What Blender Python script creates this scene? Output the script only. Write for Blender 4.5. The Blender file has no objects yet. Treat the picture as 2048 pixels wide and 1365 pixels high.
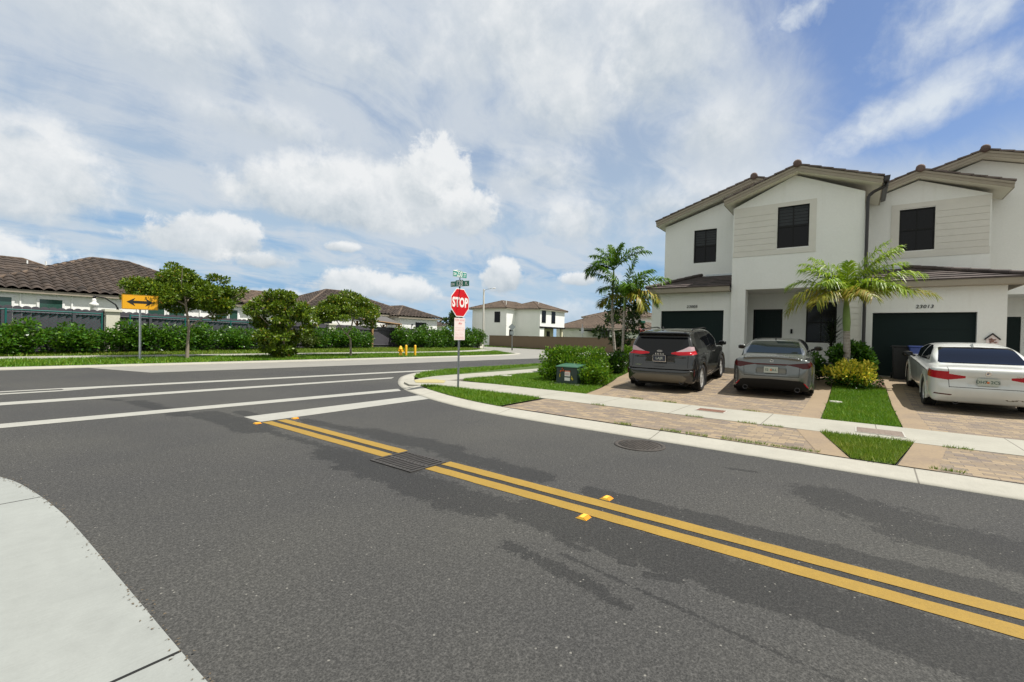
import bpy, bmesh, math, random
import numpy as np
from mathutils import Vector, Matrix
R = math.radians
rng = np.random.default_rng(7)
random.seed(7)
scn = bpy.context.scene
COL = scn.collection

# ------------------------------------------------------------------ helpers
def link(o, parent=None):
    COL.objects.link(o)
    if parent is not None:
        o.parent = parent
    return o

def tag(o, label=None, cat=None, group=None, kind=None):
    if label: o['label'] = label
    if cat: o['category'] = cat
    if group: o['group'] = group
    if kind: o['kind'] = kind
    return o

def empty(name, loc=(0, 0, 0), rot=(0, 0, 0), label=None, cat=None, group=None):
    o = bpy.data.objects.new(name, None)
    o.location = loc; o.rotation_euler = rot
    o.empty_display_size = 0.2
    link(o)
    return tag(o, label, cat, group)

def np_mesh(name, V, F, mat=None, smooth=False, mats=None, midx=None):
    V = np.asarray(V, dtype=np.float32); F = np.asarray(F, dtype=np.int32)
    me = bpy.data.meshes.new(name)
    n, k = F.shape
    me.vertices.add(len(V)); me.vertices.foreach_set('co', V.ravel())
    me.loops.add(n * k); me.loops.foreach_set('vertex_index', F.ravel())
    me.polygons.add(n)
    me.polygons.foreach_set('loop_start', np.arange(0, n * k, k, dtype=np.int32))
    if smooth:
        me.polygons.foreach_set('use_smooth', np.ones(n, dtype=bool))
    if mats:
        for m in mats: me.materials.append(m)
        if midx is not None:
            me.polygons.foreach_set('material_index', np.asarray(midx, dtype=np.int32))
    elif mat: me.materials.append(mat)
    me.update(calc_edges=True); me.validate()
    return me

class MB:
    """collects primitives and links them as ONE mesh object"""
    def __init__(s): s.v = []; s.f = []; s.sm = []
    def add(s, vs, fs, smooth=False):
        b = len(s.v)
        s.v.extend([tuple(p) for p in vs])
        for f in fs:
            s.f.append(tuple(b + i for i in f)); s.sm.append(smooth)
        return s
    def box(s, x0, x1, y0, y1, z0, z1):
        vs = [(x0,y0,z0),(x1,y0,z0),(x1,y1,z0),(x0,y1,z0),(x0,y0,z1),(x1,y0,z1),(x1,y1,z1),(x0,y1,z1)]
        return s.add(vs, [(0,3,2,1),(4,5,6,7),(0,1,5,4),(1,2,6,5),(2,3,7,6),(3,0,4,7)])
    def quad(s, *p): return s.add(p, [tuple(range(len(p)))])
    def prism(s, poly, axis, a, b):
        """poly 2D list extruded along axis ('x': poly=(y,z); 'y': (x,z); 'z': (x,y))"""
        def P(p, t):
            return {'x': (t, p[0], p[1]), 'y': (p[0], t, p[1]), 'z': (p[0], p[1], t)}[axis]
        n = len(poly)
        vs = [P(p, a) for p in poly] + [P(p, b) for p in poly]
        fs = [tuple(range(n - 1, -1, -1)), tuple(range(n, 2 * n))]
        for i in range(n):
            j = (i + 1) % n
            fs.append((i, j, n + j, n + i))
        return s.add(vs, fs)
    def cyl(s, p0, p1, r0, r1=None, n=16, cap=True, smooth=True):
        r1 = r0 if r1 is None else r1
        p0 = Vector(p0); p1 = Vector(p1); d = (p1 - p0).normalized()
        a = d.orthogonal().normalized(); b = d.cross(a)
        vs = []
        for p, r in ((p0, r0), (p1, r1)):
            for i in range(n):
                t = 2 * math.pi * i / n
                vs.append(p + (a * math.cos(t) + b * math.sin(t)) * r)
        base = len(s.v)
        s.add(vs, [(i, (i + 1) % n, n + (i + 1) % n, n + i) for i in range(n)], smooth)
        if cap:
            s.add(vs, [tuple(range(n - 1, -1, -1)), tuple(range(n, 2 * n))])
        return s
    def tube(s, pts, rads, n=8, cap=True):
        pts = [Vector(p) for p in pts]
        vs = []; ref = None
        for i, p in enumerate(pts):
            d = (pts[min(i + 1, len(pts) - 1)] - pts[max(i - 1, 0)]).normalized()
            a = d.orthogonal().normalized() if ref is None else (ref - d * ref.dot(d)).normalized()
            ref = a; b = d.cross(a)
            r = rads[i] if hasattr(rads, '__len__') else rads
            for k in range(n):
                t = 2 * math.pi * k / n
                vs.append(p + (a * math.cos(t) + b * math.sin(t)) * r)
        fs = []
        for i in range(len(pts) - 1):
            for k in range(n):
                k2 = (k + 1) % n
                fs.append((i*n + k, i*n + k2, (i+1)*n + k2, (i+1)*n + k))
        s.add(vs, fs, True)
        if cap:
            s.add(vs[:n], [tuple(range(n - 1, -1, -1))]); s.add(vs[-n:], [tuple(range(n))])
        return s
    def lathe(s, prof, c=(0,0,0), n=20, axis='z', cap=True):
        """prof = [(r, h)...] about an axis through c"""
        vs = []
        for r, h in prof:
            for i in range(n):
                t = 2 * math.pi * i / n
                x, y = r * math.cos(t), r * math.sin(t)
                q = {'z': (x, y, h), 'y': (x, h, y), 'x': (h, x, y)}[axis]
                vs.append((c[0] + q[0], c[1] + q[1], c[2] + q[2]))
        fs = []
        for k in range(len(prof) - 1):
            for i in range(n):
                j = (i + 1) % n
                fs.append((k*n + i, k*n + j, (k+1)*n + j, (k+1)*n + i))
        s.add(vs, fs, True)
        if cap and prof[-1][0] > 1e-4: s.add(vs[-n:], [tuple(range(n))])
        if cap and prof[0][0] > 1e-4: s.add(vs[:n], [tuple(range(n - 1, -1, -1))])
        return s
    def mesh(s, name, mat=None, bevel=0, recalc=True):
        me = bpy.data.meshes.new(name)
        me.from_pydata(s.v, [], s.f)
        me.polygons.foreach_set('use_smooth', s.sm)
        if mat: me.materials.append(mat)
        if recalc:
            bm = bmesh.new(); bm.from_mesh(me)
            bmesh.ops.recalc_face_normals(bm, faces=bm.faces)
            bm.to_mesh(me); bm.free()
        me.update()
        return me
    def build(s, name, mat=None, parent=None, bevel=0, recalc=True):
        o = bpy.data.objects.new(name, s.mesh(name, mat, recalc=recalc))
        link(o, parent)
        if bevel:
            m = o.modifiers.new('bevel', 'BEVEL'); m.width = bevel; m.segments = 2
            m.limit_method = 'ANGLE'; m.angle_limit = R(40)
        return o

def obj(name, me, parent=None):
    return link(bpy.data.objects.new(name, me), parent)

_meas = None
def text_mesh(name, body, size, mat, extrude=0.002, bold=0.0, align='CENTER', shear=0, sx=1.0, space=1.0):
    cu = bpy.data.curves.new(name, 'FONT'); cu.body = body; cu.size = size
    cu.align_x = align; cu.align_y = 'CENTER'; cu.extrude = extrude; cu.offset = bold
    cu.shear = shear; cu.space_character = space; cu.resolution_u = 3
    o = bpy.data.objects.new(name, cu); COL.objects.link(o)
    bpy.context.view_layer.update()
    me = bpy.data.meshes.new_from_object(o.evaluated_get(bpy.context.evaluated_depsgraph_get()))
    bpy.data.objects.remove(o); bpy.data.curves.remove(cu)
    me.name = name; me.materials.clear(); me.materials.append(mat)
    if sx != 1.0: me.transform(Matrix.Diagonal((sx, 1, 1, 1)))
    return me

def text_on(name, body, size, mat, M, parent, **kw):
    """M: 4x4 placing local x (reading), y (up), z (out of the surface)"""
    me = text_mesh(name, body, size, mat, **kw)
    me.transform(M)
    return obj(name, me, parent)

def frame_mat(origin, xdir, ydir):
    x = Vector(xdir).normalized(); y = Vector(ydir).normalized(); z = x.cross(y)
    M = Matrix((( x.x, y.x, z.x, origin[0]), (x.y, y.y, z.y, origin[1]), (x.z, y.z, z.z, origin[2]), (0, 0, 0, 1)))
    return M

def copy_tree(o, parent=None):
    c = o.copy(); COL.objects.link(c)
    if parent is not None: c.parent = parent
    for ch in list(o.children): copy_tree(ch, c)
    return c

# ------------------------------------------------------------------ node mini language
class S:
    """a node socket with arithmetic"""
    def __init__(s, nt, sock): s.nt = nt; s.k = sock
    def _m(s, op, *a, clamp=False):
        n = s.nt.nodes.new('ShaderNodeMath'); n.operation = op; n.use_clamp = clamp
        for i, x in enumerate((s,) + a): put(s.nt, n.inputs[i], x)
        return S(s.nt, n.outputs[0])
    def __add__(s, o): return s._m('ADD', o)
    def __radd__(s, o): return s._m('ADD', o)
    def __sub__(s, o): return s._m('SUBTRACT', o)
    def __rsub__(s, o): return (s * -1.0) + o
    def __mul__(s, o): return s._m('MULTIPLY', o)
    def __rmul__(s, o): return s._m('MULTIPLY', o)
    def __truediv__(s, o): return s._m('DIVIDE', o)
    def sqrt(s): return s._m('SQRT')
    def abs(s): return s._m('ABSOLUTE')
    def max(s, o): return s._m('MAXIMUM', o)
    def min(s, o): return s._m('MINIMUM', o)
    def pow(s, o): return s._m('POWER', o)
    def frac(s): return s._m('FRACT')
    def sat(s): return s._m('MULTIPLY', 1.0, clamp=True)
    def step(s, a, b):
        n = s.nt.nodes.new('ShaderNodeMapRange'); n.interpolation_type = 'SMOOTHSTEP'
        put(s.nt, n.inputs['Value'], s); n.inputs['From Min'].default_value = a; n.inputs['From Max'].default_value = b
        return S(s.nt, n.outputs['Result'])

def put(nt, sock, x):
    if isinstance(x, S): nt.links.new(x.k, sock)
    elif hasattr(x, 'is_output'): nt.links.new(x, sock)
    else:
        if sock.type == 'RGBA' and hasattr(x, '__len__') and len(x) == 3: x = (*x, 1)
        sock.default_value = x

class G:
    def __init__(s, nt): s.nt = nt; s.n = nt.nodes
    def coord(s, kind='Object'):
        return S(s.nt, s.n.new('ShaderNodeTexCoord').outputs[kind])
    def pos(s): return S(s.nt, s.n.new('ShaderNodeNewGeometry').outputs['Position'])
    def island(s): return S(s.nt, s.n.new('ShaderNodeNewGeometry').outputs['Random Per Island'])
    def objrand(s): return S(s.nt, s.n.new('ShaderNodeObjectInfo').outputs['Random'])
    def xyz(s, v):
        n = s.n.new('ShaderNodeSeparateXYZ'); put(s.nt, n.inputs[0], v)
        return [S(s.nt, o) for o in n.outputs]
    def vec(s, x, y, z):
        n = s.n.new('ShaderNodeCombineXYZ')
        for i, a in enumerate((x, y, z)): put(s.nt, n.inputs[i], a)
        return S(s.nt, n.outputs[0])
    def noise(s, v, scale, detail=4, rough=.55, dist=0, out='Fac'):
        n = s.n.new('ShaderNodeTexNoise'); put(s.nt, n.inputs['Vector'], v)
        n.inputs['Scale'].default_value = scale; n.inputs['Detail'].default_value = detail
        n.inputs['Roughness'].default_value = rough; n.inputs['Distortion'].default_value = dist
        return S(s.nt, n.outputs[out if out != 'Fac' else 0])
    def voro(s, v, scale, feature='F1', out='Distance', rand=1.0):
        n = s.n.new('ShaderNodeTexVoronoi'); n.feature = feature; put(s.nt, n.inputs['Vector'], v)
        n.inputs['Scale'].default_value = scale; n.inputs['Randomness'].default_value = rand
        return S(s.nt, n.outputs[out])
    def mix(s, f, a, b, mode='MIX'):
        n = s.n.new('ShaderNodeMix'); n.data_type = 'RGBA'; n.blend_type = mode
        put(s.nt, n.inputs[0], f); put(s.nt, n.inputs[6], a); put(s.nt, n.inputs[7], b)
        return S(s.nt, n.outputs[2])
    def ramp(s, f, stops):
        n = s.n.new('ShaderNodeValToRGB'); put(s.nt, n.inputs[0], f)
        e = n.color_ramp.elements
        while len(e) < len(stops): e.new(.5)
        for i, (p, c) in enumerate(stops):
            e[i].position = p; e[i].color = (*c, 1) if len(c) == 3 else c
        return S(s.nt, n.outputs[0])
    def bump(s, h, strength=.3, dist=.01):
        n = s.n.new('ShaderNodeBump'); put(s.nt, n.inputs['Height'], h)
        n.inputs['Strength'].default_value = strength; n.inputs['Distance'].default_value = dist
        return S(s.nt, n.outputs[0])

def material(name, build=None, color=(.5, .5, .5), rough=.6, metal=0, spec=None, coat=0):
    m = bpy.data.materials.new(name); m.use_nodes = True
    nt = m.node_tree; b = nt.nodes['Principled BSDF']
    b.inputs['Base Color'].default_value = (*color, 1)
    b.inputs['Roughness'].default_value = rough; b.inputs['Metallic'].default_value = metal
    if spec is not None: b.inputs['Specular IOR Level'].default_value = spec
    if coat: b.inputs['Coat Weight'].default_value = coat; b.inputs['Coat Roughness'].default_value = .04
    if build:
        g = G(nt); r = build(g)
        for k, v in r.items(): put(nt, b.inputs[k], v)
    return m

def mottled(name, c, var=.12, scale=3.0, rough=.7, metal=0, bump=0, bscale=60, spec=None, coat=0, coord='pos'):
    """base colour with gentle large and small variation"""
    def bld(g):
        p = g.pos() if coord == 'pos' else g.coord('Object')
        n = g.noise(p, scale, 5) * .65 + g.noise(p, scale * 14, 3) * .35
        lo = tuple(x * (1 - var) for x in c); hi = tuple(min(1, x * (1 + var)) for x in c)
        d = {'Base Color': g.ramp(n, [(.3, lo), (.7, hi)])}
        if bump: d['Normal'] = g.bump(g.noise(p, bscale, 3), bump, .004)
        return d
    return material(name, bld, c, rough, metal, spec, coat)

def leafmat(name, stops, trans=.35, rough=.5, gain=(.6, .62, .45), patch=None):
    stops = [(p, tuple(min(1, c[i]*gain[i]) for i in range(3))) for p, c in stops]
    m = bpy.data.materials.new(name); m.use_nodes = True
    nt = m.node_tree; g = G(nt); b = nt.nodes['Principled BSDF']
    c = g.ramp(g.island(), stops)
    if patch:
        p = g.pos()
        c = g.mix((g.noise(p, 1.1, 5, .6) * .6 + g.noise(p, 5, 3) * .4).step(.46, .68) * .75, c, g.mix(1.0, c, patch, 'MULTIPLY'))
    put(nt, b.inputs['Base Color'], c); b.inputs['Roughness'].default_value = rough
    b.inputs['Specular IOR Level'].default_value = .35
    t = nt.nodes.new('ShaderNodeBsdfTranslucent'); put(nt, t.inputs[0], g.mix(.35, c, (.14, .26, .012), 'MIX'))
    mx = nt.nodes.new('ShaderNodeMixShader'); mx.inputs[0].default_value = trans
    nt.links.new(b.outputs[0], mx.inputs[1]); nt.links.new(t.outputs[0], mx.inputs[2])
    nt.links.new(mx.outputs[0], nt.nodes['Material Output'].inputs[0])
    return m

# ------------------------------------------------------------------ terrain profile of the house side
_ZX = [-1e3, 10.62, 11.6, 13.8, 15.2, 16.6, 19.3, 1e3]
_ZZ = [.06, .06, .075, .135, .245, .365, .50, .50]
def zg(x): return float(np.interp(x, _ZX, _ZZ))
def zl(x, y):
    """lawn beside the driveway: fades to flat towards the cross street"""
    t = min(1, max(0, (y - 6.0) / 4.0))
    return zg(x) * (1 - t) + .08 * t
# ------------------------------------------------------------------ materials
def _asphalt(g):
    p = g.pos(); x, y, z = g.xyz(p)
    fine = g.voro(p, 90); mid = g.noise(p, 38, 4, .7); big = g.noise(p, .35, 4)
    grit = g.noise(p, 160, 2, .6)
    base = g.ramp(mid * .60 + fine * .35 + (grit - .5) * .6 + (g.noise(p, 75, 2, .6) - .5) * .45, [(.18, (.018, .018, .0175)), (.48, (.047, .0467, .0445)), (.85, (.105, .103, .097))])
    base = g.mix(big.step(.3, .7), g.mix(1.0, base, (.88, .88, .90), 'MULTIPLY'), g.mix(1.0, base, (1.12, 1.11, 1.07), 'MULTIPLY'))
    # wheel-track sheen lines along the street
    # damp stains: capsules with frayed outlines
    fr = (g.noise(p, 2.6, 9, .72) - .5) * 1.9 + (g.noise(p, 11, 6, .70) - .5) * 1.5 + (g.noise(p, 55, 3, .7) - .5) * 1.1
    frs = (g.noise(p, 7, 5, .7) - .5) * 3.6 + (g.noise(p, 32, 4, .7) - .5) * 3.0
    tot = None
    for (ax, ay, bx, by, r, k) in STAINS:
        L2 = (bx - ax) ** 2 + (by - ay) ** 2 + 1e-6
        t = (((x - ax) * ((bx - ax) / L2)) + ((y - ay) * ((by - ay) / L2))).sat()
        dx = x - (t * (bx - ax) + ax); dy = y - (t * (by - ay) + ay)
        d = (dx * dx + dy * dy).sqrt() / (r * .80) + (fr if r > .13 else frs) * k
        m = (d * -1.0 + 1.0).step(0, .07)
        tot = m if tot is None else tot.max(m)
    tot = tot * .9
    col = g.mix(tot, base, g.mix(1.0, base, (.50, .50, .50), 'MULTIPLY'))
    # a few pale stones
    st = g.voro(p, 16, out='Distance').step(.12, .07) * g.noise(p, 6, 2).step(.50, .54)
    col = g.mix(st * .6, col, (.26, .25, .22))
    dk = g.noise(p, 9, 5, .75).step(.60, .72) * g.noise(p, .9, 3).step(.45, .6)
    col = g.mix(dk * .45, col, (.018, .018, .018))
    return {'Base Color': col, 'Normal': g.bump(fine * .6 + mid * .6 + grit * .4, .55, .006),
            'Roughness': tot * -.18 + .88}
# damp marks along the crown of the street (start, end, radius, fraying)
STAINS = [(3.20, 9.2, 3.20, 7.2, .34, 1.0), (2.8, 11.6, 2.9, 9.3, .22, 1.3), (2.3, 13.1, 2.6, 12.0, .12, 1.3), (3.25, 7.2, 3.3, 4.9, .10, 1.3), (4.05, 7.4, 4.15, 6.2, .18, 1.4), (4.25, 6.0, 4.3, 4.2, .30, 1.2), (3.2, 5.2, 3.1, 4.3, .32, 1.2),
          (3.15, 4.2, 3.05, 2.6, .36, 1.1), (4.15, 4.0, 4.1, 2.7, .26, 1.2), (4.05, 2.0, 4.05, -.8, .19, .9), (3.25, 2.2, 3.15, -3.0, .34, .7), (3.68, 9, 3.68, -6, .17, .2), (5.5, .2, 5.1, -.45, .42, 1.3), (5.0, -.5, 4.8, -1.4, .5, 1.0),
          (2.62, 1.95, 2.50, 1.15, .085, 1.0), (2.48, 1.2, 2.44, .98, .05, 1.2), (2.86, 1.02, 2.92, .85, .055, .6), (2.9, 1.22, 2.93, 1.14, .035, .6), (2.75, 1.6, 2.45, -.4, .020, 2.2), (5.9, 1.2, 5.95, .9, .05, 1.2), (3.3, 1.9, 3.4, 1.4, .10, .9), (2.95, 1.72, 2.9, 1.5, .05, 1.0)]
M = {}
M['asphalt'] = material('asphalt', _asphalt, rough=.88, spec=.25)

def _concrete(c, joint=None, axis=1, off=0.0, stain=.12):
    def bld(g):
        p = g.pos(); x, y, z = g.xyz(p)
        n = g.noise(p, 1.1, 6, .6) * .5 + g.noise(p, 9, 5, .65) * .3 + g.noise(p, 110, 2) * .2
        lo = tuple(v * (1 - stain * 1.2) for v in c); hi = tuple(min(1, v * (1 + stain * .7)) for v in c)
        col = g.ramp(n, [(.32, lo), (.62, hi)])
        spots = g.voro(p, 3.2).step(.035, .015) * g.noise(p, 2, 2).step(.5, .56)
        col = g.mix(spots * .7, col, (.12, .10, .08))
        dirt = g.noise(p, .8, 7, .7).step(.62, .78)
        col = g.mix(dirt * .35, col, g.mix(1.0, col, (.62, .56, .42), 'MULTIPLY'))
        broom = g.noise(g.vec(x * (6.0 if axis == 1 else 90.0), y * (90.0 if axis == 1 else 6.0), z), 1.0, 3, .6)
        col = g.mix(broom.step(.35, .75) * .30, col, g.mix(1.0, col, (.84, .835, .82), 'MULTIPLY'))
        scuff = g.noise(p, 5, 8, .75).step(.60, .70) * g.noise(p, .9, 3).step(.48, .62)
        col = g.mix(scuff * .4, col, g.mix(1.0, col, (.60, .57, .50), 'MULTIPLY'))
        h = g.noise(p, 240, 2) * .6 + broom * .6
        if joint:
            t = (y if axis == 1 else x)
            fr = ((t + off) / joint).frac()
            line = ((fr - .5).abs() * -1.0 + .5) * joint       # distance to joint
            jm = line.step(.012, .004)
            col = g.mix(jm * .8, col, (.09, .08, .065))
        return {'Base Color': col, 'Normal': g.bump(h, .15, .003)}
    return bld
M['kerb'] = material('kerb_concrete', _concrete((.325, .312, .265), 3.05, 1, .6), rough=.85)
M['walk'] = material('sidewalk_concrete', _concrete((.295, .285, .24), 1.62, 1, .33), rough=.85)
M['walkx'] = material('cross_walk_concrete', _concrete((.29, .28, .235), 1.6, 0, .2), rough=.85)
M['pad'] = material('corner_concrete', _concrete((.24, .252, .237)), rough=.85)
M['lane'] = material('pale_lane_concrete', _concrete((.215, .208, .185)), rough=.88)

def _paint(c, wear):
    def bld(g):
        p = g.pos()
        n = g.noise(p, 55, 4, .7) * .6 + g.noise(p, 4, 5, .6) * .4
        d = g.ramp(n, [(.30, tuple(v * .74 for v in c)), (.62, c)])
        w = (g.noise(p, 120, 3, .7) * .5 + g.noise(p, 6, 5, .7) * .5).step(.60, .69)
        return {'Base Color': g.mix(w * wear, d, (.07, .068, .06)), 'Normal': g.bump(g.noise(p, 120, 2), .35, .004)}
    return bld
M['white_paint'] = material('white_road_paint', _paint((.32, .315, .28), .5), rough=.7)
M['yellow_paint'] = material('yellow_road_paint', _paint((.27, .165, .018), .45), rough=.7)

def _pavers(g):
    p = g.pos(); x, y, z = g.xyz(p)
    br = g.n.new('ShaderNodeTexBrick'); put(g.nt, br.inputs['Vector'], g.vec(y, x, z))
    br.offset = .5; br.inputs['Scale'].default_value = 1.0
    br.inputs['Brick Width'].default_value = .22; br.inputs['Row Height'].default_value = .115
    br.inputs['Mortar Size'].default_value = .004; br.inputs['Mortar Smooth'].default_value = .1; br.inputs['Bias'].default_value = 0
    br.inputs['Color1'].default_value = (0, 0, 0, 1); br.inputs['Color2'].default_value = (1, 1, 1, 1); br.inputs['Mortar'].default_value = (.5, .5, .5, 1)
    fac = S(g.nt, br.outputs['Color']); mort = S(g.nt, br.outputs['Fac'])
    cc = (fac * .75 + g.noise(p, 1.3, 4) * .55 + g.noise(p, 16, 4) * .3)
    col = g.ramp(cc, [(.38, (.125, .10, .086)), (.60, (.205, .155, .098)), (.86, (.155, .125, .10)), (1.0, (.25, .19, .12))])
    wet = g.noise(p, .5, 4).step(.55, .75)
    col = g.mix(wet * .25, col, (.15, .12, .09))
    col = g.mix(mort * .8, col, (.075, .062, .05))
    return {'Base Color': col, 'Normal': g.bump(mort * -1.0 + g.noise(p, 90, 3) * .25, .5, .004)}
M['paver'] = material('tan_pavers', _pavers, rough=.85)
def _pbord(g):
    p = g.pos()
    c = g.noise(p, 1.2, 4) * .6 + g.noise(p, 25, 3) * .4
    return {'Base Color': g.ramp(c, [(.3, (.165, .125, .09)), (.55, (.235, .175, .108)), (.75, (.20, .165, .125))]), 'Normal': g.bump(g.noise(p, 90, 3), .3, .003)}
M['paver_border'] = material('paver_border', _pbord, rough=.85)

M['soil'] = mottled('soil', (.10, .075, .045), .3, 4, .95, bump=.5)
M['turf_base'] = mottled('turf_soil', (.045, .075, .008), .35, 3, .95, bump=.5)
M['ground'] = mottled('ground', (.05, .08, .015), .25, .2, .95)
M['mulch'] = mottled('mulch', (.11, .06, .04), .4, 8, .95, bump=.8)
M['grass'] = leafmat('grass_blades', [(0, (.15, .27, .02)), (.4, (.24, .40, .03)), (.8, (.36, .50, .05)), (1, (.55, .50, .13))], .3, .5, (.40, .56, .26), (1.5, 1.12, 1.3))
M['grass2'] = leafmat('dry_grass_blades', [(0, (.18, .28, .025)), (.5, (.32, .42, .045)), (.85, (.48, .50, .09)), (1, (.60, .52, .18))], .3, .5, (.42, .54, .32), (1.6, 1.15, 1.4))
M['leaf_hedge'] = leafmat('hedge_leaf', [(0, (.05, .15, .01)), (.5, (.115, .27, .016)), (.85, (.22, .40, .028)), (1, (.36, .48, .045))], .30, .38, (.66, .66, .4))
M['leaf_far'] = leafmat('clusia_leaf', [(0, (.04, .13, .01)), (.5, (.10, .25, .018)), (.9, (.20, .36, .03)), (.97, (.30, .42, .05)), (1, (.50, .50, .40))], .25, .34, (.47, .55, .40))
M['leaf_far2'] = leafmat('olive_leaf', [(0, (.07, .11, .02)), (.6, (.14, .20, .04)), (1, (.20, .22, .06))], .3, .5)
M['leaf_tree'] = leafmat('tree_leaf', [(0, (.07, .15, .014)), (.5, (.15, .26, .022)), (.9, (.26, .37, .03)), (.97, (.38, .42, .035)), (1, (.38, .18, .05))], .22, .40, (.62, .60, .38))
M['leaf_dark'] = leafmat('dark_leaf', [(0, (.018, .05, .012)), (.6, (.04, .085, .018)), (1, (.07, .10, .03))], .2, .4)
M['leaf_croton'] = leafmat('variegated_leaf', [(0, (.14, .30, .02)), (.25, (.32, .45, .04)), (.45, (.75, .66, .07)), (1, (.85, .76, .14))], .12, .5, (.95, .90, .6))
M['leaf_clusia'] = leafmat('broad_leaf', [(0, (.02, .085, .008)), (.6, (.05, .16, .012)), (1, (.11, .26, .02))], .28, .35)
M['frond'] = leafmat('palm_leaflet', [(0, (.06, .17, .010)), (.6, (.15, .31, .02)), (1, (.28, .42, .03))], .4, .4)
M['frond_bright'] = leafmat('yellow_green_palm_leaflet', [(0, (.16, .30, .02)), (.5, (.34, .50, .04)), (1, (.52, .62, .07))], .42, .4, (.75, .75, .5))  # the front palm's own brighter yellow-green leaflets
M['frond_yellow'] = leafmat('yellowing_palm_leaflet', [(0, (.26, .33, .03)), (.35, (.46, .46, .06)), (.75, (.56, .44, .07)), (1, (.52, .30, .05))], .4, .45)
M['yucca'] = leafmat('sword_leaf', [(0, (.01, .02, .01)), (1, (.03, .05, .02))], .1, .4)

def _trunkpalm(g):
    p = g.coord('Object'); x, y, z = g.xyz(p)
    n = g.noise(g.vec(x, y, z * 1.0), 9, 5)
    ring = ((z * 11.0 + n * .6).frac() - .5).abs() * 2.0
    rm = ring.step(.72, .95)
    col = g.ramp(n, [(.3, (.20, .165, .135)), (.7, (.42, .38, .33))])
    col = g.mix(rm * .55, col, (.52, .48, .43))
    return {'Base Color': col, 'Normal': g.bump(rm, .4, .01)}
M['palm_trunk'] = material('palm_trunk', _trunkpalm, rough=.9)
M['crownshaft'] = mottled('crownshaft', (.16, .24, .05), .25, 3, .5)
M['bark'] = mottled('bark', (.24, .20, .155), .3, 7, .9, bump=.4, bscale=40)
M['bark_dark'] = mottled('dark_bark', (.06, .05, .035), .3, 7, .9)

def _stucco(c):
    def bld(g):
        p = g.pos()
        n = g.noise(p, .9, 5) * .6 + g.noise(p, 14, 4) * .4
        x, y, z = g.xyz(p)
        col = g.ramp(n, [(.3, tuple(v * .945 for v in c)), (.7, tuple(min(1, v * 1.03) for v in c))])
        run = g.noise(g.vec(x * 3.0, y * 3.0, z * .22), 1.6, 6, .65).step(.52, .75)
        col = g.mix(run * .28, col, g.mix(1.0, col, (.86, .85, .81), 'MULTIPLY'))
        h = g.noise(p, 28, 5, .7) + g.voro(p, 45) * .5
        return {'Base Color': col, 'Normal': g.bump(h, .35, .012)}
    return bld
M['stucco'] = material('white_stucco', _stucco((.80, .805, .775)), rough=.9)
M['stucco_far'] = material('far_white_stucco', _stucco((.88, .88, .85)), rough=.9)
M['stucco_cream'] = material('cream_stucco', _stucco((.72, .66, .48)), rough=.9)
M['siding'] = mottled('greige_siding', (.655, .635, .58), .05, 3, .8)
M['trim'] = mottled('taupe_trim', (.305, .265, .205), .06, 3, .7)
M['trim_light'] = mottled('pale_soffit', (.70, .68, .58), .05, 3, .8)
M['teal'] = mottled('dark_teal_door_paint', (.0035, .013, .0125), .08, 2, .5, spec=.2)
M['dark_frame'] = material('bronze_frame', None, (.007, .007, .007), .5, spec=.25)
M['glass'] = material('dark_window_glass', None, (.004, .0045, .006), .12, 0, .22)
M['blind'] = mottled('window_blind', (.028, .032, .036), .1, 3, .5, spec=.3)
M['number'] = material('black_numerals', None, (.015, .015, .015), .5)
M['downspout'] = material('bronze_downspout', None, (.025, .022, .022), .35)
def _tile(c1, c2, c3):
    def bld(g):
        p = g.pos()
        n = g.noise(p, 2.4, 5, .6) * .5 + g.noise(p, .35, 3) * .2 + g.voro(p, 2.8, out='Color') * .30
        return {'Base Color': g.ramp(n, [(.32, c1), (.52, c2), (.72, c3)]), 'Normal': g.bump(g.noise(p, 40, 4), .3, .01)}
    return bld
M['tile'] = material('brown_barrel_tile', _tile((.018, .012, .008), (.042, .029, .021), (.080, .057, .042)), rough=.85)
M['tile_warm'] = material('warm_brown_barrel_tile', _tile((.055, .038, .026), (.095, .065, .043), (.135, .095, .066)), rough=.85)
M['tile_flat'] = material('flat_grey_brown_tile', _tile((.085, .065, .057), (.15, .118, .106), (.235, .187, .168)), rough=.8)
M['tile_dark'] = material('dark_garage_roof_tile', _tile((.035, .027, .025), (.065, .05, .046), (.11, .083, .076)), rough=.8)
M['cap_tile'] = material('ridge_cap_tile', _tile((.075, .048, .04), (.125, .083, .07), (.17, .12, .104)), rough=.8)
M['fence_grey'] = mottled('grey_fence_board', (.062, .058, .070), .1, 3, .7)
M['fence_teal'] = material('green_fence_wire', None, (.005, .11, .095), .4)
M['pillar'] = mottled('cream_pillar', (.62, .60, .50), .06, 2, .85)
M['brown_wall'] = mottled('brown_wall_paint', (.15, .108, .066), .05, 1, .9)
M['galv'] = mottled('galvanised_steel', (.42, .45, .47), .15, 12, .38, .75)
M['sign_red'] = mottled('red_sheeting', (.55, .006, .014), .05, 5, .38)
M['sign_white'] = mottled('white_sheeting', (.80, .78, .76), .05, 5, .4)
M['sign_pink'] = mottled('faded_notice', (.76, .66, .64), .06, 6, .5)
M['notice_ink'] = material('faded_red_ink', None, (.62, .27, .27), .5)
M['sign_green'] = mottled('green_sheeting', (.008, .16, .105), .06, 6, .4)
M['sign_green2'] = mottled('lit_green_sheeting', (.006, .26, .20), .06, 6, .4)  # copy of the green sheeting with a lit side's brightness put into the colour
M['sign_yellow'] = mottled('amber_sheeting', (.70, .34, .006), .06, 5, .4)
M['black'] = material('black_print', None, (.012, .010, .009), .45)
M['hydrant'] = mottled('yellow_enamel', (.72, .40, .010), .1, 9, .4)
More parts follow.
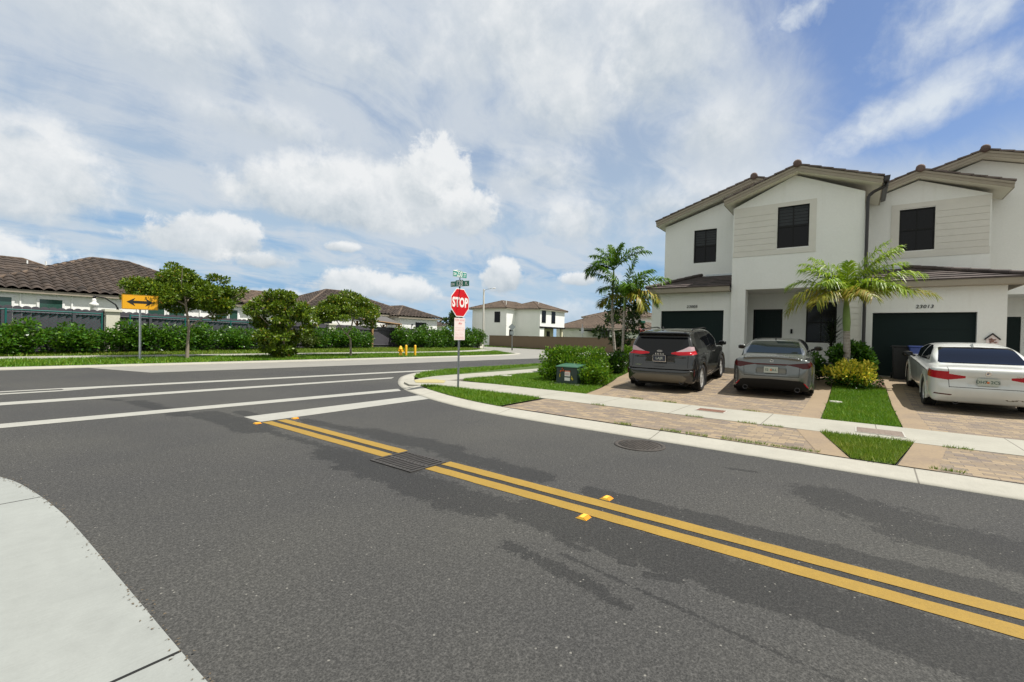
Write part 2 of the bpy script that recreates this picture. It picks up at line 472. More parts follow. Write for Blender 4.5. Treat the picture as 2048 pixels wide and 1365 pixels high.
M['transformer'] = mottled('dark_green_enamel', (.022, .042, .034), .12, 5, .4)
M['transformer_lid'] = mottled('faded_green_enamel', (.035, .105, .065), .12, 5, .45)
M['orange'] = material('orange_sticker', None, (.70, .12, .02), .5)
M['yellow_st'] = material('yellow_sticker', None, (.62, .50, .04), .5)
M['iron'] = mottled('cast_iron', (.055, .050, .046), .35, 14, .65, .4, bump=.4)
M['iron_rust'] = mottled('rusty_iron', (.052, .045, .039), .4, 12, .8, .2, bump=.6, bscale=30)
M['rust_plate'] = mottled('rusty_meter_lid', (.135, .06, .035), .2, 8, .8)
M['grey_plate'] = mottled('grey_brown_meter_lid', (.16, .125, .10), .2, 8, .8)
M['void'] = material('drain_shadow', None, (.008, .008, .008), 1)
M['reflector'] = material('yellow_marker_body', None, (.72, .42, .04), .45)
M['reflector_lens'] = material('orange_marker_lens', None, (.75, .22, .01), .2)
M['pad_yellow'] = mottled('yellow_tactile_pad', (.33, .285, .13), .1, 6, .8, bump=.5, bscale=30)
M['bin_blue'] = mottled('blue_plastic', (.018, .045, .21), .06, 5, .45)
M['bin_dark'] = mottled('dark_plastic', (.007, .008, .009), .1, 5, .5)
M['wood'] = mottled('cedar', (.30, .17, .07), .2, 8, .7)
M['pergola_roof'] = mottled('grey_brown_metal_roof', (.085, .078, .072), .08, 3, .6)
M['canvas'] = mottled('white_canvas', (.72, .71, .68), .06, 4, .8)
M['pole_concrete'] = mottled('pole_concrete', (.36, .35, .31), .1, 4, .85)
M['chrome'] = material('chrome', None, (.75, .75, .76), .12, 1)
M['tyre'] = mottled('tyre_rubber', (.014, .014, .015), .15, 8, .85)
M['rim'] = material('alloy', None, (.55, .54, .52), .38, .45)
M['rim_dark'] = material('dark_alloy', None, (.10, .10, .105), .35, .8)
M['black_plastic'] = mottled('black_trim_plastic', (.008, .008, .008), .1, 8, .6, spec=.2)
M['tint'] = material('tinted_glass', None, (.004, .0045, .006), .03, 0, .32)
M['tint_green'] = material('green_tinted_glass', None, (.010, .014, .013), .03, 0, .40)
def _carpaint(name, c, metal, rough=.32):
    def bld(g):
        p = g.coord('Object')
        n = g.noise(p, 2.0, 4)
        return {'Base Color': g.ramp(n, [(.3, tuple(v * .94 for v in c)), (.7, tuple(min(1, v * 1.05) for v in c))])}
    return material(name, bld, c, rough, metal, .5, 1.0)
M['paint_suv'] = _carpaint('charcoal_metallic', (.032, .032, .032), .6, .22)
M['paint_sedan'] = _carpaint('silver_grey_metallic', (.135, .143, .140), .55, .25)
M['paint_white'] = _carpaint('white_enamel', (.56, .575, .555), .0, .3)
M['lamp_red'] = material('red_lens', None, (.36, .008, .016), .18, 0, .30)
M['lamp_dark'] = material('dark_red_lens', None, (.060, .006, .006), .12, 0, .35)
M['lamp_clear'] = material('pale_lens', None, (.48, .35, .37), .15, 0, .4)
M['diffuser'] = mottled('satin_skid_trim', (.13, .115, .088), .06, 5, .5, .2)
M['plate_white'] = mottled('plate_white', (.42, .45, .40), .06, 20, .5)
M['plate_dark'] = material('plate_dark', None, (.025, .03, .05), .4)
M['plate_ink'] = material('plate_ink', None, (.02, .07, .05), .5)
M['plate_orange'] = material('plate_orange', None, (.62, .16, .04), .5)
# ------------------------------------------------------------------ the ground
def sheet(name, poly, z, mat, skirt=0.0, cuts=True, kind='structure', parent=None):
    bm = bmesh.new()
    vs = [bm.verts.new((p[0], p[1], 0)) for p in poly]
    bm.faces.new(vs)
    fn = z if callable(z) else (lambda x, y: z)
    if callable(z) and cuts:
        for xx in _ZX[1:-1]:
            bmesh.ops.bisect_plane(bm, geom=bm.verts[:] + bm.edges[:] + bm.faces[:], plane_co=(xx, 0, 0), plane_no=(1, 0, 0))
        for yy in (6.0, 7.3, 8.6, 10.0):
            bmesh.ops.bisect_plane(bm, geom=bm.verts[:] + bm.edges[:] + bm.faces[:], plane_co=(0, yy, 0), plane_no=(0, 1, 0))
    bmesh.ops.triangulate(bm, faces=bm.faces)
    for v in bm.verts: v.co.z = fn(v.co.x, v.co.y)
    bmesh.ops.recalc_face_normals(bm, faces=bm.faces)
    if sum(f.normal.z for f in bm.faces) < 0: bmesh.ops.reverse_faces(bm, faces=bm.faces)
    if skirt:
        be = [e for e in bm.edges if e.is_boundary]
        r = bmesh.ops.extrude_edge_only(bm, edges=be)
        for v in [g for g in r['geom'] if isinstance(g, bmesh.types.BMVert)]: v.co.z -= skirt
    me = bpy.data.meshes.new(name); bm.to_mesh(me); bm.free()
    me.materials.append(mat)
    o = obj(name, me, parent)
    if kind: o['kind'] = kind
    return o

def offset(pl, d):
    out = []
    for i, p in enumerate(pl):
        a = Vector(pl[max(i - 1, 0)]); b = Vector(pl[min(i + 1, len(pl) - 1)])
        t = (b - a).normalized(); n = Vector((t.y, -t.x))
        out.append((p[0] + n.x * d, p[1] + n.y * d))
    return out

def smooth_line(pl, n=6):
    """Catmull-Rom through the points"""
    P = [Vector(p) for p in pl]; out = []
    for i in range(len(P) - 1):
        p0 = P[max(i - 1, 0)]; p1 = P[i]; p2 = P[i + 1]; p3 = P[min(i + 2, len(P) - 1)]
        for k in range(n):
            t = k / n
            out.append(tuple(.5 * ((2 * p1) + (p2 - p0) * t + (2*p0 - 5*p1 + 4*p2 - p3) * t*t + (3*p1 - p0 - 3*p2 + p3) * t**3)))
    out.append(tuple(P[-1])); return out

sheet('ground', [(-3000, -3000), (3000, -3000), (3000, 3000), (-3000, 3000)], -.03, M['ground'])
sheet('road', [(-70, -45), (95, -45), (95, 22.1), (-70, 22.1)], 0, M['asphalt'])

# kerb round the corner of the two streets (wide, nearly flush band)
edge = smooth_line([(6.66, -30), (6.68, -8), (6.70, -1.4), (6.74, 1.1), (6.78, 4.4), (6.90, 6.1), (7.25, 7.6), (7.66, 8.7), (8.15, 9.8), (9.2, 11.35), (10.8, 13.0), (12.6, 13.95), (14.6, 14.25), (20, 14.3), (60, 14.3)])
back = offset(edge, .50)
mb = MB()
n = len(edge)
prof = [(0, -.01), (0, .008), (.12, .016), (.42, .05), (.5, .062), (.5, -.03)]
rows = [[(offset(edge, d)[i][0], offset(edge, d)[i][1], z) for i in range(n)] for d, z in prof]
vs = [p for r in rows for p in r]
mb.add(vs, [(a*n + i, a*n + i + 1, (a+1)*n + i + 1, (a+1)*n + i) for a in range(len(prof) - 1) for i in range(n - 1)], True)
mb.build('kerb', M['kerb'])['kind'] = 'structure'

# near corner on the photographer's side: wide flush concrete
pc = smooth_line([(-9, 8.95), (-4, 8.9), (-1.2, 8.55), (-.1, 7.75), (.40, 6.95), (.58, 6.5), (.68, 5.87), (.75, 4.9), (.765, 3.5), (.77, 2.3), (.79, 0), (.80, -12)])
sheet('corner_pavement', pc + [(-9, -12)], .014, M['pad'], .02)
mb = MB()
mb.box(-9, .768, 2.437, 2.452, .0, .0165); mb.box(-1.5, .705, 5.585, 5.593, .0, .016)
mb.build('pavement_joint', M['void'])['kind'] = 'structure'

bk = lambda y: float(np.interp(y, [b[1] for b in back[:48]], [b[0] for b in back[:48]]))
ys = [-30, -12, -6, -3, -1.4, 0, 1.1, 2.5, 4.4, 5.7]
# verge strip, aprons, sidewalks
Zv = .064
sheet('driveway_apron', [(bk(5.75), 5.75), (9.06, 5.78), (9.06, .43), (bk(.02), .02)][::-1], Zv + .004, M['paver'])
sheet('apron_border', [(bk(.02), .02), (bk(.35), .35), (9.06, .76), (9.06, .43)], Zv + .008, M['paver_border'])
sheet('driveway_apron', [(bk(-.45), -.45), (9.06, -.74), (9.06, -14), (bk(-14), -14)], Zv + .004, M['paver'])
sheet('apron_border', [(bk(-.45), -.45), (9.06, -.74), (9.06, -1.10), (bk(-.80), -.80)], Zv + .008, M['paver_border'])
sheet('sidewalk', [(9.05, -30), (10.6, -30), (10.6, 8.6), (10.45, 9.9), (9.9, 11.2), (8.95, 10.75), (8.6, 10.1), (9.05, 9.2)], Zv + .012, M['walk'], .06)
sheet('cross_sidewalk', [(9.7, 10.95), (10.35, 10.25), (10.8, 10.3), (40, 10.6), (40, 11.75), (11, 11.6), (9.95, 11.25)], Zv + .016, M['walkx'], .06)
sheet('driveway', [(10.6, .50), (10.6, 5.55), (12.2, 5.85), (14.6, 6.45), (19.5, 7.0), (19.5, .50)], lambda x, y: zg(x) + .006, M['paver'])
sheet('driveway_border', [(10.6, 5.18), (10.6, 5.55), (12.2, 5.85), (14.6, 6.45), (19.5, 7.0), (19.5, 6.62), (14.7, 6.1), (12.3, 5.5)], lambda x, y: zg(x) + .010, M['paver_border'])
sheet('driveway_border', [(10.6, .50), (19.5, .50), (19.5, .86), (10.6, .86)], lambda x, y: zg(x) + .010, M['paver_border'])
sheet('driveway', [(10.6, -.72), (19.6, -.72), (19.6, -14), (10.6, -14)], lambda x, y: zg(x) + .006, M['paver'])
sheet('driveway_border', [(10.6, -.72), (19.6, -.72), (19.6, -1.08), (10.6, -1.08)], lambda x, y: zg(x) + .010, M['paver_border'])
sheet('porch_floor', [(19.3, 3.9), (23.2, 3.9), (23.2, -8), (19.3, -8)], .52, M['walk'])

# lawns
LAWNS = {}
strip = [(bk(y), y) for y in (5.85, 6.6, 7.4, 8.2, 8.9)] + [(8.72, 9.75), (9.02, 9.35), (9.02, 5.9)]
LAWNS['verge_lawn'] = (strip, lambda x, y: Zv + .004)
LAWNS['verge_patch'] = ([(9.03, .42), (bk(.0), .0), (bk(-.42), -.42), (9.03, -.73)], lambda x, y: Zv + .008)
LAWNS['corner_lawn'] = ([(10.64, 5.58), (12.2, 5.9), (14.6, 6.5), (19.5, 7.05), (26, 7.3), (40, 7.6), (40, 10.55), (11.0, 10.2), (10.62, 9.9)], lambda x, y: zl(x, y) + .002)
bx = [(p[0], p[1]) for p in back if p[1] > 11.6 and p[0] < 41]
LAWNS['street_lawn'] = ([(10.15, 11.42), (11, 11.64), (40, 11.8)] + bx[::-1], lambda x, y: Zv + .004)
LAWNS['garden_lawn'] = ([(10.64, .48), (16.3, .48), (16.6, -.1), (16.3, -.70), (10.64, -.70)], lambda x, y: zg(x) + .002)
for nm, (poly, zf) in LAWNS.items():
    sheet(nm, poly, zf, M['turf_base'])
sheet('planting_bed', [(15.9, .49), (19.3, .49), (19.3, -.71), (15.9, -.71)], lambda x, y: zg(x) + .014, M['mulch'])

# beyond the cross street
FZ = lambda x, y: float(np.interp(y, [22.0, 22.3, 27, 29, 34], [.0, .07, .14, .2, .3]))
def fzx(x, y): return FZ(x, y) - .10 * min(1, max(0, (x - 20) / 15.))
farkerb = smooth_line([(-70, 22.1), (-20, 22.1), (2, 22.1), (20, 22.05), (26, 22.1), (30, 22.6), (33.2, 24.0), (34.6, 26.0), (36.5, 29.5), (38.5, 36), (40, 60)])
sheet('far_verge', [(-70, 22.1)] + farkerb[2:] + [(40, 62), (-70, 62)], lambda x, y: fzx(x, y) - .01, M['turf_base'], cuts=False)
mb = MB(); nn = len(farkerb)
rows = []
for d, z in ((.0, -.01), (.0, .035), (-.35, .08), (-.42, .03)):
    rows += [(p[0], p[1], z) for p in offset(farkerb, d)]
mb.add(rows, [(a*nn + i, a*nn + i + 1, (a+1)*nn + i + 1, (a+1)*nn + i) for a in range(3) for i in range(nn - 1)], True)
mb.build('far_kerb', M['kerb'])['kind'] = 'structure'
lane = [(3.9, 22.09), (4.9, 18.75), (14, 18.5), (22, 18.5), (28, 18.2), (40, 17.6), (70, 16.0), (70, 21), (58, 30), (62, 60), (41, 60), (38.6, 36), (36.6, 29.5), (34.7, 26.0), (33.3, 24.0), (30, 22.6), (26, 22.12), (20, 22.06)]
sheet('pale_lane', lane, .005, M['lane'])
fs = smooth_line([(-60, 26.1), (0, 26.1), (12, 26.0), (22, 26.0), (28, 26.6), (33, 27.9), (36.2, 29.6)])
fsb = offset(fs, -1.35)
sheet('far_sidewalk', fs + fsb[::-1], lambda x, y: fzx(x, y) + .035, M['walkx'], .05, cuts=False)
sheet('far_lawn', [(47, 27), (90, 14), (95, 60), (52, 62), (50, 40)], .02, M['turf_base'])

# ------------------------------------------------------------------ road markings
def stripe(name, x0, x1, y0, y1, mat, z=.004, n=24, wob=.004):
    """a painted line with slightly uneven edges"""
    along_y = abs(y1 - y0) > abs(x1 - x0)
    a0, a1 = (y0, y1) if along_y else (x0, x1)
    b0, b1 = (x0, x1) if along_y else (y0, y1)
    L = []; Rr = []
    k = max(n, int(abs(a1 - a0) * 8))
    for i in range(k + 1):
        t = a0 + (a1 - a0) * i / k
        L.append((t, b0 + random.uniform(-wob, wob))); Rr.append((t, b1 + random.uniform(-wob, wob)))
    vs = [((b, a, z) if along_y else (a, b, z)) for a, b in L] + [((b, a, z) if along_y else (a, b, z)) for a, b in Rr]
    m = MB().add(vs, [(i, i + 1, k + 2 + i, k + 1 + i) for i in range(k)])
    o = m.build(name, mat)
    if o.data.polygons[0].normal.z < 0: o.data.flip_normals()
    o['kind'] = 'structure'; return o
def skew(name, pts, mat, z=.004):
    o = sheet(name, pts, z, mat); return o
for x0, x1 in ((3.49, 3.645), (3.735, 3.89)):
    stripe('yellow_line', x0, x1, -30, 3.80, M['yellow_paint'])
    stripe('yellow_line', x0, x1, 4.56, 7.70, M['yellow_paint'])
skew('stop_line', [(3.50, 7.76), (7.42, 7.94), (7.58, 8.56), (3.50, 8.40)], M['white_paint'])
skew('crosswalk_line', [(.35, 9.80), (7.85, 9.55), (8.1, 9.95), (.35, 10.22)], M['white_paint'])
skew('crosswalk_line', [(-.3, 12.55), (9.8, 12.42), (10.15, 12.72), (-.3, 13.05)], M['white_paint'])
skew('edge_line', [(2.2, 14.72), (13.1, 14.10), (14.5, 14.26), (13.2, 14.55), (2.2, 15.15)], M['white_paint'])
skew('edge_line', [(-70, 14.95), (2.2, 14.95), (2.2, 15.15), (-70, 15.3)], M['white_paint'])
skew('faded_edge_line', [(-70, 14.45), (2.1, 14.45), (2.9, 14.68), (-70, 14.62)], M['white_paint'])
sheet('tactile_pad', [(9.05, 10.35), (9.62, 9.75), (10.15, 10.2), (10.2, 10.75), (9.55, 11.0)], Zv + .020, M['pad_yellow'])

# raised pavement markers
def marker(x, y, label, yaw=0):
    t = empty('road_marker', (x, y, 0.002), (0, 0, yaw), label, 'road reflector', 'yellow reflectors along the double line')
    b = MB()
    b.add([(-.05,-.05,0),(.05,-.05,0),(.05,.05,0),(-.05,.05,0),(-.042,-.02,.018),(.042,-.02,.018),(.042,.02,.018),(-.042,.02,.018)],
          [(0,3,2,1),(4,5,6,7),(1,2,6,5),(3,0,4,7)])
    b.build('body', M['reflector'], t, recalc=False)
    for s in (-1, 1):
        l = MB().add([(-.045, s*.0475, .002), (.045, s*.0475, .002), (.040, s*.0225, .0178), (-.040, s*.0225, .0178)], [(0, 1, 2, 3) if s < 0 else (3, 2, 1, 0)])
        l.build('lens', M['reflector_lens'], t, recalc=False)
marker(3.97, 1.83, 'yellow reflector on the kerb side of the double line in the foreground')
marker(3.42, 1.78, 'yellow reflector in the foreground, nearest of all to the photographer')
marker(4.02, 7.66, 'small yellow reflector at the stop line on the right of the double line end')
marker(3.40, 7.66, 'small yellow reflector at the stop line on the left tip of the double line')

# storm drain between the yellow lines
t = empty('storm_drain', (3.56, 4.17, 0), label='cast iron storm drain grate set in the gap of the yellow lines', cat='drain grate')
fr = MB()
W, Lh = .27, .36
fr.box(-W, -W+.03, -Lh, Lh, .001, .012); fr.box(W-.03, W, -Lh, Lh, .001, .012)
fr.box(-W+.03, W-.03, -Lh, -Lh+.03, .001, .0118); fr.box(-W+.03, W-.03, Lh-.03, Lh, .001, .0118)
fr.box(-.018, .018, -Lh+.03, Lh-.03, .001, .0114)
fr.build('frame', M['iron'], t)
bars = MB()
for i in range(1, 11):
    y = -Lh + .03 + i * (2*Lh - .06) / 11
    for s in (-1, 1):
        bars.box(min(s*.02, s*(W-.032)), max(s*.02, s*(W-.032)), y - .013, y + .013, .001, .0108)
bars.build('bars', M['iron'], t)
MB().box(-W+.002, W-.002, -Lh+.002, Lh-.002, .0006, .0042).build('opening', M['void'], t)

# manhole in the right lane
t = empty('manhole', (6.30, 2.42, 0), label='round rusty manhole cover in the right lane near the kerb', cat='manhole cover')
MB().lathe([(.355, .0045), (.355, .010), (.30, .011), (.30, .0048)], n=40).build('ring', M['iron_rust'], t)
cv = MB().lathe([(0, .0055), (.296, .0055), (.296, .004)][::-1], n=40)
for ix in range(-6, 7):
    for iy in range(-6, 7):
        x, y = ix * .045 + (.0225 if iy % 2 else 0), iy * .045
        if x*x + y*y < .272**2: cv.box(x-.013, x+.013, y-.013, y+.013, .005, .0115)
cv.build('cover', M['iron_rust'], t)

def meter_lid(x, y, w, h, mat, z, label):
    t = empty('meter_lid', (x, y, z), label=label, cat='utility lid', group='utility lids in the pavement and lawn')
    MB().box(-w, w, -h, h, 0, .008).build('lid', mat, t, .004)
    r = MB()
    r.box(-w-.02, -w-.002, -h-.02, h+.02, -.01, .0065); r.box(w+.002, w+.02, -h-.02, h+.02, -.01, .0065)
    r.box(-w-.002, w+.002, -h-.02, -h-.002, -.01, .0063); r.box(-w-.002, w+.002, h+.002, h+.02, -.01, .0063)
    r.build('rim', M['pole_concrete'], t)
    s = MB()
    for k in range(-3, 4): s.box(-w*.85, w*.85, k*h*.26-.008, k*h*.26+.008, .0075, .0095)
    s.build('tread', mat, t)
meter_lid(10.05, 2.35, .17, .26, M['rust_plate'], Zv + .014, 'rusty brown meter lid set in the pale sidewalk between the two paver areas')
meter_lid(9.72, -.36, .27, .30, M['grey_plate'], Zv + .014, 'grey brown meter lid in the sidewalk behind the small grass patch')
def valve(x, y, z, label, w=.17):
    t = empty('valve_box', (x, y, z), label=label, cat='utility lid', group='utility lids in the pavement and lawn')
    MB().lathe([(w, -.03), (w, .045), (w*.85, .05), (0, .052)], n=24).build('lid', M['pole_concrete'], t)
valve(12.9, 9.95, zl(12.9, 9.95), 'flat pale valve box in the lawn left of the clipped hedge', .22)
valve(13.3, .33, zg(13.3), 'pale valve box in the small lawn between the two driveways', .13)

# ------------------------------------------------------------------ grass blades
def in_poly(px, py, poly):
    c = np.zeros(len(px), bool); n = len(poly)
    for i in range(n):
        x0, y0 = poly[i]; x1, y1 = poly[(i + 1) % n]
        if y0 == y1: continue
        k = ((y0 > py) != (y1 > py)) & (px < (x1 - x0) * (py - y0) / (y1 - y0) + x0)
        c ^= k
    return c
def blades(name, poly, zf, dens, h, w, mat, parent=None, keep=None):
    P = np.array(poly); lo, hi = P.min(0), P.max(0)
    n = int((hi[0]-lo[0]) * (hi[1]-lo[1]) * dens)
    x = rng.uniform(lo[0], hi[0], n); y = rng.uniform(lo[1], hi[1], n)
    k = in_poly(x, y, poly)
    x, y = x[k], y[k]
    # clumping
    cl = .5 + .5 * np.sin(x*2.3 + np.sin(y*1.7)*2) * np.sin(y*2.9 + np.sin(x*1.3)*2)
    n = len(x)
    z = np.array([zf(a, b) for a, b in zip(x, y)])
    a = rng.uniform(0, 2*np.pi, n); hh = h * rng.uniform(.5, 1.25, n) * (.8 + .4*cl)
    ww = w * rng.uniform(.6, 1.3, n); ln = hh * rng.uniform(.1, .95, n); la = rng.uniform(0, 2*np.pi, n)
    V = np.empty((n, 3, 3))
    V[:,0] = np.c_[x - np.cos(a)*ww/2, y - np.sin(a)*ww/2, z]
    V[:,1] = np.c_[x + np.cos(a)*ww/2, y + np.sin(a)*ww/2, z]
    V[:,2] = np.c_[x + np.cos(la)*ln, y + np.sin(la)*ln, z + hh]
    o = obj(name, np_mesh(name, V.reshape(-1, 3), np.arange(3*n).reshape(-1, 3), mat))
    o['kind'] = 'stuff'; return o
blades('grass', LAWNS['verge_lawn'][0], LAWNS['verge_lawn'][1], 3200, .065, .012, M['grass'])
blades('grass', LAWNS['verge_patch'][0], LAWNS['verge_patch'][1], 4200, .065, .011, M['grass2'])
blades('grass', LAWNS['garden_lawn'][0], LAWNS['garden_lawn'][1], 2600, .065, .013, M['grass'])
near = [(10.64, 5.58), (12.2, 5.9), (14.6, 6.5), (16, 6.65), (16, 10.3), (11.0, 10.2), (10.62, 9.9)]
blades('grass', near, LAWNS['corner_lawn'][1], 1900, .06, .014, M['grass'])
blades('grass', [(16, 6.65), (19.5, 7.05), (26, 7.3), (26, 10.4), (16, 10.3)], LAWNS['corner_lawn'][1], 350, .08, .03, M['grass'])
blades('grass', [p for p in LAWNS['street_lawn'][0] if p[0] < 26] , LAWNS['street_lawn'][1], 700, .07, .022, M['grass'])
blades('grass', [(26, 11.7), (40, 11.85), (40, 13.75), (26, 13.75)], LAWNS['street_lawn'][1], 120, .09, .05, M['grass'])
blades('grass', [(-12, 22.55), (26, 22.55), (30, 23.2), (32.6, 24.6), (34.2, 27.6), (33, 27.6), (28, 26.4), (22, 25.9), (-12, 25.95)], fzx, 420, .11, .035, M['grass'])
blades('grass', [(-12, 27.6), (12, 27.5), (22, 27.5), (28, 28.0), (33, 29.4), (36.2, 31.2), (37.5, 36), (10, 33), (-12, 29)], fzx, 260, .11, .04, M['grass2'])
blades('grass', [(47.5, 27), (60, 24), (75, 40), (60, 62), (52, 60), (50, 40)], lambda x, y: .02, 70, .16, .09, M['grass'])
# dry leaf litter along the pavement edge on the photographer's side
def litter(name, pts, n, mat, spread=.05, size=.014):
    P = np.array(pts); k = rng.uniform(0, len(P) - 1.001, n); j = k.astype(int); f = (k - j)[:, None]
    c = P[j]*(1-f) + P[j+1]*f + rng.normal(size=(n, 2))*spread
    V = np.empty((n, 3, 3)); a = rng.uniform(0, 6.28, n)
    for q in range(3):
        s_ = size * rng.uniform(.3, 1.3, n)
        V[:, q, 0] = c[:, 0] + np.cos(a + q*2.1)*s_; V[:, q, 1] = c[:, 1] + np.sin(a + q*2.1)*s_*.7; V[:, q, 2] = .016 + rng.uniform(0, .006, n)
    o = obj(name, np_mesh(name, V.reshape(-1, 3), np.arange(3*n).reshape(-1, 3), mat)); o['kind'] = 'stuff'
litter('leaf_litter', pc[12:], 520, M['soil'], .022, .010)
litter('leaf_litter', [(p[0], p[1]) for p in back if -6 < p[1] < 6], 900, M['soil'], .03, .014)
# weeds in the joints of the pavers
wd = [(7.28, y) for y in (-.9, .5, .75, 1.1, 1.4, 1.9, 2.3, 3.1)] + [(9.0, y) for y in (1.1, 1.5, 2.4, 4.4)] + [(10.66, 4.2), (10.67, 3.4), (10.66, 1.7), (9.0, -1.2)]
wp = []
for (a, b) in wd:
    blades('weeds', [(a-.03, b-.16), (a+.03, b-.16), (a+.03, b+.16), (a-.03, b+.16)], lambda x, y: Zv + .01, 5000, .045, .008, M['grass2'])
# ------------------------------------------------------------------ plants
def unit(v): return v / np.maximum(1e-9, np.linalg.norm(v, axis=1, keepdims=True))
def leaf_quads(P, D, size, aspect=.5, jit=.35):
    """a folded leaf (two triangles pairs) at each point P, growing along D"""
    n = len(P)
    s = size * rng.uniform(1 - jit, 1 + jit, (n, 1))
    D = unit(D); r = unit(rng.normal(size=(n, 3)))
    Wd = unit(np.cross(D, r)); N = np.cross(D, Wd)
    V = np.empty((n, 4, 3))
    V[:,0] = P
    V[:,1] = P + D*s*.5 + Wd*s*aspect*.5 + N*s*.08
    V[:,2] = P + D*s
    V[:,3] = P + D*s*.5 - Wd*s*aspect*.5 + N*s*.08
    return V.reshape(-1, 3), np.arange(4*n).reshape(-1, 4)

def lump_points(lumps, n, shell=.55):
    """points in a union of ellipsoid clumps (cx,cy,cz,rx,ry,rz); outward direction too"""
    L = np.array(lumps); vol = (L[:,3]*L[:,4]*L[:,5]) ** .67
    k = rng.choice(len(L), n, p=vol/vol.sum())
    d = unit(rng.normal(size=(n, 3)))
    rad = rng.uniform(shell**3, 1, n) ** (1/3)
    rad *= rng.uniform(.86, 1.08, n)
    P = L[k,:3] + d * rad[:,None] * L[k,3:6]
    return P, d

def foliage(name, lumps, n, size, mat, parent, shell=.5, up=.35, aspect=.55, rnd=.8, zmin=None):
    P, d = lump_points(lumps, n, shell)
    if zmin is not None:
        P = P[P[:,2] > zmin]; d = d[:len(P)]
    D = d*.8 + rng.normal(size=(len(P), 3))*rnd*.6 + np.array([0, 0, up])
    V, F = leaf_quads(P, D, size, aspect)
    return obj(name, np_mesh(name, V, F, mat), parent)

def clump_set(rx, ry, h, n, r, z0=.25, top=1.0):
    """small clumps spread through an ellipsoidal shrub of half sizes rx, ry and height h"""
    out = []
    while len(out) < n:
        d = rng.normal(size=3); d /= np.linalg.norm(d)
        q = rng.uniform(.35, .95)
        x, y, z = d[0]*q*rx, d[1]*q*ry, h*.52 + d[2]*q*h*.48
        if z < z0*h: x *= .8; y *= .8
        rr = r * rng.uniform(.6, 1.25)
        out.append((x, y, max(z, rr*.7), rr, rr, rr*.85))
    return out

def stems(parent, mat, rx, ry, h, n=7, r=.015, name='stem'):
    b = MB()
    for i in range(n):
        a = rng.uniform(0, 6.28); q = rng.uniform(.2, .8)
        e = (math.cos(a)*rx*q, math.sin(a)*ry*q, h*rng.uniform(.55, .85))
        b.tube([(e[0]*.15, e[1]*.15, -.05), (e[0]*.45, e[1]*.45, e[2]*.5), e], [r, r*.8, r*.4], 5)
    return b.build(name, mat, parent)

# --- shrubs planted along the far fence: four different bushes, copied
def make_shrub(rx, ry, h, n, size, mat, ncl=26, r=.36):
    t = empty('shrub')
    foliage('foliage', clump_set(rx, ry, h, ncl, r), n, size, mat, t, shell=.3)
    stems(t, M['bark_dark'], rx, ry, h)
    return t
SHR = [make_shrub(.95, .62, 1.75, 2300, .15, M['leaf_far']), make_shrub(.90, .66, 1.5, 2100, .15, M['leaf_far'], 22, .38),
       make_shrub(.85, .60, 1.95, 2300, .15, M['leaf_far'], 28, .34), make_shrub(.75, .55, 1.35, 1300, .13, M['leaf_far2'], 16, .33)]
def hedge_line(x): return float(np.interp(x, [-2, 2.2, 13, 24, 40.5], [27.9, 28.5, 30.8, 32.4, 34.6]))
SHRUB_GROUP = 'shrubs in the planted row along the grey fence'
spots = []   # x, variant, scale, zscale, label
xs = [(1.0, 0, 1.0, 1.02), (2.1, 1, 1.0, 1.0), (3.15, 2, 1.0, .98), (4.3, 0, 1.05, 1.05), (5.3, 1, .95, .92), (6.6, 2, 1.05, 1.02), (7.8, 0, 1.05, 1.05),
      (9.0, 1, 1.0, 1.12), (10.3, 2, 1.05, .98), (11.6, 0, 1.05, 1.06), (12.9, 1, 1.05, 1.05), (14.3, 3, 1.05, 1.1), (15.6, 0, .9, .9), (17.2, 3, 1.1, 1.05), (18.6, 1, 1.1, 1.1),
      (20.0, 0, 1.1, 1.05), (21.3, 2, 1.05, .95), (22.6, 1, .85, .95), (27.0, 2, 1.12, 1.02), (28.8, 0, 1.2, 1.15), (30.2, 2, 1.15, 1.14), (32.0, 1, 1.1, 1.15), (33.8, 2, 1.2, 1.15), (35.6, 0, 1.25, 1.3), (37.4, 1, 1.25, 1.35), (39.2, 2, 1.15, 1.05)]
lab = ['leftmost green shrub at the left frame edge before the grey fence', 'low green shrub second from the left frame edge before the grey fence',
       'tall green shrub third from the left below the dark teal house window', 'full green shrub below the closed white umbrella', 'green shrub in front of the cream pillar left of the arrow sign',
       'green shrub just right of the double arrow sign post', 'wide green shrub between the arrow sign and the umbrella shaped tree', 'green shrub behind the slim trunk of the umbrella shaped tree',
       'tall green shrub right of the umbrella shaped tree trunk', 'green shrub midway between the umbrella shaped tree and the low bushy tree', 'green shrub left of the thin dry bush',
       'sparse dry olive bush against the bare grey fence', 'small green shrub beside the second cream pillar', 'olive bush hidden behind the low bushy tree', 'green shrub directly behind the low bushy tree',
       'green shrub left of the pale bent tree trunk', 'tall green shrub behind the pale bent tree trunk', 'small shrub just left of the bare stretch of dark fence',
       'dense green shrub just right of the bare stretch of dark fence', 'bushy shrub behind the fire hydrant', 'tall bushy shrub behind the right yellow bollard', 'rounded shrub right of the yellow bollards',
       'shrub two places right of the yellow bollards', 'bright shrub left of the stop sign pole', 'tall shrub behind the stop sign pole', 'last shrub of the row, beside the brown wall']
for i, ((x, v, s, sz), lb) in enumerate(zip(xs, lab)):
    o = copy_tree(SHR[v])
    y = hedge_line(x)
    o.location = (x, y, fzx(x, y)); o.rotation_euler = (0, 0, random.uniform(-.25, .25) + (math.pi if i % 2 else 0)); o.scale = (s, s*1.05, sz * float(np.interp(x, [0, 14, 26, 34], [.80, .84, .98, 1.0])))
    tag(o, lb, 'shrub', SHRUB_GROUP)
for o in SHR:
    for c in list(o.children): bpy.data.objects.remove(c)
    bpy.data.objects.remove(o)

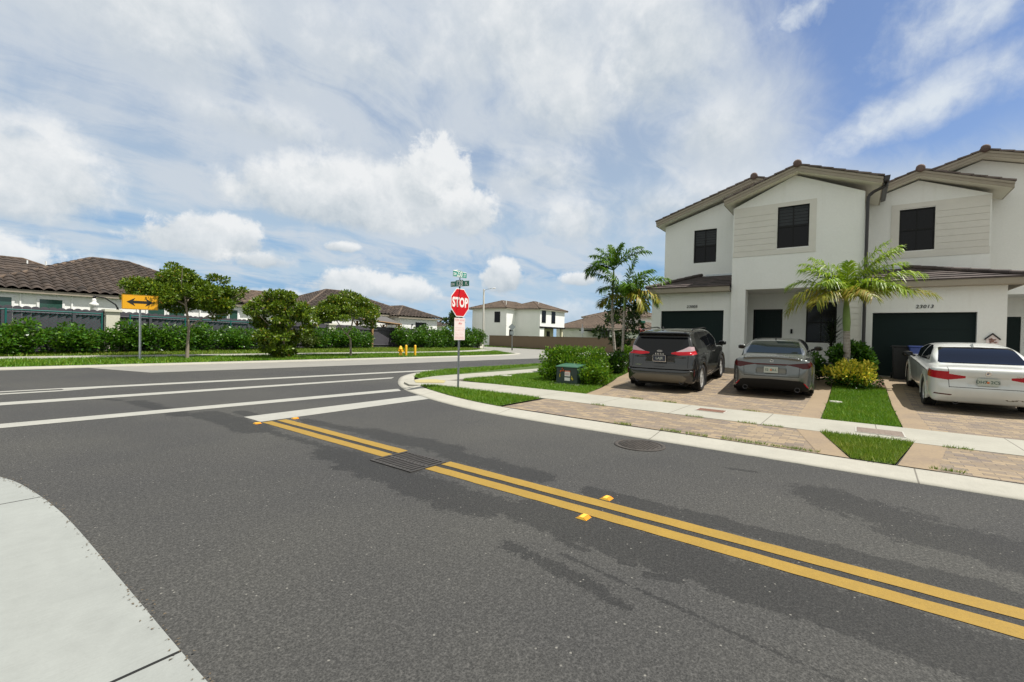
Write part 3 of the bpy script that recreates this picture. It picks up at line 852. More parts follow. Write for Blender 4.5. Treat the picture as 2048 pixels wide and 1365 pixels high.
# --- street trees on the far verge
def limb_tree(name, loc, trunk, limbs, lumps, nleaf, size, label, cat='tree', mat='leaf_tree', bark='bark', shell=.2, up=.2, r0=.07):
    t = empty(name, loc, label=label, cat=cat)
    b = MB()
    n = len(trunk)
    b.tube(trunk, [r0 * (1.25 if i == 0 else 1 - .45*i/(n-1)) for i in range(n)], 10)
    b.build('trunk', M[bark], t)
    lm = MB()
    for path, r in limbs:
        lm.tube(path, [r * (1 - .7*i/(len(path)-1)) for i in range(len(path))], 7)
    lm.build('branches', M[bark], t)
    foliage('crown', lumps, nleaf, size, M[mat], t, shell=shell, up=up)
    return t
# the wide umbrella shaped tree
def umbrella_lumps(rx, ry, z0, z1, n, r, sx=0):
    out = []
    for i in range(n):
        a = rng.uniform(0, 6.28); q = math.sqrt(rng.uniform(0.0, 1))
        x, y = math.cos(a)*q*rx + sx, math.sin(a)*q*ry
        top = z1 - (z1 - z0) * (q**2) * .55
        z = rng.uniform(max(z0, top - 1.0), top)
        rr = r * rng.uniform(.55, 1.2)
        out.append((x, y, z, rr*1.25, rr*1.25, rr*.62))
    return out
lp = umbrella_lumps(2.0, 1.15, 2.45, 4.0, 62, .42)
lp = [(l[0], l[1] + .5) + tuple(l[2:]) for l in lp]
ext = [(-.45, .1, 4.28, .30, .3, .18), (-.15, 0, 4.1, .35, .3, .2), (-1.9, 0, 3.35, .45, .4, .2), (-2.1, -.2, 3.2, .35, .3, .16), (1.55, 0, 3.9, .40, .3, .18), (1.25, .2, 4.0, .3, .3, .15), (2.25, 0, 3.25, .40, .3, .2), (2.55, 0, 3.5, .25, .25, .13), (1.3, -.2, 2.15, .35, .35, .25), (1.7, .1, 2.4, .4, .35, .25), (-1.3, -.1, 2.75, .5, .45, .25)]
for i in range(22):
    ext.append((rng.uniform(.5, 2.0), rng.uniform(-.4, .6), rng.uniform(2.6, 3.55), .38*rng.uniform(.7, 1.15), .36, .24))
lp += [(e[0], e[1] + .5) + tuple(e[2:]) for e in ext]
limb_tree('street_tree', (7.80, 24.75, .08), [(0, 0, -.1), (.02, 0, .7), (.06, .02, 1.5), (.0, 0, 1.95), (-.08, 0, 2.5), (-.12, 0, 2.9)],
    [([(.06, 0, 1.5), (.35, .05, 1.75), (.9, .1, 2.1), (1.5, .1, 2.7)], .045), ([(-.08, 0, 2.5), (-.7, .1, 2.9), (-1.6, .2, 3.2)], .04), ([(-.1, 0, 2.6), (.3, .3, 3.1), (1.0, .5, 3.5)], .04), ([(-.12, 0, 2.8), (-.4, -.4, 3.3), (-.4, -.5, 4.1)], .035), ([(.9, .1, 2.1), (1.6, -.2, 2.2)], .025), ([(1.5, .1, 2.7), (2.4, .1, 3.35)], .02)],
    lp, 36000, .125, 'flat topped umbrella shaped tree with slim trunk right of the arrow sign', up=.1)
# low bushy tree with leaves down to the grass
lp = []
for i in range(60):
    a = rng.uniform(0, 6.28); z = rng.uniform(.25, 3.3); w = 1.55 * math.sin(min(1, z/3.4)*math.pi*.72 + .35)
    q = rng.uniform(.2, 1); rr = .32 * rng.uniform(.6, 1.2)
    lp.append((math.cos(a)*q*w, math.sin(a)*q*w*.8, z, rr, rr, rr*.65))
lp += [(-1.55, 0, 2.45, .4, .35, .28), (-1.35, 0, 2.75, .3, .3, .2), (-.2, 0, 3.3, .35, .35, .25), (.3, 0, 3.25, .4, .3, .25), (-.1, 0, .3, .5, .4, .28), (1.1, 0, 2.6, .45, .4, .3)]
limb_tree('street_tree', (11.75, 23.8, .08), [(0, 0, -.1), (.05, 0, .8), (.0, 0, 1.8), (.1, 0, 2.6)], [([(.0, 0, .9), (-.6, 0, 1.6), (-1.4, 0, 2.4)], .04), ([(.05, 0, 1.2), (.7, 0, 1.9), (1.1, 0, 2.6)], .04), ([(.0, 0, 1.8), (.3, .4, 2.4), (.3, .5, 3.1)], .03)],
    lp, 15000, .145, 'low bushy tree with big leaves reaching down to the grass', up=-.1)
# leaning tree with a pale bent trunk and a domed crown
lp = umbrella_lumps(1.85, 1.6, 2.1, 3.55, 44, .40, sx=-.35)
lp += [(-2.0, 0, 2.3, .5, .45, .35), (1.35, 0, 2.2, .4, .4, .25), (-.3, 0, 3.7, .5, .45, .22), (.25, 0, 3.6, .45, .4, .2), (.9, 0, 2.0, .3, .3, .2), (-1.1, 0, 3.35, .5, .4, .25), (1.5, 0, 1.9, .25, .25, .15)]
limb_tree('street_tree', (15.98, 24.1, .08), [(0, 0, -.1), (-.03, 0, .5), (-.06, 0, 1.05), (-.28, 0, 1.35), (-.02, 0, 1.7), (.08, 0, 2.2), (-.02, 0, 2.6)],
    [([(-.28, 0, 1.3), (-.55, .05, 1.6), (-1.0, .1, 2.2), (-1.6, .1, 2.7)], .04), ([(.08, 0, 2.2), (.6, .1, 2.5), (1.2, 0, 2.6)], .035), ([(0, 0, 2.5), (-.5, .3, 3.0), (-.5, .3, 3.5)], .03)],
    lp, 20000, .12, 'domed tree with a pale bent trunk left of the hydrant', up=.1, r0=.065)

# --- hedge behind the transformer
def hedge_block():
    t = empty('hedge', (0, 0, 0), label='bright green clipped hedge around the dark green utility box', cat='hedge')
    lumps = []
    C = [(11.9, 8.9), (12.3, 8.2), (12.8, 7.4), (13.2, 6.8), (13.5, 7.0)]
    path = [(13.2, 8.25), (13.3, 7.95), (13.3, 7.6), (13.25, 6.95), (13.3, 6.55)]
    for i in range(150):
        k = rng.uniform(0, len(path) - 1.001); j = int(k); f = k - j
        x = path[j][0]*(1-f) + path[j+1][0]*f + rng.uniform(-.48, .62); y = path[j][1]*(1-f) + path[j+1][1]*f
        r = .24 * rng.uniform(.7, 1.2); zz = zl(x, y)
        lumps.append((x, y, zz + rng.uniform(.15, .83), r, r, r*.9))
    for y0 in (8.1, 7.85, 6.45, 6.2):                 # front returns beside the box
        for i in range(7):
            x = rng.uniform(12.45, 13.2); r = .24*rng.uniform(.7, 1.1)
            lumps.append((x, y0 + rng.uniform(-.15, .15), zl(x, y0) + rng.uniform(.15, .62), r, r, r*.9))
    for i in range(9):
        x = rng.uniform(12.15, 12.75); r = .2*rng.uniform(.7, 1.1)
        lumps.append((x, 6.46 + rng.uniform(-.06, .05), zl(x, 6.5) + rng.uniform(.12, .48), r, r*.7, r*.9))
    foliage('foliage', lumps, 24000, .085, M['leaf_hedge'], t, shell=.35, up=.5, aspect=.5)
    st = MB()
    for i in range(40):
        k = rng.uniform(0, len(path) - 1.001); j = int(k); f = k - j
        x = path[j][0]*(1-f) + path[j+1][0]*f; y = path[j][1]*(1-f) + path[j+1][1]*f
        z = zl(x, y)
        st.tube([(x, y, z - .02), (x + rng.uniform(-.1, .1), y + rng.uniform(-.1, .1), z + .5)], [.012, .006], 5)
    # new shoots standing above the clipped top
    st.build('stems', M['bark_dark'], t)
    P = []; Dd = []
    for i in range(230):
        k = rng.uniform(0, len(path) - 1.001); j = int(k); f = k - j
        x = path[j][0]*(1-f) + path[j+1][0]*f + rng.uniform(-.5, .65); y = path[j][1]*(1-f) + path[j+1][1]*f
        z = zl(x, y) + .93; hh = rng.uniform(.05, .24)
        for m in range(5):
            P.append((x + rng.normal()*.015, y + rng.normal()*.015, z + hh*m/5)); Dd.append((rng.normal()*.6, rng.normal()*.6, .7))
    V, F = leaf_quads(np.array(P), np.array(Dd), .085, .45)
    obj('new_shoots', np_mesh('new_shoots', V, F, M['leaf_hedge']), t)
hedge_block()
def small_bush(name, x, y, z, rx, ry, h, n, size, mat, label, ncl=18, r=.2, cat='bush', up=.35, shell=.3, aspect=.55):
    t = empty(name, (x, y, z), label=label, cat=cat)
    foliage('foliage', clump_set(rx, ry, h, ncl, r), n, size, M[mat], t, shell=shell, up=up, aspect=aspect)
    stems(t, M['bark_dark'], rx, ry, h, 6, .012)
    return t
small_bush('bush', 15.6, 7.15, zl(15.6, 7.1), .75, .55, .8, 3000, .09, 'leaf_clusia', 'dark low bush at the foot of the twin palms, beside the parked suv')
small_bush('bush', 17.6, 7.2, zl(17, 7.2), .8, .45, .95, 1800, .09, 'leaf_hedge', 'green bush behind the left rear corner of the parked suv')
small_bush('bush', 17.5, .02, zg(17.5), .75, .52, 1.22, 5200, .12, 'leaf_clusia', 'glossy broad leaved green bush behind the yellow croton by the wall', 22, .28)
small_bush('bush', 17.3, 1.15, zg(17.3), .55, .42, .78, 1700, .10, 'leaf_clusia', 'dark green bush beside the grey sedan, left of the palm', 14, .22)
t = small_bush('croton_bush', 16.15, .02, zg(16.15), .52, .62, .78, 4200, .075, 'leaf_croton', 'yellow and green variegated croton at the foot of the front palm', 26, .19, aspect=.5, up=.6)
foliage('lower_foliage', [(-.25, .1, .18, .3, .52, .24), (-.38, -.1, .14, .2, .4, .18), (0, .45, .2, .35, .2, .26), (0, -.45, .18, .35, .18, .22)], 800, .075, M['leaf_clusia'], t, shell=.3)

# --- palms
def frond(name, base, az, elev, length, droop, mat, parent, nl=54, leaf=.42, width=.032, hang=.35, twist=0, spread=1.0):
    """one feather leaf: a curved midrib with two rows of drooping leaflets"""
    n = 14; pts = []; p = np.array(base, float); e = elev
    step = length / n
    h = np.array([math.cos(az), math.sin(az), 0])
    T = []
    for i in range(n + 1):
        pts.append(p.copy())
        d = h * math.cos(e) + np.array([0, 0, math.sin(e)])
        T.append(d); p = p + d * step; e -= droop / n * (1.6 * i / n + .3)
    pts = np.array(pts); T = np.array(T)
    b = MB(); b.tube([tuple(q) for q in pts], [.014 * (1 - .85*i/n) + .003 for i in range(n + 1)], 5)
    V = [list(v) for v in b.v]; F = [list(f) for f in b.f]
    side = np.cross(h, [0, 0, 1.0]); 
    for i in range(nl):
        t = .16 + .84 * (i + .5) / nl
        k = t * n; j = min(n - 1, int(k)); f = k - j
        q = pts[j]*(1-f) + pts[j+1]*f; d = T[j]
        up = np.cross(side, d); 
        L = leaf * (math.sin(math.pi * (.12 + .80*t)) ** .7) * random.uniform(.88, 1.08)
        for s in (-1, 1):
            fw = .55 + .5 * t
            dd = side*s*spread + d*fw + up*(random.choice((.55, .25, -.05)) - .1*t) + np.array([random.gauss(0, .13), random.gauss(0, .13), random.gauss(0, .13)])
            dd /= np.linalg.norm(dd)
            wv = np.cross(dd, up); wv /= np.linalg.norm(wv) + 1e-9
            hg = hang * random.uniform(.7, 1.5); m1 = q + dd * L * .5 + np.array([0, 0, -hg*L*.12]); m2 = q + dd * L * .92 + np.array([0, 0, -hg*L*.75])
            w = width * random.uniform(.8, 1.15)
            c = len(V)
            V += [list(q - wv*w*.25), list(q + wv*w*.25), list(m1 + wv*w*.5), list(m1 - wv*w*.5), list(m2)]
            F += [[c, c+1, c+2, c+3], [c+3, c+2, c+4, c+4]]
    quads = [f for f in F if len(f) == 4]
    me = bpy.data.meshes.new(name)
    clean = []
    for f in F:
        g = []
        for i in f:
            if i not in g: g.append(i)
        clean.append(g)
    me.from_pydata(V, [], clean); me.materials.append(mat); me.update()
    return obj(name, me, parent)

def palm(loc, trunk, r0, r1, shaft, fronds, label, leaf=.42, width=.032, bright=False):
    t = empty('palm_tree', loc, label=label, cat='palm tree')
    b = MB(); n = len(trunk)
    b.tube(trunk, [r0 + (r1 - r0) * (i/(n-1))**.6 for i in range(n)], 14)
    b.build('trunk', M['palm_trunk'], t)
    top = Vector(trunk[-1]); prv = Vector(trunk[-2]); d = (top - prv).normalized()
    c = MB(); c.tube([top - d*.02, top + d*shaft*.25, top + d*shaft*.7, top + d*shaft], [r1*1.02, r1*1.25, r1*1.0, r1*.55], 12)
    c.build('crownshaft', M['crownshaft'], t)
    base = top + d * shaft
    for i, f in enumerate(fronds):
        az, el, ln, dr = f[:4]
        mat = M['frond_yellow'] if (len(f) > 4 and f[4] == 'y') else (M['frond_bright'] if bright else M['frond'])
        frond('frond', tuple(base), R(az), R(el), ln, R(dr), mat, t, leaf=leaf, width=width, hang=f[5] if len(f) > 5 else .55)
    return t
# in front of the house: world azimuth 90 = left in the picture, -90 = right, 180 = towards the camera
zp = zg(16.9)
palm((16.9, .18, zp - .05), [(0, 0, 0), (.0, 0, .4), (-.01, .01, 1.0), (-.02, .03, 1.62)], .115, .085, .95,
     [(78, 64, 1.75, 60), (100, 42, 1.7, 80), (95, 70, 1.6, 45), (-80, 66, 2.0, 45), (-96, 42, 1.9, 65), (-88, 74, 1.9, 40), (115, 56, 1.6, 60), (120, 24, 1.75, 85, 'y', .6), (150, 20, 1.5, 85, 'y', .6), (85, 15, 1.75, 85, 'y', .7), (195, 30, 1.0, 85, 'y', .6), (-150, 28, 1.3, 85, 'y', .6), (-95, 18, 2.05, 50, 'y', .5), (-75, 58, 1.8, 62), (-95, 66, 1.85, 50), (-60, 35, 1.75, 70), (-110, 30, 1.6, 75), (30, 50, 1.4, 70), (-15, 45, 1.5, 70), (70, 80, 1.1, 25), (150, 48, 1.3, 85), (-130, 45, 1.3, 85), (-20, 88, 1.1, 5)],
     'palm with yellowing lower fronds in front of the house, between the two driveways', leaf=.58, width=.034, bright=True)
palm((16.9, 7.62, zl(16.9, 7.6)), [(.05, -.06, 0), (.03, .0, .8), (0, .10, 1.7), (0, .16, 2.5), (0, .14, 3.45)], .06, .042, .55,
     [(80, 55, 1.45, 70), (95, 30, 1.3, 80), (110, 20, 1.25, 95), (-85, 60, 1.45, 65), (-72, 48, 1.6, 60), (100, 70, 1.2, 50), (-100, 80, 1.1, 30), (150, 40, 1.1, 85), (60, 82, 1.1, 25)],
     'taller palm with slim curved trunk, left of the pair beside the parked suv', leaf=.44, width=.044)
palm((16.5, 7.12, zl(16.5, 7.0)), [(0, .02, 0), (0, -.01, .9), (0, -.02, 1.8), (.0, -.03, 2.35)], .058, .042, .5,
     [(95, 55, 1.8, 60), (85, 12, 1.2, 75, 'y', .5), (110, 66, 1.6, 45), (75, 40, 1.4, 70), (-85, 42, 1.8, 60), (-60, 16, 1.35, 80), (-100, 24, 1.6, 95, 'y', .5), (-120, 12, 1.4, 100, 'y', .6), (-80, 80, 1.55, 12), (-95, 60, 1.5, 55), (-150, 45, 1.1, 75), (20, 50, 1.1, 70)],
     'shorter palm of the pair beside the parked suv, with a frond touching the garage roof', leaf=.56, width=.050)
# dark tree behind the palms
lp = []
for i in range(40):
    z = rng.uniform(.9, 4.0); w = 1.15 * math.sin(min(1, (z - .5)/3.9)*math.pi*.85 + .2)
    a = rng.uniform(0, 6.28); q = rng.uniform(.3, 1); rr = .30*rng.uniform(.6, 1.25)
    lp.append((math.cos(a)*q*w, math.sin(a)*q*w, z, rr, rr, rr*.8))
lp += [(.2, -.55, 4.1, .3, .3, .45), (0, .9, 3.3, .25, .25, .25), (-.2, 1.3, 1.8, .4, .4, .3), (0, -.7, 3.0, .3, .3, .3)]
limb_tree('dark_tree', (22.5, 9.6, .1), [(0, 0, -.1), (.02, 0, 1.0), (0, .05, 2.0), (0, 0, 3.2)], [([(0, 0, 1.2), (0, .5, 1.6), (0, 1.1, 1.9)], .03), ([(0, 0, 1.8), (.1, -.4, 2.6), (.1, -.6, 3.8)], .03), ([(0, 0, 2.2), (0, .5, 2.9)], .025)],
    lp, 3300, .17, 'dark leaved young tree behind the twin palms', mat='leaf_dark', bark='bark_dark', r0=.05, up=.1)
# sword leaved plant in the porch
t = empty('yucca', (20.0, .68, .5), label='dark spiky yucca in front of the porch window', cat='plant')
V = []; F = []
for i in range(110):
    a = random.uniform(0, 6.28); e = random.uniform(-.2, 1.35); L = random.uniform(.45, .75)
    b0 = np.array([random.gauss(0, .03), random.gauss(0, .03), .95 + random.uniform(0, .75)])
    d = np.array([math.cos(a)*math.cos(e), math.sin(a)*math.cos(e), math.sin(e)]); w = np.cross(d, [0, 0, 1]); w /= np.linalg.norm(w)
    c = len(V); V += [list(b0 - w*.018), list(b0 + w*.018), list(b0 + d*L*.55 + w*.016 - np.array([0, 0, .02])), list(b0 + d*L*.55 - w*.016 - np.array([0, 0, .02])), list(b0 + d*L - np.array([0, 0, .10*L]))]
    F += [(c, c+1, c+2, c+3), (c+3, c+2, c+4)]
me = bpy.data.meshes.new('leaves'); me.from_pydata(V, [], F); me.materials.append(M['yucca']); obj('leaves', me, t)
MB().tube([(0, 0, .25), (.02, .01, .8), (0, 0, 1.7)], [.05, .04, .03], 8).build('stem', M['bark_dark'], t)
MB().lathe([(.14, .03), (.19, .28), (.21, .36), (.18, .36), (.17, .30), (0, .30)], n=20).build('pot', M['bin_dark'], t)
# ------------------------------------------------------------------ the townhouse
TH = empty('townhouse', (0, 0, 0), label='white two storey townhouse with brown tiled gables and dark garage doors', cat='townhouse')
def wall_x(mb, X, y0, y1, z0, z1, holes=(), depth=.12):
    """wall in the plane x = X seen from -x, with real openings (ya, yb, za, zb) and their reveals"""
    ys = sorted({y0, y1, *[h[0] for h in holes], *[h[1] for h in holes]})
    zs = sorted({z0, z1, *[h[2] for h in holes], *[h[3] for h in holes]})
    for a, b in zip(ys, ys[1:]):
        for c, d in zip(zs, zs[1:]):
            m, k = (a + b)/2, (c + d)/2
            if any(h[0] < m < h[1] and h[2] < k < h[3] for h in holes): continue
            mb.quad((X, b, c), (X, a, c), (X, a, d), (X, b, d))
    for a, b, c, d in holes:
        x2 = X + depth
        mb.quad((X, a, c), (x2, a, c), (x2, a, d), (X, a, d)); mb.quad((X, b, d), (x2, b, d), (x2, b, c), (X, b, c))
        mb.quad((X, a, d), (x2, a, d), (x2, b, d), (X, b, d)); mb.quad((X, b, c), (x2, b, c), (x2, a, c), (X, a, c))
    return mb
def window_x(parent, X, a, b, c, d, blinds=True, grid=True):
    """sash window facing -x; the pane sits behind the frame"""
    f = MB(); t = .045; x0, x1 = X, X + .05
    f.box(x0, x1, a, a+t, c, d); f.box(x0, x1, b-t, b, c, d); f.box(x0, x1, a+t, b-t, c, c+t); f.box(x0, x1, a+t, b-t, d-t, d)
    m = (c + d)/2; f.box(x0+.006, x1, a+t, b-t, m-.03, m+.03)
    if grid:
        y = (a + b)/2; f.box(x0+.012, x1-.004, y-.016, y+.016, c+t, m-.03); f.box(x0+.010, x1-.004, y-.016, y+.016, m+.03, d-t)
    w = empty('window', (0, 0, 0)); w.parent = parent
    f.build('frame', M['dark_frame'], w)
    MB().box(X+.030, X+.036, a+t*.5, b-t*.5, c+t*.5, d-t*.5).build('pane', M['glass'], w)
    if blinds:
        s = MB(); k = 6; h = (d - m - .08)/k
        for i in range(k):
            z = m + .05 + i*h
            s.add([(X+.028, b-t, z), (X+.028, a+t, z), (X+.0295, a+t, z+h*.82), (X+.0295, b-t, z+h*.82)], [(0, 1, 2, 3)])
        s.build('blind', M['blind'], w, recalc=False)
    return w
XE, XG, XU, XU2, XP = 19.3, 19.5, 21.0, 21.9, 21.2
zb = .40
EV = 6.70
# entry block
mb = MB()
wall_x(mb, XE, 3.40, 3.90, zb, 3.54)
wall_x(mb, XE, -.15, 3.90, 3.54, EV, [(1.41, 2.40, 5.02, 6.58)])
mb.quad((XE, 3.90, EV), (XE, -.15, EV), (XE, 1.875, 7.62))
mb.quad((XE, 3.40, zb), (XE+.5, 3.40, zb), (XE+.5, 3.40, 3.54), (XE, 3.40, 3.54))
mb.quad((XE, 3.90, zb), (XE, 3.90, EV), (XU+.6, 3.90, EV), (XU+.6, 3.90, zb))
mb.quad((XE, -.15, zb), (XU2+.1, -.15, zb), (XU2+.1, -.15, EV), (XE, -.15, EV))
mb.quad((XE, .32, zb), (XE, .32, 3.54), (XP, .32, 3.54), (XP, .32, zb))
mb.quad((XE, 3.9, 3.54), (XE, -.15, 3.54), (XP, -.15, 3.54), (XP, 3.9, 3.54))
wall_x(mb, XP, .3, 3.9, zb, 3.54, [(2.36, 3.41, .5, 2.90), (.58, 1.56, 1.58, 3.14)], .10)
mb.build('wall', M['stucco'], TH, recalc=False)
# siding pier right of the porch
sd = MB()
wall_x(sd, XE, -.15, .24, zb, 3.54)
zz_ = zb
while zz_ < 3.5:
    sd.box(XE-.018, XE, -.15, .22, zz_, min(3.54, zz_+.18)); zz_ += .20
sd.build('siding_pier', M['siding'], TH)
cb = MB(); cb.box(XE-.018, XE+.01, .225, .32, zb, 3.54); cb.build('corner_board', M['stucco'], TH)
# garage walls
g1 = (4.20, 6.70, .45, 2.78); g2 = (-2.94, -.45, .45, 2.62)
mb = MB()
wall_x(mb, XG, 3.90, 7.11, zb, 3.70, [g1], .16)
mb.quad((XG, 7.11, zb), (XG, 7.11, 3.7), (XU+9, 7.11, 3.7), (XU+9, 7.11, zb))
mb.build('wall', M['stucco'], TH, recalc=False)
mb = MB()
wall_x(mb, XG, -3.56, -.15, zb, 3.70, [g2], .22)
mb.quad((XG, -3.56, zb), (XU2+9, -3.56, zb), (XU2+9, -3.56, 3.7), (XG, -3.56, 3.7))
mb.build('wall', M['stucco'], TH, recalc=False)
# upper walls
mb = MB()
wall_x(mb, XU, 3.80, 7.11, 3.6, 6.45, [(4.89, 5.83, 4.98, 6.47-.04)], .10)
mb.quad((XU, 7.11, 6.45), (XU, 3.80, 6.45), (XU, 3.8, 7.75), (XU, 7.11, 6.72))
mb.quad((XU, 7.11, 3.6), (XU, 7.11, 6.75), (XU+9, 7.11, 6.75), (XU+9, 7.11, 3.6))
mb.build('wall', M['stucco'], TH, recalc=False)
mb = MB()
wall_x(mb, XU2, -3.56, -.15, 3.6, 6.74, [(-2.16, -1.19, 5.0, 6.52)], .10)
mb.quad((XU2, -.15, 6.74), (XU2, -3.56, 6.74), (XU2, -1.69, 7.52), (XU2, -.15, 6.97))
mb.quad((XU2, -3.56, 3.6), (XU2+9, -3.56, 3.6), (XU2+9, -3.56, 6.74), (XU2, -3.56, 6.74))
mb.build('wall', M['stucco'], TH, recalc=False)
# third unit, set back at the right edge
mb = MB()
wall_x(mb, 23.0, -8.3, -3.56, 3.42, 6.9, [(-7.6, -6.6, 5.0, 6.5)], .1)
mb.quad((23.0, -3.2, 7.3), (23.0, -8.3, 7.3), (23.0, -8.3, 7.3), (23.0, -3.46, 8.2)) if False else mb.quad((23.0, 0, 6.9), (23.0, -7.4, 6.9), (23.0, -3.46, 8.22))
wall_x(mb, 24.6, -8.3, -3.56, zb, 3.42, [(-4.85, -4.45, .5, 2.72)], .1)
mb.quad((23.0, -3.56, 3.42), (23.0, -8.3, 3.42), (24.6, -8.3, 3.42), (24.6, -3.56, 3.42))
mb.quad((23.0, -8.3, zb), (30, -8.3, zb), (30, -8.3, 7.0), (23.0, -8.3, 7.0))
mb.quad((30, 7.11, zb), (30, 7.11, 7), (30, -8.3, 7), (30, -8.3, zb))
mb.build('wall', M['stucco'], TH, recalc=False)
window_x(TH, 23.06, -7.6, -6.6, 5.0, 6.5)
# windows
window_x(TH, XU+.05, 4.89, 5.83, 4.98, 6.43)
window_x(TH, XE+.05, 1.41, 2.40, 5.02, 6.58)
window_x(TH, XU2+.05, -2.16, -1.19, 5.0, 6.52, blinds=False)
window_x(TH, XP+.05, .58, 1.56, 1.58, 3.14, blinds=False)
# board panels framed round the two upper windows
def panel(X, y0, y1, z0, z1, hole, side):
    p = MB(); t = .018
    a, b, c, d = hole; fw = .21
    if side > 0: lo, hi = b + .03, y1 - .02       # boards between the window and the high-y end
    else: lo, hi = y0 + .02, a - .03
    p.box(X-t, X, y0, y1, d + .03, z1); p.box(X-t, X, y0, y1, z0, c - .03)
    if side > 0: p.box(X-t, X, y0, a - .0, c - .03, d + .03)
    else: p.box(X-t, X, b, y1, c - .03, d + .03)
    p.box(X-t, X, (b if side > 0 else a - .03), (b + .03 if side > 0 else a), c - .03, d + .03)
    p.build('window_surround', M['siding'], TH)
    q = MB(); n = 7; h = (d - c + .06)/n
    for i in range(n):
        q.box(X - .016, X, lo, hi, c - .03 + i*h + .014, c - .03 + (i+1)*h)
    q.box(X - .003, X, lo + .002, hi - .002, c - .03, d + .03)
    q.build('siding_panel', M['siding'], TH)
panel(XE, 1.20, 3.88, 4.80, 6.84 if False else 6.68, (1.41, 2.40, 5.02, 6.58 - .08), 1)
panel(XU2, -3.54, -.95, 4.74, 6.72, (-2.16, -1.19, 5.0, 6.52), -1)
# doors
def garage_door(X, a, b, c, d):
    p = empty('garage_door', (0, 0, 0)); p.parent = TH
    n = 4; h = (d - c)/n; q = MB()
    for i in range(n):
        q.box(X, X+.05, a-.01, b+.01, c + i*h + .006, c + (i+1)*h - .002)
    q.box(X+.012, X+.05, a, b, c, d)
    q.build('leaf', M['teal'], p)
    e = MB(); e.box(X-.02, X+.03, a-.012, a+.006, c, d); e.box(X-.02, X+.03, b-.006, b+.012, c, d)
    e.build('jamb_strip', M['teal'], p)
garage_door(XG+.11, *g1); garage_door(XG+.17, *g2)
fd = empty('front_door', (0, 0, 0)); fd.parent = TH
q = MB(); q.box(XP+.05, XP+.09, 2.42, 3.35, .5, 2.84); q.build('leaf', M['teal'], fd)
q = MB(); q.box(XP+.035, XP+.05, 2.62, 3.15, 1.75, 1.78); q.box(XP+.035, XP+.05, 2.62, 3.15, 2.58, 2.61); q.box(XP+.035, XP+.05, 2.62, 2.65, 1.78, 2.58); q.box(XP+.035, XP+.05, 3.12, 3.15, 1.78, 2.58)
q.build('moulding', M['teal'], fd)
q = MB(); q.box(XP, XP+.08, 2.36, 2.42, .5, 2.90); q.box(XP, XP+.08, 3.35, 3.41, .5, 2.90); q.box(XP, XP+.08, 2.42, 3.35, 2.84, 2.90); q.build('door_frame', M['dark_frame'], fd)
q = MB(); q.box(XP+.03, XP+.05, 2.46, 2.54, 1.42, 1.62); q.cyl((XP+.03, 2.50, 1.46), (XP-.02, 2.50, 1.46), .022, n=10); q.build('handle', M['galv'], fd)
q = MB(); q.box(24.65, 24.7, -4.85, -4.45, .5, 2.72); q.build('front_door', M['teal'], TH)
# porch lamp, numerals
q = MB(); q.box(XP-.04, XP, 2.00, 2.07, 1.92, 2.10); q.cyl((XP-.07, 2.035, 1.93), (XP-.07, 2.035, 2.08), .03, n=10); q.build('wall_lamp', M['dark_frame'], TH)
for txt, y, z in (('23005', 5.42, 2.94), ('23013', -1.74, 2.80)):
    text_on('house_number', txt, .155, M['number'], frame_mat((XG-.012, y, z), (0, -1, 0), (0, 0, 1)), TH, extrude=.01, shear=.15, sx=1.08, space=1.05)
# roofs
def gable(x0, x1, yr, zr, yl, yrt, s, left=True, right=True, name='roof'):
    """tiled gable: ridge along x at (yr, zr); slopes s down to yl (high y) and yrt (low y)"""
    rf = MB(); fa = MB(); so_ = MB(); c = .34
    for sg, ye in ((1, yl), (-1, yrt)):
        L = abs(ye - yr); n = int(round(L / c)); cc = L / n
        for k in range(n):
            a, b = k*cc, (k+1)*cc
            ya, yb = yr + sg*a, yr + sg*(b + .035)
            za, z_b = zr - s*a, zr - s*(b + .035)
            rf.prism([(ya, za - .05), (yb, z_b - .022), (yb, z_b + .032), (ya, za + .004)], 'x', x0 - .035 + random.uniform(-.012, .012), x1)
        ze = zr - s*L
        fa.prism([(yr, zr - .055), (ye, ze - .055), (ye, ze - .135), (yr, zr - .135)], 'x', x0 - .018, x0 + .03)
        fa.prism([(yr, zr - .137), (ye - sg*.01, ze - .137), (ye - sg*.01, ze - .25), (yr, zr - .25)], 'x', x0, x0 + .03)
        fa.box(x0 + .03, x1, min(ye, ye - sg*.03), max(ye, ye - sg*.03), ze - .25, ze - .05)
        so_.prism([(yr, zr - .20), (ye - sg*.03, ze - .20), (ye - sg*.03, ze - .245), (yr, zr - .245)], 'x', x0 + .03, x1)
    r = rf.build(name, M['tile_flat'], TH)
    fa.build('fascia', M['trim'], r); so_.build('soffit', M['trim_light'], r)
    cp = MB(); x = x0 - .09
    while x < min(x1, x0 + 8):
        cp.lathe([(.0, x), (.10, x), (.135, x + .03), (.118, x + .40)], (0, yr, zr + .0), 12, 'x'); x += .38
    cp.build('ridge_cap', M['cap_tile'], r)
    return r
gable(18.92, 28, 1.79, 7.90, 4.18, -.60, .36)
gable(20.6, 29, 3.44, 8.27, 7.42, -.10, .325)
gable(21.5, 29, -1.69, 7.83, -.02, -4.0, .36)
gable(22.6, 30, -3.46, 8.50, .2, -8.6, .33)
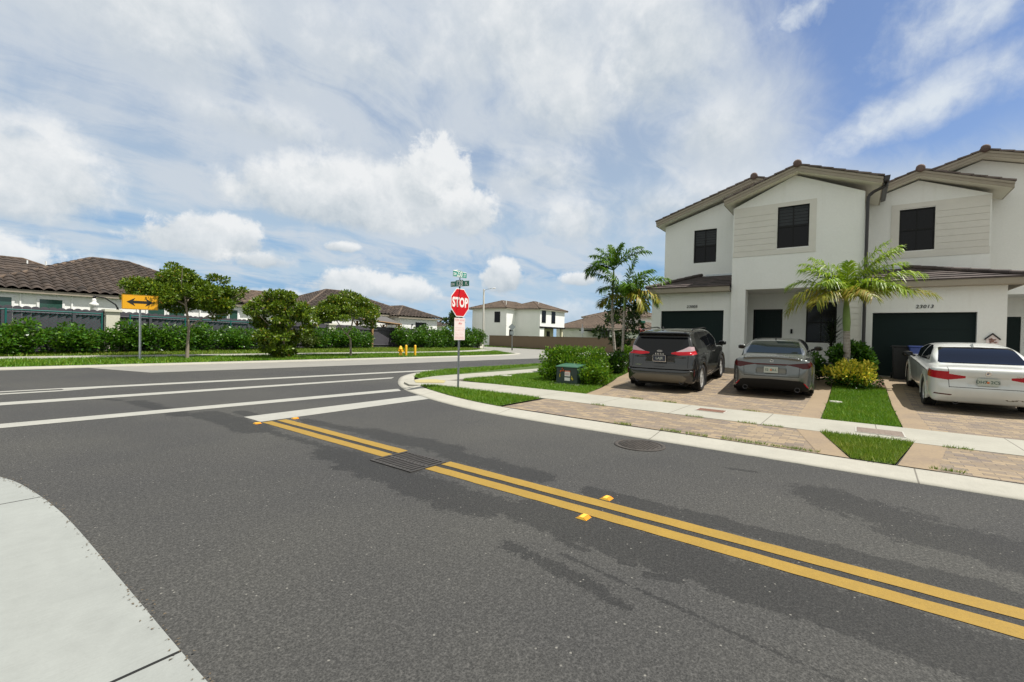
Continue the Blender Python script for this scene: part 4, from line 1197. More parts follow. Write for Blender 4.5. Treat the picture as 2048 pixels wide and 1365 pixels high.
def lean_roof(x0, x1, yA, yB, z0, z1, hip):
    """garage roof: courses rising from the eave x0 to the wall x1; hipped at one end (hip = +1 high-y end, -1 low-y end)"""
    rf = MB(); n = 7
    for k in range(n):
        a, b = k/n, (k+1)/n
        xa, xb = x0 + (x1-x0)*a, x0 + (x1-x0)*b
        za, zc = z0 + (z1-z0)*a + .045, z0 + (z1-z0)*b + .012
        h0 = (x1-x0)*a*.92; h1 = (x1-x0)*b*.92
        lo0, hi0, lo1, hi1 = yA, yB, yA, yB
        if hip > 0: hi0 -= h0; hi1 -= h1
        else: lo0 += h0; lo1 += h1
        rf.add([(xa, lo0, za), (xa, hi0, za), (xb, hi1, zc), (xb, lo1, zc), (xa, lo0, za-.05), (xa, hi0, za-.05)], [(1, 0, 3, 2), (0, 1, 5, 4)])
        ye = hi0 if hip > 0 else lo0; ye1 = hi1 if hip > 0 else lo1; yo = yB if hip > 0 else yA
        # hip side, courses parallel to the side eave
        ya_ = yo - hip*h0; yb_ = yo - hip*h1
        rf.add([(xa, ya_, za), (x1, ya_, za), (x1, yb_, zc), (xb, yb_, zc), (xa, ya_, za-.05), (x1, ya_, za-.05)], [(0, 1, 2, 3) if hip > 0 else (3, 2, 1, 0), (0, 4, 5, 1)])
    # hip caps
        xm = (xa + xb)/2; ym = yo - hip*(h0 + h1)/2
        rf.tube([(xa - .03, yo - hip*(h0 - .04), za + .015), (xb + .03, yo - hip*(h1 + .02), zc + .065)], [.085, .07], 8)
    r = rf.build('roof', M['tile_dark'], TH, recalc=False)
    fa = MB(); fa.box(x0 + .02, x0 + .05, yA + .02, yB - .02, z0 - .19, z0 + .005)
    y = yB if hip > 0 else yA
    fa.box(x0 + .05, x1, min(y, y - hip*.03), max(y, y - hip*.03), z0 - .19, z0 + .004)
    fa.build('fascia', M['trim'], r)
    MB().box(x0 + .05, XG if x1 < 22 else XG, yA + .03, yB - .03, z0 - .19, z0 - .15).build('soffit', M['trim'], r)
lean_roof(19.12, XU, 3.92, 7.20, 3.70, 4.36, 1)
lean_roof(19.12, XU2, -3.92, -.17, 3.60, 4.36, -1)
q = MB(); q.box(XU-.02, XU, 3.92, 5.3, 4.36, 4.44); q.box(XU2-.02, XU2, -1.7, -.17, 4.36, 4.44); q.build('flashing', M['galv'], TH)
# gutter and downspout between the units
q = MB(); q.prism([(-.62, 6.86), (-.76, 6.89), (-.78, 7.02), (-.62, 7.02)], 'x', 18.93, 21.75); q.build('gutter', M['downspout'], TH)
q = MB(); P_ = [(19.30, -.70, 6.88), (19.28, -.68, 6.78), (19.24, -.36, 6.62), (19.235, -.24, 6.50), (19.235, -.22, 6.30), (19.235, -.22, .55)]
for a, b in zip(P_, P_[1:]):
    q.cyl(a, b, .05, n=8)
q.build('downspout', M['downspout'], TH)
# ornament hanging on the pier
t = empty('house_ornament', (XG - .03, -3.27, 1.78), label='small house shaped wall ornament with a black roof beside the garage door', cat='wall ornament')
MB().prism([(-.13, -.17), (.13, -.17), (.13, .06), (0, .16), (-.13, .06)], 'x', 0, .02).build('board', M['sign_pink'], t)
q = MB(); q.prism([(-.18, .02), (-.155, -.005), (0, .155), (.155, -.005), (.18, .02), (0, .205)], 'x', -.02, .02); q.build('roof', M['black'], t)
fl = MB()
for i in range(26):
    a = random.uniform(0, 6.28); r_ = random.uniform(0, .10)
    fl.lathe([(0, -.02), (.022, -.012), (.0, 0)], (0, math.cos(a)*r_, -.04 + math.sin(a)*r_*.9), 6, 'x')
fl.build('flowers', mottled('dusty_pink_flowers', (.35, .20, .16), .6, 30), t)
# bins by the second garage
def bin_(x, y, mat, label, w=.29, h=1.02):
    t = empty('wheelie_bin', (x, y, zg(x) + .01), label=label, cat='wheelie bin')
    q = MB(); a, b = w*.82, w
    q.add([(-a, -a, 0), (a, -a, 0), (a, a, 0), (-a, a, 0), (-b, -b, h), (b, -b, h), (b, b, h), (-b, b, h)], [(0,3,2,1),(4,5,6,7),(0,1,5,4),(1,2,6,5),(2,3,7,6),(3,0,4,7)])
    q.build('body', M[mat], t, .015)
    q = MB(); q.box(-b-.03, b+.03, -b-.03, b+.03, h+.002, h+.05); q.box(b+.03, b+.08, -b*.7, b*.7, h-.03, h+.04); q.build('lid', M[mat], t, .012)
    for s in (-1, 1): MB().cyl((a-.02, s*(a+.01), .10), (a-.02, s*(a+.05), .10), .10, n=14).build('wheel', M['tyre'], t)
bin_(18.55, -1.62, 'bin_blue', 'blue recycling bin in front of the right garage door')
bin_(18.9, -1.16, 'bin_dark', 'black waste bin beside the blue one at the right garage door', .21, 1.0)
# ------------------------------------------------------------------ hipped tile roofs and far houses
def tile_plane(mb_verts, mb_faces, poly, eave_dir, pitch=.32, amp=.045, course=.42, step=.035, du=None):
    """barrel-tile surface over a planar convex polygon (3-D points); eave_dir = horizontal direction along the eave"""
    P = [Vector(p) for p in poly]
    u = Vector(eave_dir).normalized()
    nrm = (P[1]-P[0]).cross(P[2]-P[0]).normalized()
    if nrm.z < 0: nrm = -nrm
    v = nrm.cross(u).normalized()
    if v.z < 0: v = -v; 
    o = P[0]
    U = [(p-o).dot(u) for p in P]; Vv = [(p-o).dot(v) for p in P]
    u0, u1, v0, v1 = min(U), max(U), min(Vv), max(Vv)
    du = du or pitch/6
    nu = max(2, int((u1-u0)/du)); us = np.linspace(u0, u1, nu+1)
    prof = amp*np.abs(np.sin(np.pi*us/pitch))**.8
    nc = max(1, int(math.ceil((v1-v0)/course)))
    bm = bmesh.new(); rows = []
    for k in range(nc):
        for vv, hh in ((v0+k*course, step), (v0+(k+1)*course, 0.0)):
            row = []
            for a, h in zip(us, prof):
                q = o + u*float(a) + v*float(vv) + nrm*float(h+hh)
                row.append(bm.verts.new(q))
            rows.append(row)
    for r0, r1 in zip(rows, rows[1:]):
        for i in range(nu):
            bm.faces.new((r0[i], r0[i+1], r1[i+1], r1[i]))
    cen = sum(P, Vector()) / len(P)
    for i in range(len(P)):
        a, b = P[i], P[(i+1) % len(P)]
        if (b-a).length < 1e-4: continue
        no = (b-a).cross(nrm).normalized()
        if no.dot(cen-a) > 0: no = -no
        bmesh.ops.bisect_plane(bm, geom=bm.verts[:]+bm.edges[:]+bm.faces[:], plane_co=a, plane_no=no, clear_outer=True)
    bm.verts.ensure_lookup_table()
    base = len(mb_verts); bm.verts.index_update()
    mb_verts.extend([tuple(w.co) for w in bm.verts])
    for f in bm.faces:
        ids = [base + w.index for w in f.verts]
        mb_faces.append(ids if f.normal.z > 0 or True else ids[::-1])
    bm.free()

def hip_roof(parent, x0, x1, y0, y1, ze, slope, mat='tile', ridge='x', over=.0, pitch=.32, du=None, caps=True, course=.42, amp=.045, name='roof'):
    """rectangle hip roof with eave z = ze; ridge along x or y"""
    w = (y1-y0)/2 if ridge == 'x' else (x1-x0)/2
    zr = ze + slope*w
    A, B_, C_, D_ = (x0, y0, ze), (x1, y0, ze), (x1, y1, ze), (x0, y1, ze)
    if ridge == 'x': E, F_ = (x0+w, (y0+y1)/2, zr), (x1-w, (y0+y1)/2, zr)
    else: E, F_ = ((x0+x1)/2, y0+w, zr), ((x0+x1)/2, y1-w, zr)
    V = []; F = []
    if ridge == 'x':
        planes = [([A, B_, F_, E], (1, 0, 0)), ([C_, D_, E, F_], (1, 0, 0)), ([D_, A, E], (0, 1, 0)), ([B_, C_, F_], (0, 1, 0))]
        hips = [(A, E), (B_, F_), (C_, F_), (D_, E), (E, F_)]
    else:
        planes = [([A, B_, E], (1, 0, 0)), ([C_, D_, F_], (1, 0, 0)), ([D_, A, E, F_], (0, 1, 0)), ([B_, C_, F_, E], (0, 1, 0))]
        hips = [(A, E), (B_, E), (C_, F_), (D_, F_), (E, F_)]
    for p, d in planes:
        tile_plane(V, F, p, d, pitch, amp, course, .035, du)
    me = bpy.data.meshes.new(name); me.from_pydata(V, [], F); me.materials.append(M[mat]); me.update()
    bm = bmesh.new(); bm.from_mesh(me)
    for f in bm.faces:
        if f.normal.z < 0: f.normal_flip()
    bm.to_mesh(me); bm.free()
    r = obj(name, me, parent)
    if caps:
        c = MB()
        for a, b in hips:
            a, b = Vector(a), Vector(b); L = (b-a).length
            if L < .05: continue
            n = max(1, int(L/.42))
            for k in range(n):
                p, q = a.lerp(b, k/n), a.lerp(b, (k+1)/n)
                c.cyl(p + Vector((0, 0, .02)), q + Vector((0, 0, .05)), .115, .09, 8, True)
        c.build('ridge_tiles', M['tile_warm'], r)
    e = MB(); t = .16
    e.box(x0+.03, x1-.03, y0+.03, y0+.08, ze-t, ze+.01); e.box(x0+.03, x1-.03, y1-.08, y1-.03, ze-t, ze+.01)
    e.box(x0+.03, x0+.08, y0+.08, y1-.08, ze-t, ze+.008); e.box(x1-.08, x1-.03, y0+.08, y1-.08, ze-t, ze+.008)
    e.build('fascia', M['trim'], r)
    MB().box(x0+.08, x1-.08, y0+.08, y1-.08, ze-t+.02, ze-t+.04).build('soffit', M['trim_light'], r)
    return r

def far_window(parent, axis, P, w, h, frame='stucco_far', pane='glass', mull=1, fw=.10):
    """window standing 3 cm proud of a far wall; axis 'y' faces -y, 'x' faces -x; P = lower left centre"""
    q = MB(); g_ = MB()
    x, y, z = P
    def bx(m, a, b, c, d, t0, t1):
        if axis == 'y': m.box(x+a, x+b, y-t1, y-t0, z+c, z+d)
        else: m.box(x-t1, x-t0, y+a, y+b, z+c, z+d)
    bx(q, -w/2-fw, -w/2, -fw, h+fw, 0, .05); bx(q, w/2, w/2+fw, -fw, h+fw, 0, .05); bx(q, -w/2, w/2, -fw, 0, 0, .049); bx(q, -w/2, w/2, h, h+fw, 0, .049)
    for i in range(mull): bx(q, -w/2 + w*(i+1)/(mull+1) - .02, -w/2 + w*(i+1)/(mull+1) + .02, 0, h, 0, .04)
    bx(g_, -w/2, w/2, 0, h, .005, .03)
    f = q.build('window', M[frame], parent)
    g_.build('pane', M[pane], f)
M['pane_teal'] = material('green_reflecting_glass', None, (.035, .085, .07), .08, 0, .6)
M['white_frame'] = mottled('white_window_frame', (.78, .78, .76), .04, 3, .6)
def shell(parent, x0, x1, y0, y1, z0, z1, mat='stucco_far', name='wall'):
    return MB().box(x0, x1, y0, y1, z0, z1).build(name, M[mat], parent)

# house 1: long roof at the left edge
h = empty('bungalow', (0, 0, 0), label='white bungalow with a large brown hip roof at the left edge', cat='house')
shell(h, 2.1, 13.7, 33.76, 44, 0, 3.25)
hip_roof(h, 1.55, 14.3, 33.5, 44.5, 3.27, .462, pitch=.44, course=.44, amp=.14)
for x, w_ in ((2.65, .9), (4.50, .85), (9.0, .8), (10.05, .8), (12.55, .75), (13.25, .55)):
    far_window(h, 'y', (x, 33.76, 1.55), w_, 1.3, 'white_frame', 'pane_teal', 0)
for x in (2.35, 3.4, 5.3, 8.1, 11.3): MB().box(x-.03, x+.03, 33.70, 33.76, .2, 3.1).build('downspout', M['stucco_far'], h)
# house 0: roof peeking behind it, with two vent pipes
h = empty('bungalow', (0, 0, 0), label='brown hip roof with two white vent pipes peeking out behind the left bungalow', cat='house')
shell(h, -5, 9.4, 46.6, 55, 0, 4.3)
rf = hip_roof(h, -5.5, 9.8, 46.2, 55.4, 4.35, .46, pitch=.42, course=.5, amp=.06)
for x, y in ((5.35, 49.9), (6.25, 49.2)):
    MB().cyl((x, y, 5.4), (x, y, 6.35), .05, n=8).build('vent_pipe', M['white_frame'], h)
# house behind the low bushy tree
h = empty('bungalow', (0, 0, 0), label='brown pyramid roof of a farther house between the two left trees', cat='house')
shell(h, 17.3, 28.4, 49.5, 57, 0, 4.0)
hip_roof(h, 16.9, 28.9, 49, 58, 4.05, .40, 'tile_warm', pitch=.42, course=.5, amp=.06)
MB().cyl((24.2, 50.2, 4.2), (24.2, 50.2, 5.15), .11, n=8).build('vent_pipe', M['white_frame'], h)
# house 2: main block with a hipped wing towards the street
h = empty('bungalow', (0, 0, 0), label='white bungalow with a brown hip roof and projecting wing left of the stop sign', cat='house')
shell(h, 19.6, 31.0, 36.1, 46, 0, 3.35)
hip_roof(h, 19.1, 31.5, 35.8, 46.2, 3.35, .43, pitch=.42, course=.45, amp=.12)
shell(h, 28.4, 33.2, 34.88, 43, 0, 3.18)
hip_roof(h, 27.9, 33.75, 34.6, 44, 3.20, .40, 'tile', 'y', pitch=.42, course=.45, amp=.12)
far_window(h, 'y', (31.0, 34.88, .9), 1.25, 1.75, 'dark_frame', 'glass', 1, .07)
far_window(h, 'y', (21.4, 36.1, 1.2), 1.2, 1.4, 'white_frame', 'glass', 0)
q = MB(); q.cyl((29.85, 34.88, 2.45), (29.85, 34.76, 2.45), .07, n=8); q.build('wall_lamp', M['dark_frame'], h)
q = MB()
for i in range(4): q.box(25.0 + i*.28, 25.22 + i*.28, 37.6, 38.6, 4.42, 4.52)
q.build('roof_vent', M['galv'], h)
# pergola in its yard
t = empty('garden_pavilion', (25.2, 33.9, 0), label='cedar garden pavilion with a low dark metal roof behind the grey fence', cat='pavilion')
q = MB(); q.add([(-2.2, -.7, 2.75), (2.0, -.7, 2.45), (1.2, .5, 3.05), (-1.6, .5, 3.2), (2.0, 1.7, 2.45), (-2.2, 1.7, 2.75)], [(0, 1, 2, 3), (3, 2, 4, 5), (1, 4, 2), (0, 3, 5)])
q.build('roof', M['pergola_roof'], t)
q = MB(); q.tube([(-2.2, -.7, 2.70), (2.0, -.7, 2.40)], .06, 4); q.tube([(2.0, -.7, 2.40), (2.0, 1.7, 2.40)], .06, 4); q.build('beam', M['wood'], t)
for x, y, z in ((-1.1, -.62, 2.62), (1.75, -.62, 2.38), (1.75, 1.6, 2.38), (-1.1, 1.6, 2.6)):
    q = MB(); q.box(x-.08, x+.08, y-.08, y+.08, 0, z); q.tube([(x, y, z-.5), (x+.35, y, z-.08)], .05, 4); q.tube([(x, y, z-.5), (x-.35, y, z-.02)], .05, 4); q.build('post', M['wood'], t)
# closed umbrella by the left bungalow
t = empty('patio_umbrella', (6.05, 33.0, .3), label='closed white patio umbrella hanging from a curved dark arm before the left bungalow', cat='umbrella')
MB().lathe([(.02, 2.78), (.06, 2.74), (.11, 2.60), (.085, 2.52), (.19, 2.45), (.21, 2.36), (.15, 2.28), (.17, 1.9), (.20, 1.4), (.05, 1.35)], n=12).build('canopy', M['canvas'], t)
MB().lathe([(.0, 2.86), (.07, 2.80), (.07, 2.72), (.0, 2.70)], n=10).build('cap', M['dark_frame'], t)
q = MB(); q.tube([(0, 0, 2.85), (.45, 0, 2.78), (.9, 0, 2.45), (1.15, 0, 1.95)], .035, 6); q.tube([(.98, 0, .0), (.98, 0, 2.3)], .035, 6); q.build('arm', M['dark_frame'], t)

# two-storey house beyond the junction
h = empty('two_storey_house', (0, 0, 0), label='white two storey house with brown roof behind the long brown wall', cat='house')
EZ = 5.85
shell(h, 54, 64.5, 41.85, 48.7, 0, EZ)
shell(h, 56.4, 63.5, 37.4, 44, 3.15, EZ)
shell(h, 57.6, 63.3, 39.3, 44, 0, 3.15, 'stucco_cream')
shell(h, 56.4, 57.6, 37.4, 44, 0, 3.15)
q = MB(); q.box(56.35, 63.7, 37.3, 37.42, 2.98, 3.20); q.box(57.62, 63.7, 37.42, 39.28, 3.0, 3.14); q.build('patio_beam', M['dark_frame'], h)
q = MB(); q.box(62.9, 63.25, 37.5, 37.85, 0, 3.0); q.build('column', M['stucco_cream'], h)
rf = hip_roof(h, 53.5, 65.0, 41.55, 49.3, EZ, .36, 'tile_warm', pitch=.5, course=.55, amp=.06)
hip_roof(h, 55.9, 64.1, 37.1, 44.6, EZ-.05, .36, 'tile_warm', 'x', pitch=.5, course=.55, amp=.06)
far_window(h, 'x', (54, 43.6, 3.75), .95, 1.5, 'dark_frame', 'glass', 1, .07)
far_window(h, 'x', (54, 47.3, 1.6), .55, .7, 'dark_frame', 'glass', 0, .05)
far_window(h, 'y', (55.2, 41.85, .9), .75, 1.7, 'dark_frame', 'glass', 0, .06)
for x in (57.4, 60.1): far_window(h, 'y', (x, 37.4, 3.85), .95, 1.65, 'dark_frame', 'glass', 1, .07)
far_window(h, 'y', (58.5, 39.3, .4), .95, 2.1, 'dark_frame', 'glass', 0, .05)
far_window(h, 'y', (60.2, 39.3, .9), .45, 1.1, 'dark_frame', 'glass', 0, .05)
far_window(h, 'y', (61.7, 39.3, .6), .8, 1.9, 'dark_frame', 'glass', 0, .05)
q = MB()
for x, y in ((55.6, 43.2), (59.2, 39.6), (56.6, 44.5)): q.cyl((x, y, EZ+.5), (x, y, EZ+1.25), .06, n=8)
q.build('vent_pipe', M['white_frame'], h)
# its single-storey neighbour with the screened patio
h = empty('bungalow', (0, 0, 0), label='white bungalow with warm brown roof and dark screened patio right of the two storey house', cat='house')
shell(h, 67.0, 82, 31.0, 41, 0, 3.2)
hip_roof(h, 66.4, 82.6, 30.2, 41.6, 3.25, .42, 'tile_warm', pitch=.5, course=.55, amp=.06)
shell(h, 70, 84, 24.5, 31, 0, 2.8)
hip_roof(h, 69.3, 84.6, 23.9, 33, 2.85, .36, 'tile_warm', pitch=.5, course=.55, amp=.06)
q = MB(); q.box(64.5, 69.2, 31.2, 31.3, 0, 2.75); q.build('patio_screen', M['glass'], h)
q = MB(); q.box(64.1, 69.6, 30.9, 35, 2.76, 2.95)
for x in (64.5, 66.1, 67.6, 69.1): q.box(x-.06, x+.06, 31.1, 31.18, 0, 2.76)
q.build('patio_roof', M['dark_frame'], h)
far_window(h, 'y', (75, 24.5, .9), .9, 1.3, 'dark_frame', 'glass', 0, .06)
# further house behind the dark tree
h = empty('two_storey_house', (0, 0, 0), label='distant white two storey house partly hidden by the twin palms', cat='house')
shell(h, 84.2, 97, 31.5, 44.4, 0, 5.9)
hip_roof(h, 83.5, 97.6, 30.8, 45.2, 5.95, .34, 'tile_warm', pitch=.6, course=.6, amp=.06)
far_window(h, 'x', (84.2, 36, 3.6), 1.2, 1.4, 'dark_frame', 'glass', 0, .08)
# low roofs far right of the bungalow wing
h = empty('bungalow', (0, 0, 0), label='low brown roofs far away just left of the stop sign notice', cat='house')
shell(h, 47.5, 58, 58.5, 66, 0, 3.2)
hip_roof(h, 47, 58.6, 58, 66.6, 3.2, .40, 'tile', pitch=.6, course=.6, amp=.06)
h = empty('bungalow', (0, 0, 0), label='far house with a flat looking brown roof at the corner of the townhouse', cat='house')
shell(h, 78, 95, 16, 23.5, 0, 3.4, 'stucco_cream')
hip_roof(h, 77.4, 95.6, 15.4, 24.2, 3.45, .36, 'tile', pitch=.6, course=.6, amp=.06)

# ------------------------------------------------------------------ fences and walls
def fline(x): return float(np.interp(x, [-12, 2, 13, 24, 40.5], [28.3, 29.4, 31.8, 33.4, 35.6]))
def ftop(x): return float(np.interp(x, [-12, 5.5, 12, 20, 30, 41], [2.38, 2.34, 2.23, 2.14, 2.05, 1.95]))
def board_fence(x0, x1, label, scallop=True):
    t = empty('board_fence', (0, 0, 0), label=label, cat='fence', group='grey board fence panels behind the shrubs')
    b = MB(); w_ = .29 if scallop else .2
    n = int((x1-x0)/w_)
    for i in range(n):
        a, c = x0 + (x1-x0)*i/n + .006, x0 + (x1-x0)*(i+1)/n - .006
        m = (a+c)/2; y = fline(m); zt = ftop(m) + random.uniform(-.01, .01)
        up = [(a, fzx(a, y) - .1), (c, fzx(c, y) - .1), (c, zt-.06), (m + (c-a)*.25, zt-.01), (m, zt), (m - (c-a)*.25, zt-.01), (a, zt-.06)] if scallop else [(a, fzx(a, y)-.1), (c, fzx(c, y)-.1), (c, zt), (a, zt)]
        b.prism(up, 'y', y, y + .025)
    b.build('boards', M['fence_grey'], t)
    r = MB()
    for dz in (.45, 1.05, 1.62) if False else (.55, 1.55):
        pts = [(x, fline(x) - .03, ftop(x) - .28 - (1.3 if dz < 1 else 0)) for x in np.linspace(x0, x1, 6)]
        r.tube(pts, .04, 4)
    r.build('rail', M['fence_grey'], t)
    k = max(2, int((x1-x0)/2.3))
    for i in range(k):
        x = x0 + (x1-x0)*(i+.5)/k; y = fline(x)
        MB().box(x-.06, x+.06, y-.10, y-.005, 0, ftop(x)-.06).build('post', M['fence_grey'], t)
board_fence(-8, 5.95, 'grey scalloped board fence at the left frame edge, left of the cream pillar')
board_fence(6.55, 14.8, 'grey scalloped board fence between the arrow sign and the low bushy tree')
board_fence(15.45, 19.6, 'grey board fence hidden behind the middle street trees')
board_fence(20.2, 33, 'dark plain board fence with a bare stretch left of the fire hydrant', False)
board_fence(33.05, 40.6, 'dark plain board fence between the pavilion house and the stop sign pole', False)
for i, (x, lb) in enumerate(((6.25, 'cream fence pillar just left of the arrow sign'), (15.12, 'cream fence pillar left of the low bushy tree'), (19.9, 'cream fence pillar behind the pale bent tree trunk'), (40.9, 'pale pillar at the end of the grey fence beside the lamp post'))):
    t = empty('pillar', (x, fline(x), 0), label=lb, cat='pillar', group='cream pillars in the fence line')
    MB().box(-.27, .27, -.27, .27, 0, ftop(x)-.06).build('shaft', M['pillar'], t)
    MB().box(-.34, .34, -.34, .34, ftop(x)-.06, ftop(x)+.06).build('cap', M['pillar'], t)
# green wire fence in front of the boards
def wire_fence(x0, x1, label):
    t = empty('wire_fence', (0, 0, 0), label=label, cat='fence', group='green wire fences in front of the boards')
    y = lambda x: fline(x) - .5
    MB().tube([(x, y(x), ftop(x) - .20) for x in np.linspace(x0, x1, 8)], .028, 6).build('top_rail', M['fence_teal'], t)
    k = max(1, int(round((x1-x0)/2.9)))
    for i in range(k+1):
        x = x0 + (x1-x0)*i/k
        MB().cyl((x, y(x), 0), (x, y(x), ftop(x) - .14), .035, n=8).build('post', M['fence_teal'], t)
    mm = MB(); s = .16
    for x in np.arange(x0, x1, s):
        a = float(x); c = min(x1, a+1.9)
        for p, q_ in (((a, .35), (c, .35 + (c-a))), ((a, ftop(a)-.22), (c, ftop(a)-.22-(c-a)))):
            mm.tube([(p[0], y(p[0]), p[1]), (q_[0], y(q_[0]), max(.3, min(ftop(a)-.2, q_[1])))], .004, 3, False)
    mm.build('mesh', M['fence_teal'], t)
wire_fence(-4, 5.75, 'green wire fence behind the leftmost shrubs')
wire_fence(6.9, 14.7, 'green wire fence behind the shrubs right of the arrow sign')
# long brown wall beyond the junction
t = empty('garden_wall', (0, 0, 0), label='long plain brown wall in front of the two storey house', cat='wall')
W0, W1 = Vector((51.6, 43.0)), Vector((45.2, 17.8))
def wall_seg(name, a, b, z0, z1, th, mat, par):
    d = (b-a).normalized(); n_ = Vector((d.y, -d.x))*th/2
    MB().prism([tuple(a+n_), tuple(b+n_), tuple(b-n_), tuple(a-n_)], 'z', z0, z1).build(name, mat, par)
wall_seg('panel', W0, W1, -.1, 1.62, .16, M['brown_wall'], t)
wall_seg('coping', W0, W1, 1.621, 1.68, .22, M['brown_wall'], t)
t = empty('garden_wall', (0, 0, 0), label='short pale brown wall end beside the suv, right of the twin palms', cat='wall')
wall_seg('panel', W1 + Vector((.3, -1.5)), W1 + Vector((8, -9)), -.1, 1.55, .2, M['pillar'], t)
# distant greenery behind the houses
def far_tree(x, y, h_, w_, label, mat='leaf_far'):
    t = empty('far_tree', (x, y, 0), label=label, cat='tree')
    foliage('crown', clump_set(w_, w_, h_*.62, 20, w_*.35), 1300, .45, M[mat], t, shell=.3)
    t.children[0].location.z = h_*.38
    MB().tube([(0, 0, -.1), (0, 0, h_*.6)], [.16, .1], 8).build('trunk', M['bark'], t)
far_tree(51.5, 50.5, 6.2, 1.6, 'dark green tree beside the left corner of the two storey house', 'leaf_dark')
for i, (x, y, h_, w_, lb) in enumerate(((50, 75, 6.5, 4, 'far treetop above the low brown roofs, left of the stop sign'), (62, 88, 6.5, 5, 'distant rounded treetop behind the low brown roofs'), (52, 14.6, 2.6, 1.6, 'green bushy tree behind the suv roof left of the townhouse corner'))):
    far_tree(x, y, h_, w_, lb)
# ------------------------------------------------------------------ cars: signed-distance bodies meshed with surface nets
def sd_poly(px, py, poly):
    P = np.array(poly, float); n = len(P)
    d = np.full(px.shape, 1e9); s = np.ones(px.shape)
    for i in range(n):
        a, b = P[i], P[i-1]
        ex, ey = b - a
        wx, wy = px - a[0], py - a[1]
        t = np.clip((wx*ex + wy*ey)/(ex*ex + ey*ey + 1e-12), 0, 1)
        d = np.minimum(d, (wx - ex*t)**2 + (wy - ey*t)**2)
        c1 = py >= a[1]; c2 = py < b[1]; c3 = ex*wy > ey*wx
        flip = (c1 & c2 & c3) | (~c1 & ~c2 & ~c3)
        s = np.where(flip, -s, s)
    return s*np.sqrt(d)
def chaikin(P, it=2, keep=()):
    P = [np.array(p, float) for p in P]
    for _ in range(it):
        Q = []
        for i in range(len(P)):
            a, b = P[i], P[(i+1) % len(P)]
            Q += [a*.75 + b*.25, a*.25 + b*.75]
        P = Q
    return P
def smax(a, b, k):
    h = np.clip(.5 + .5*(a-b)/k, 0, 1)
    return b*(1-h) + a*h + k*h*(1-h)
def smin(a, b, k): return -smax(-a, -b, k)
def surface_nets(phi, org, h):
    nx, ny, nz = phi.shape
    ins = phi < 0
    cs = np.zeros((nx-1, ny-1, nz-1), np.int8)
    for i in (0, 1):
        for j in (0, 1):
            for k in (0, 1): cs += ins[i:nx-1+i, j:ny-1+j, k:nz-1+k]
    mixed = (cs > 0) & (cs < 8)
    idx = -np.ones(mixed.shape, np.int64); ci, cj, ck = np.nonzero(mixed); idx[mixed] = np.arange(len(ci))
    acc = np.zeros((len(ci), 3)); cnt = np.zeros(len(ci))
    C = [(i, j, k) for i in (0, 1) for j in (0, 1) for k in (0, 1)]
    for a in range(8):
        for b in range(a+1, 8):
            A_, B_ = C[a], C[b]
            if sum(x != y for x, y in zip(A_, B_)) != 1: continue
            pa = phi[ci+A_[0], cj+A_[1], ck+A_[2]]; pb = phi[ci+B_[0], cj+B_[1], ck+B_[2]]
            m = (pa < 0) != (pb < 0)
            t = np.where(m, pa/(pa - pb + 1e-12), 0)
            p = np.array(A_)[None] + t[:, None]*(np.array(B_) - np.array(A_))[None]
            acc[m] += p[m]; cnt[m] += 1
    V = np.array(org) + h*(np.c_[ci, cj, ck] + acc/np.maximum(1, cnt)[:, None])
    Q = []
    def emit(m, cells, flip):
        q = np.stack(cells, 1)
        f = flip
        q[f] = q[f][:, ::-1]
        Q.append(q)
    e = ins[:-1, 1:-1, 1:-1] != ins[1:, 1:-1, 1:-1]; i, j, k = np.nonzero(e); fl = ~ins[:-1, 1:-1, 1:-1][e]
    emit(e, [idx[i, j, k], idx[i, j+1, k], idx[i, j+1, k+1], idx[i, j, k+1]], fl)
    e = ins[1:-1, :-1, 1:-1] != ins[1:-1, 1:, 1:-1]; i, j, k = np.nonzero(e); fl = ~ins[1:-1, :-1, 1:-1][e]
    emit(e, [idx[i, j, k], idx[i, j, k+1], idx[i+1, j, k+1], idx[i+1, j, k]], fl)
    e = ins[1:-1, 1:-1, :-1] != ins[1:-1, 1:-1, 1:]; i, j, k = np.nonzero(e); fl = ~ins[1:-1, 1:-1, :-1][e]
    emit(e, [idx[i, j, k], idx[i+1, j, k], idx[i+1, j+1, k], idx[i, j+1, k]], fl)
    return V, np.concatenate(Q)

def pin(px, py, poly): return in_poly(px, py, poly)

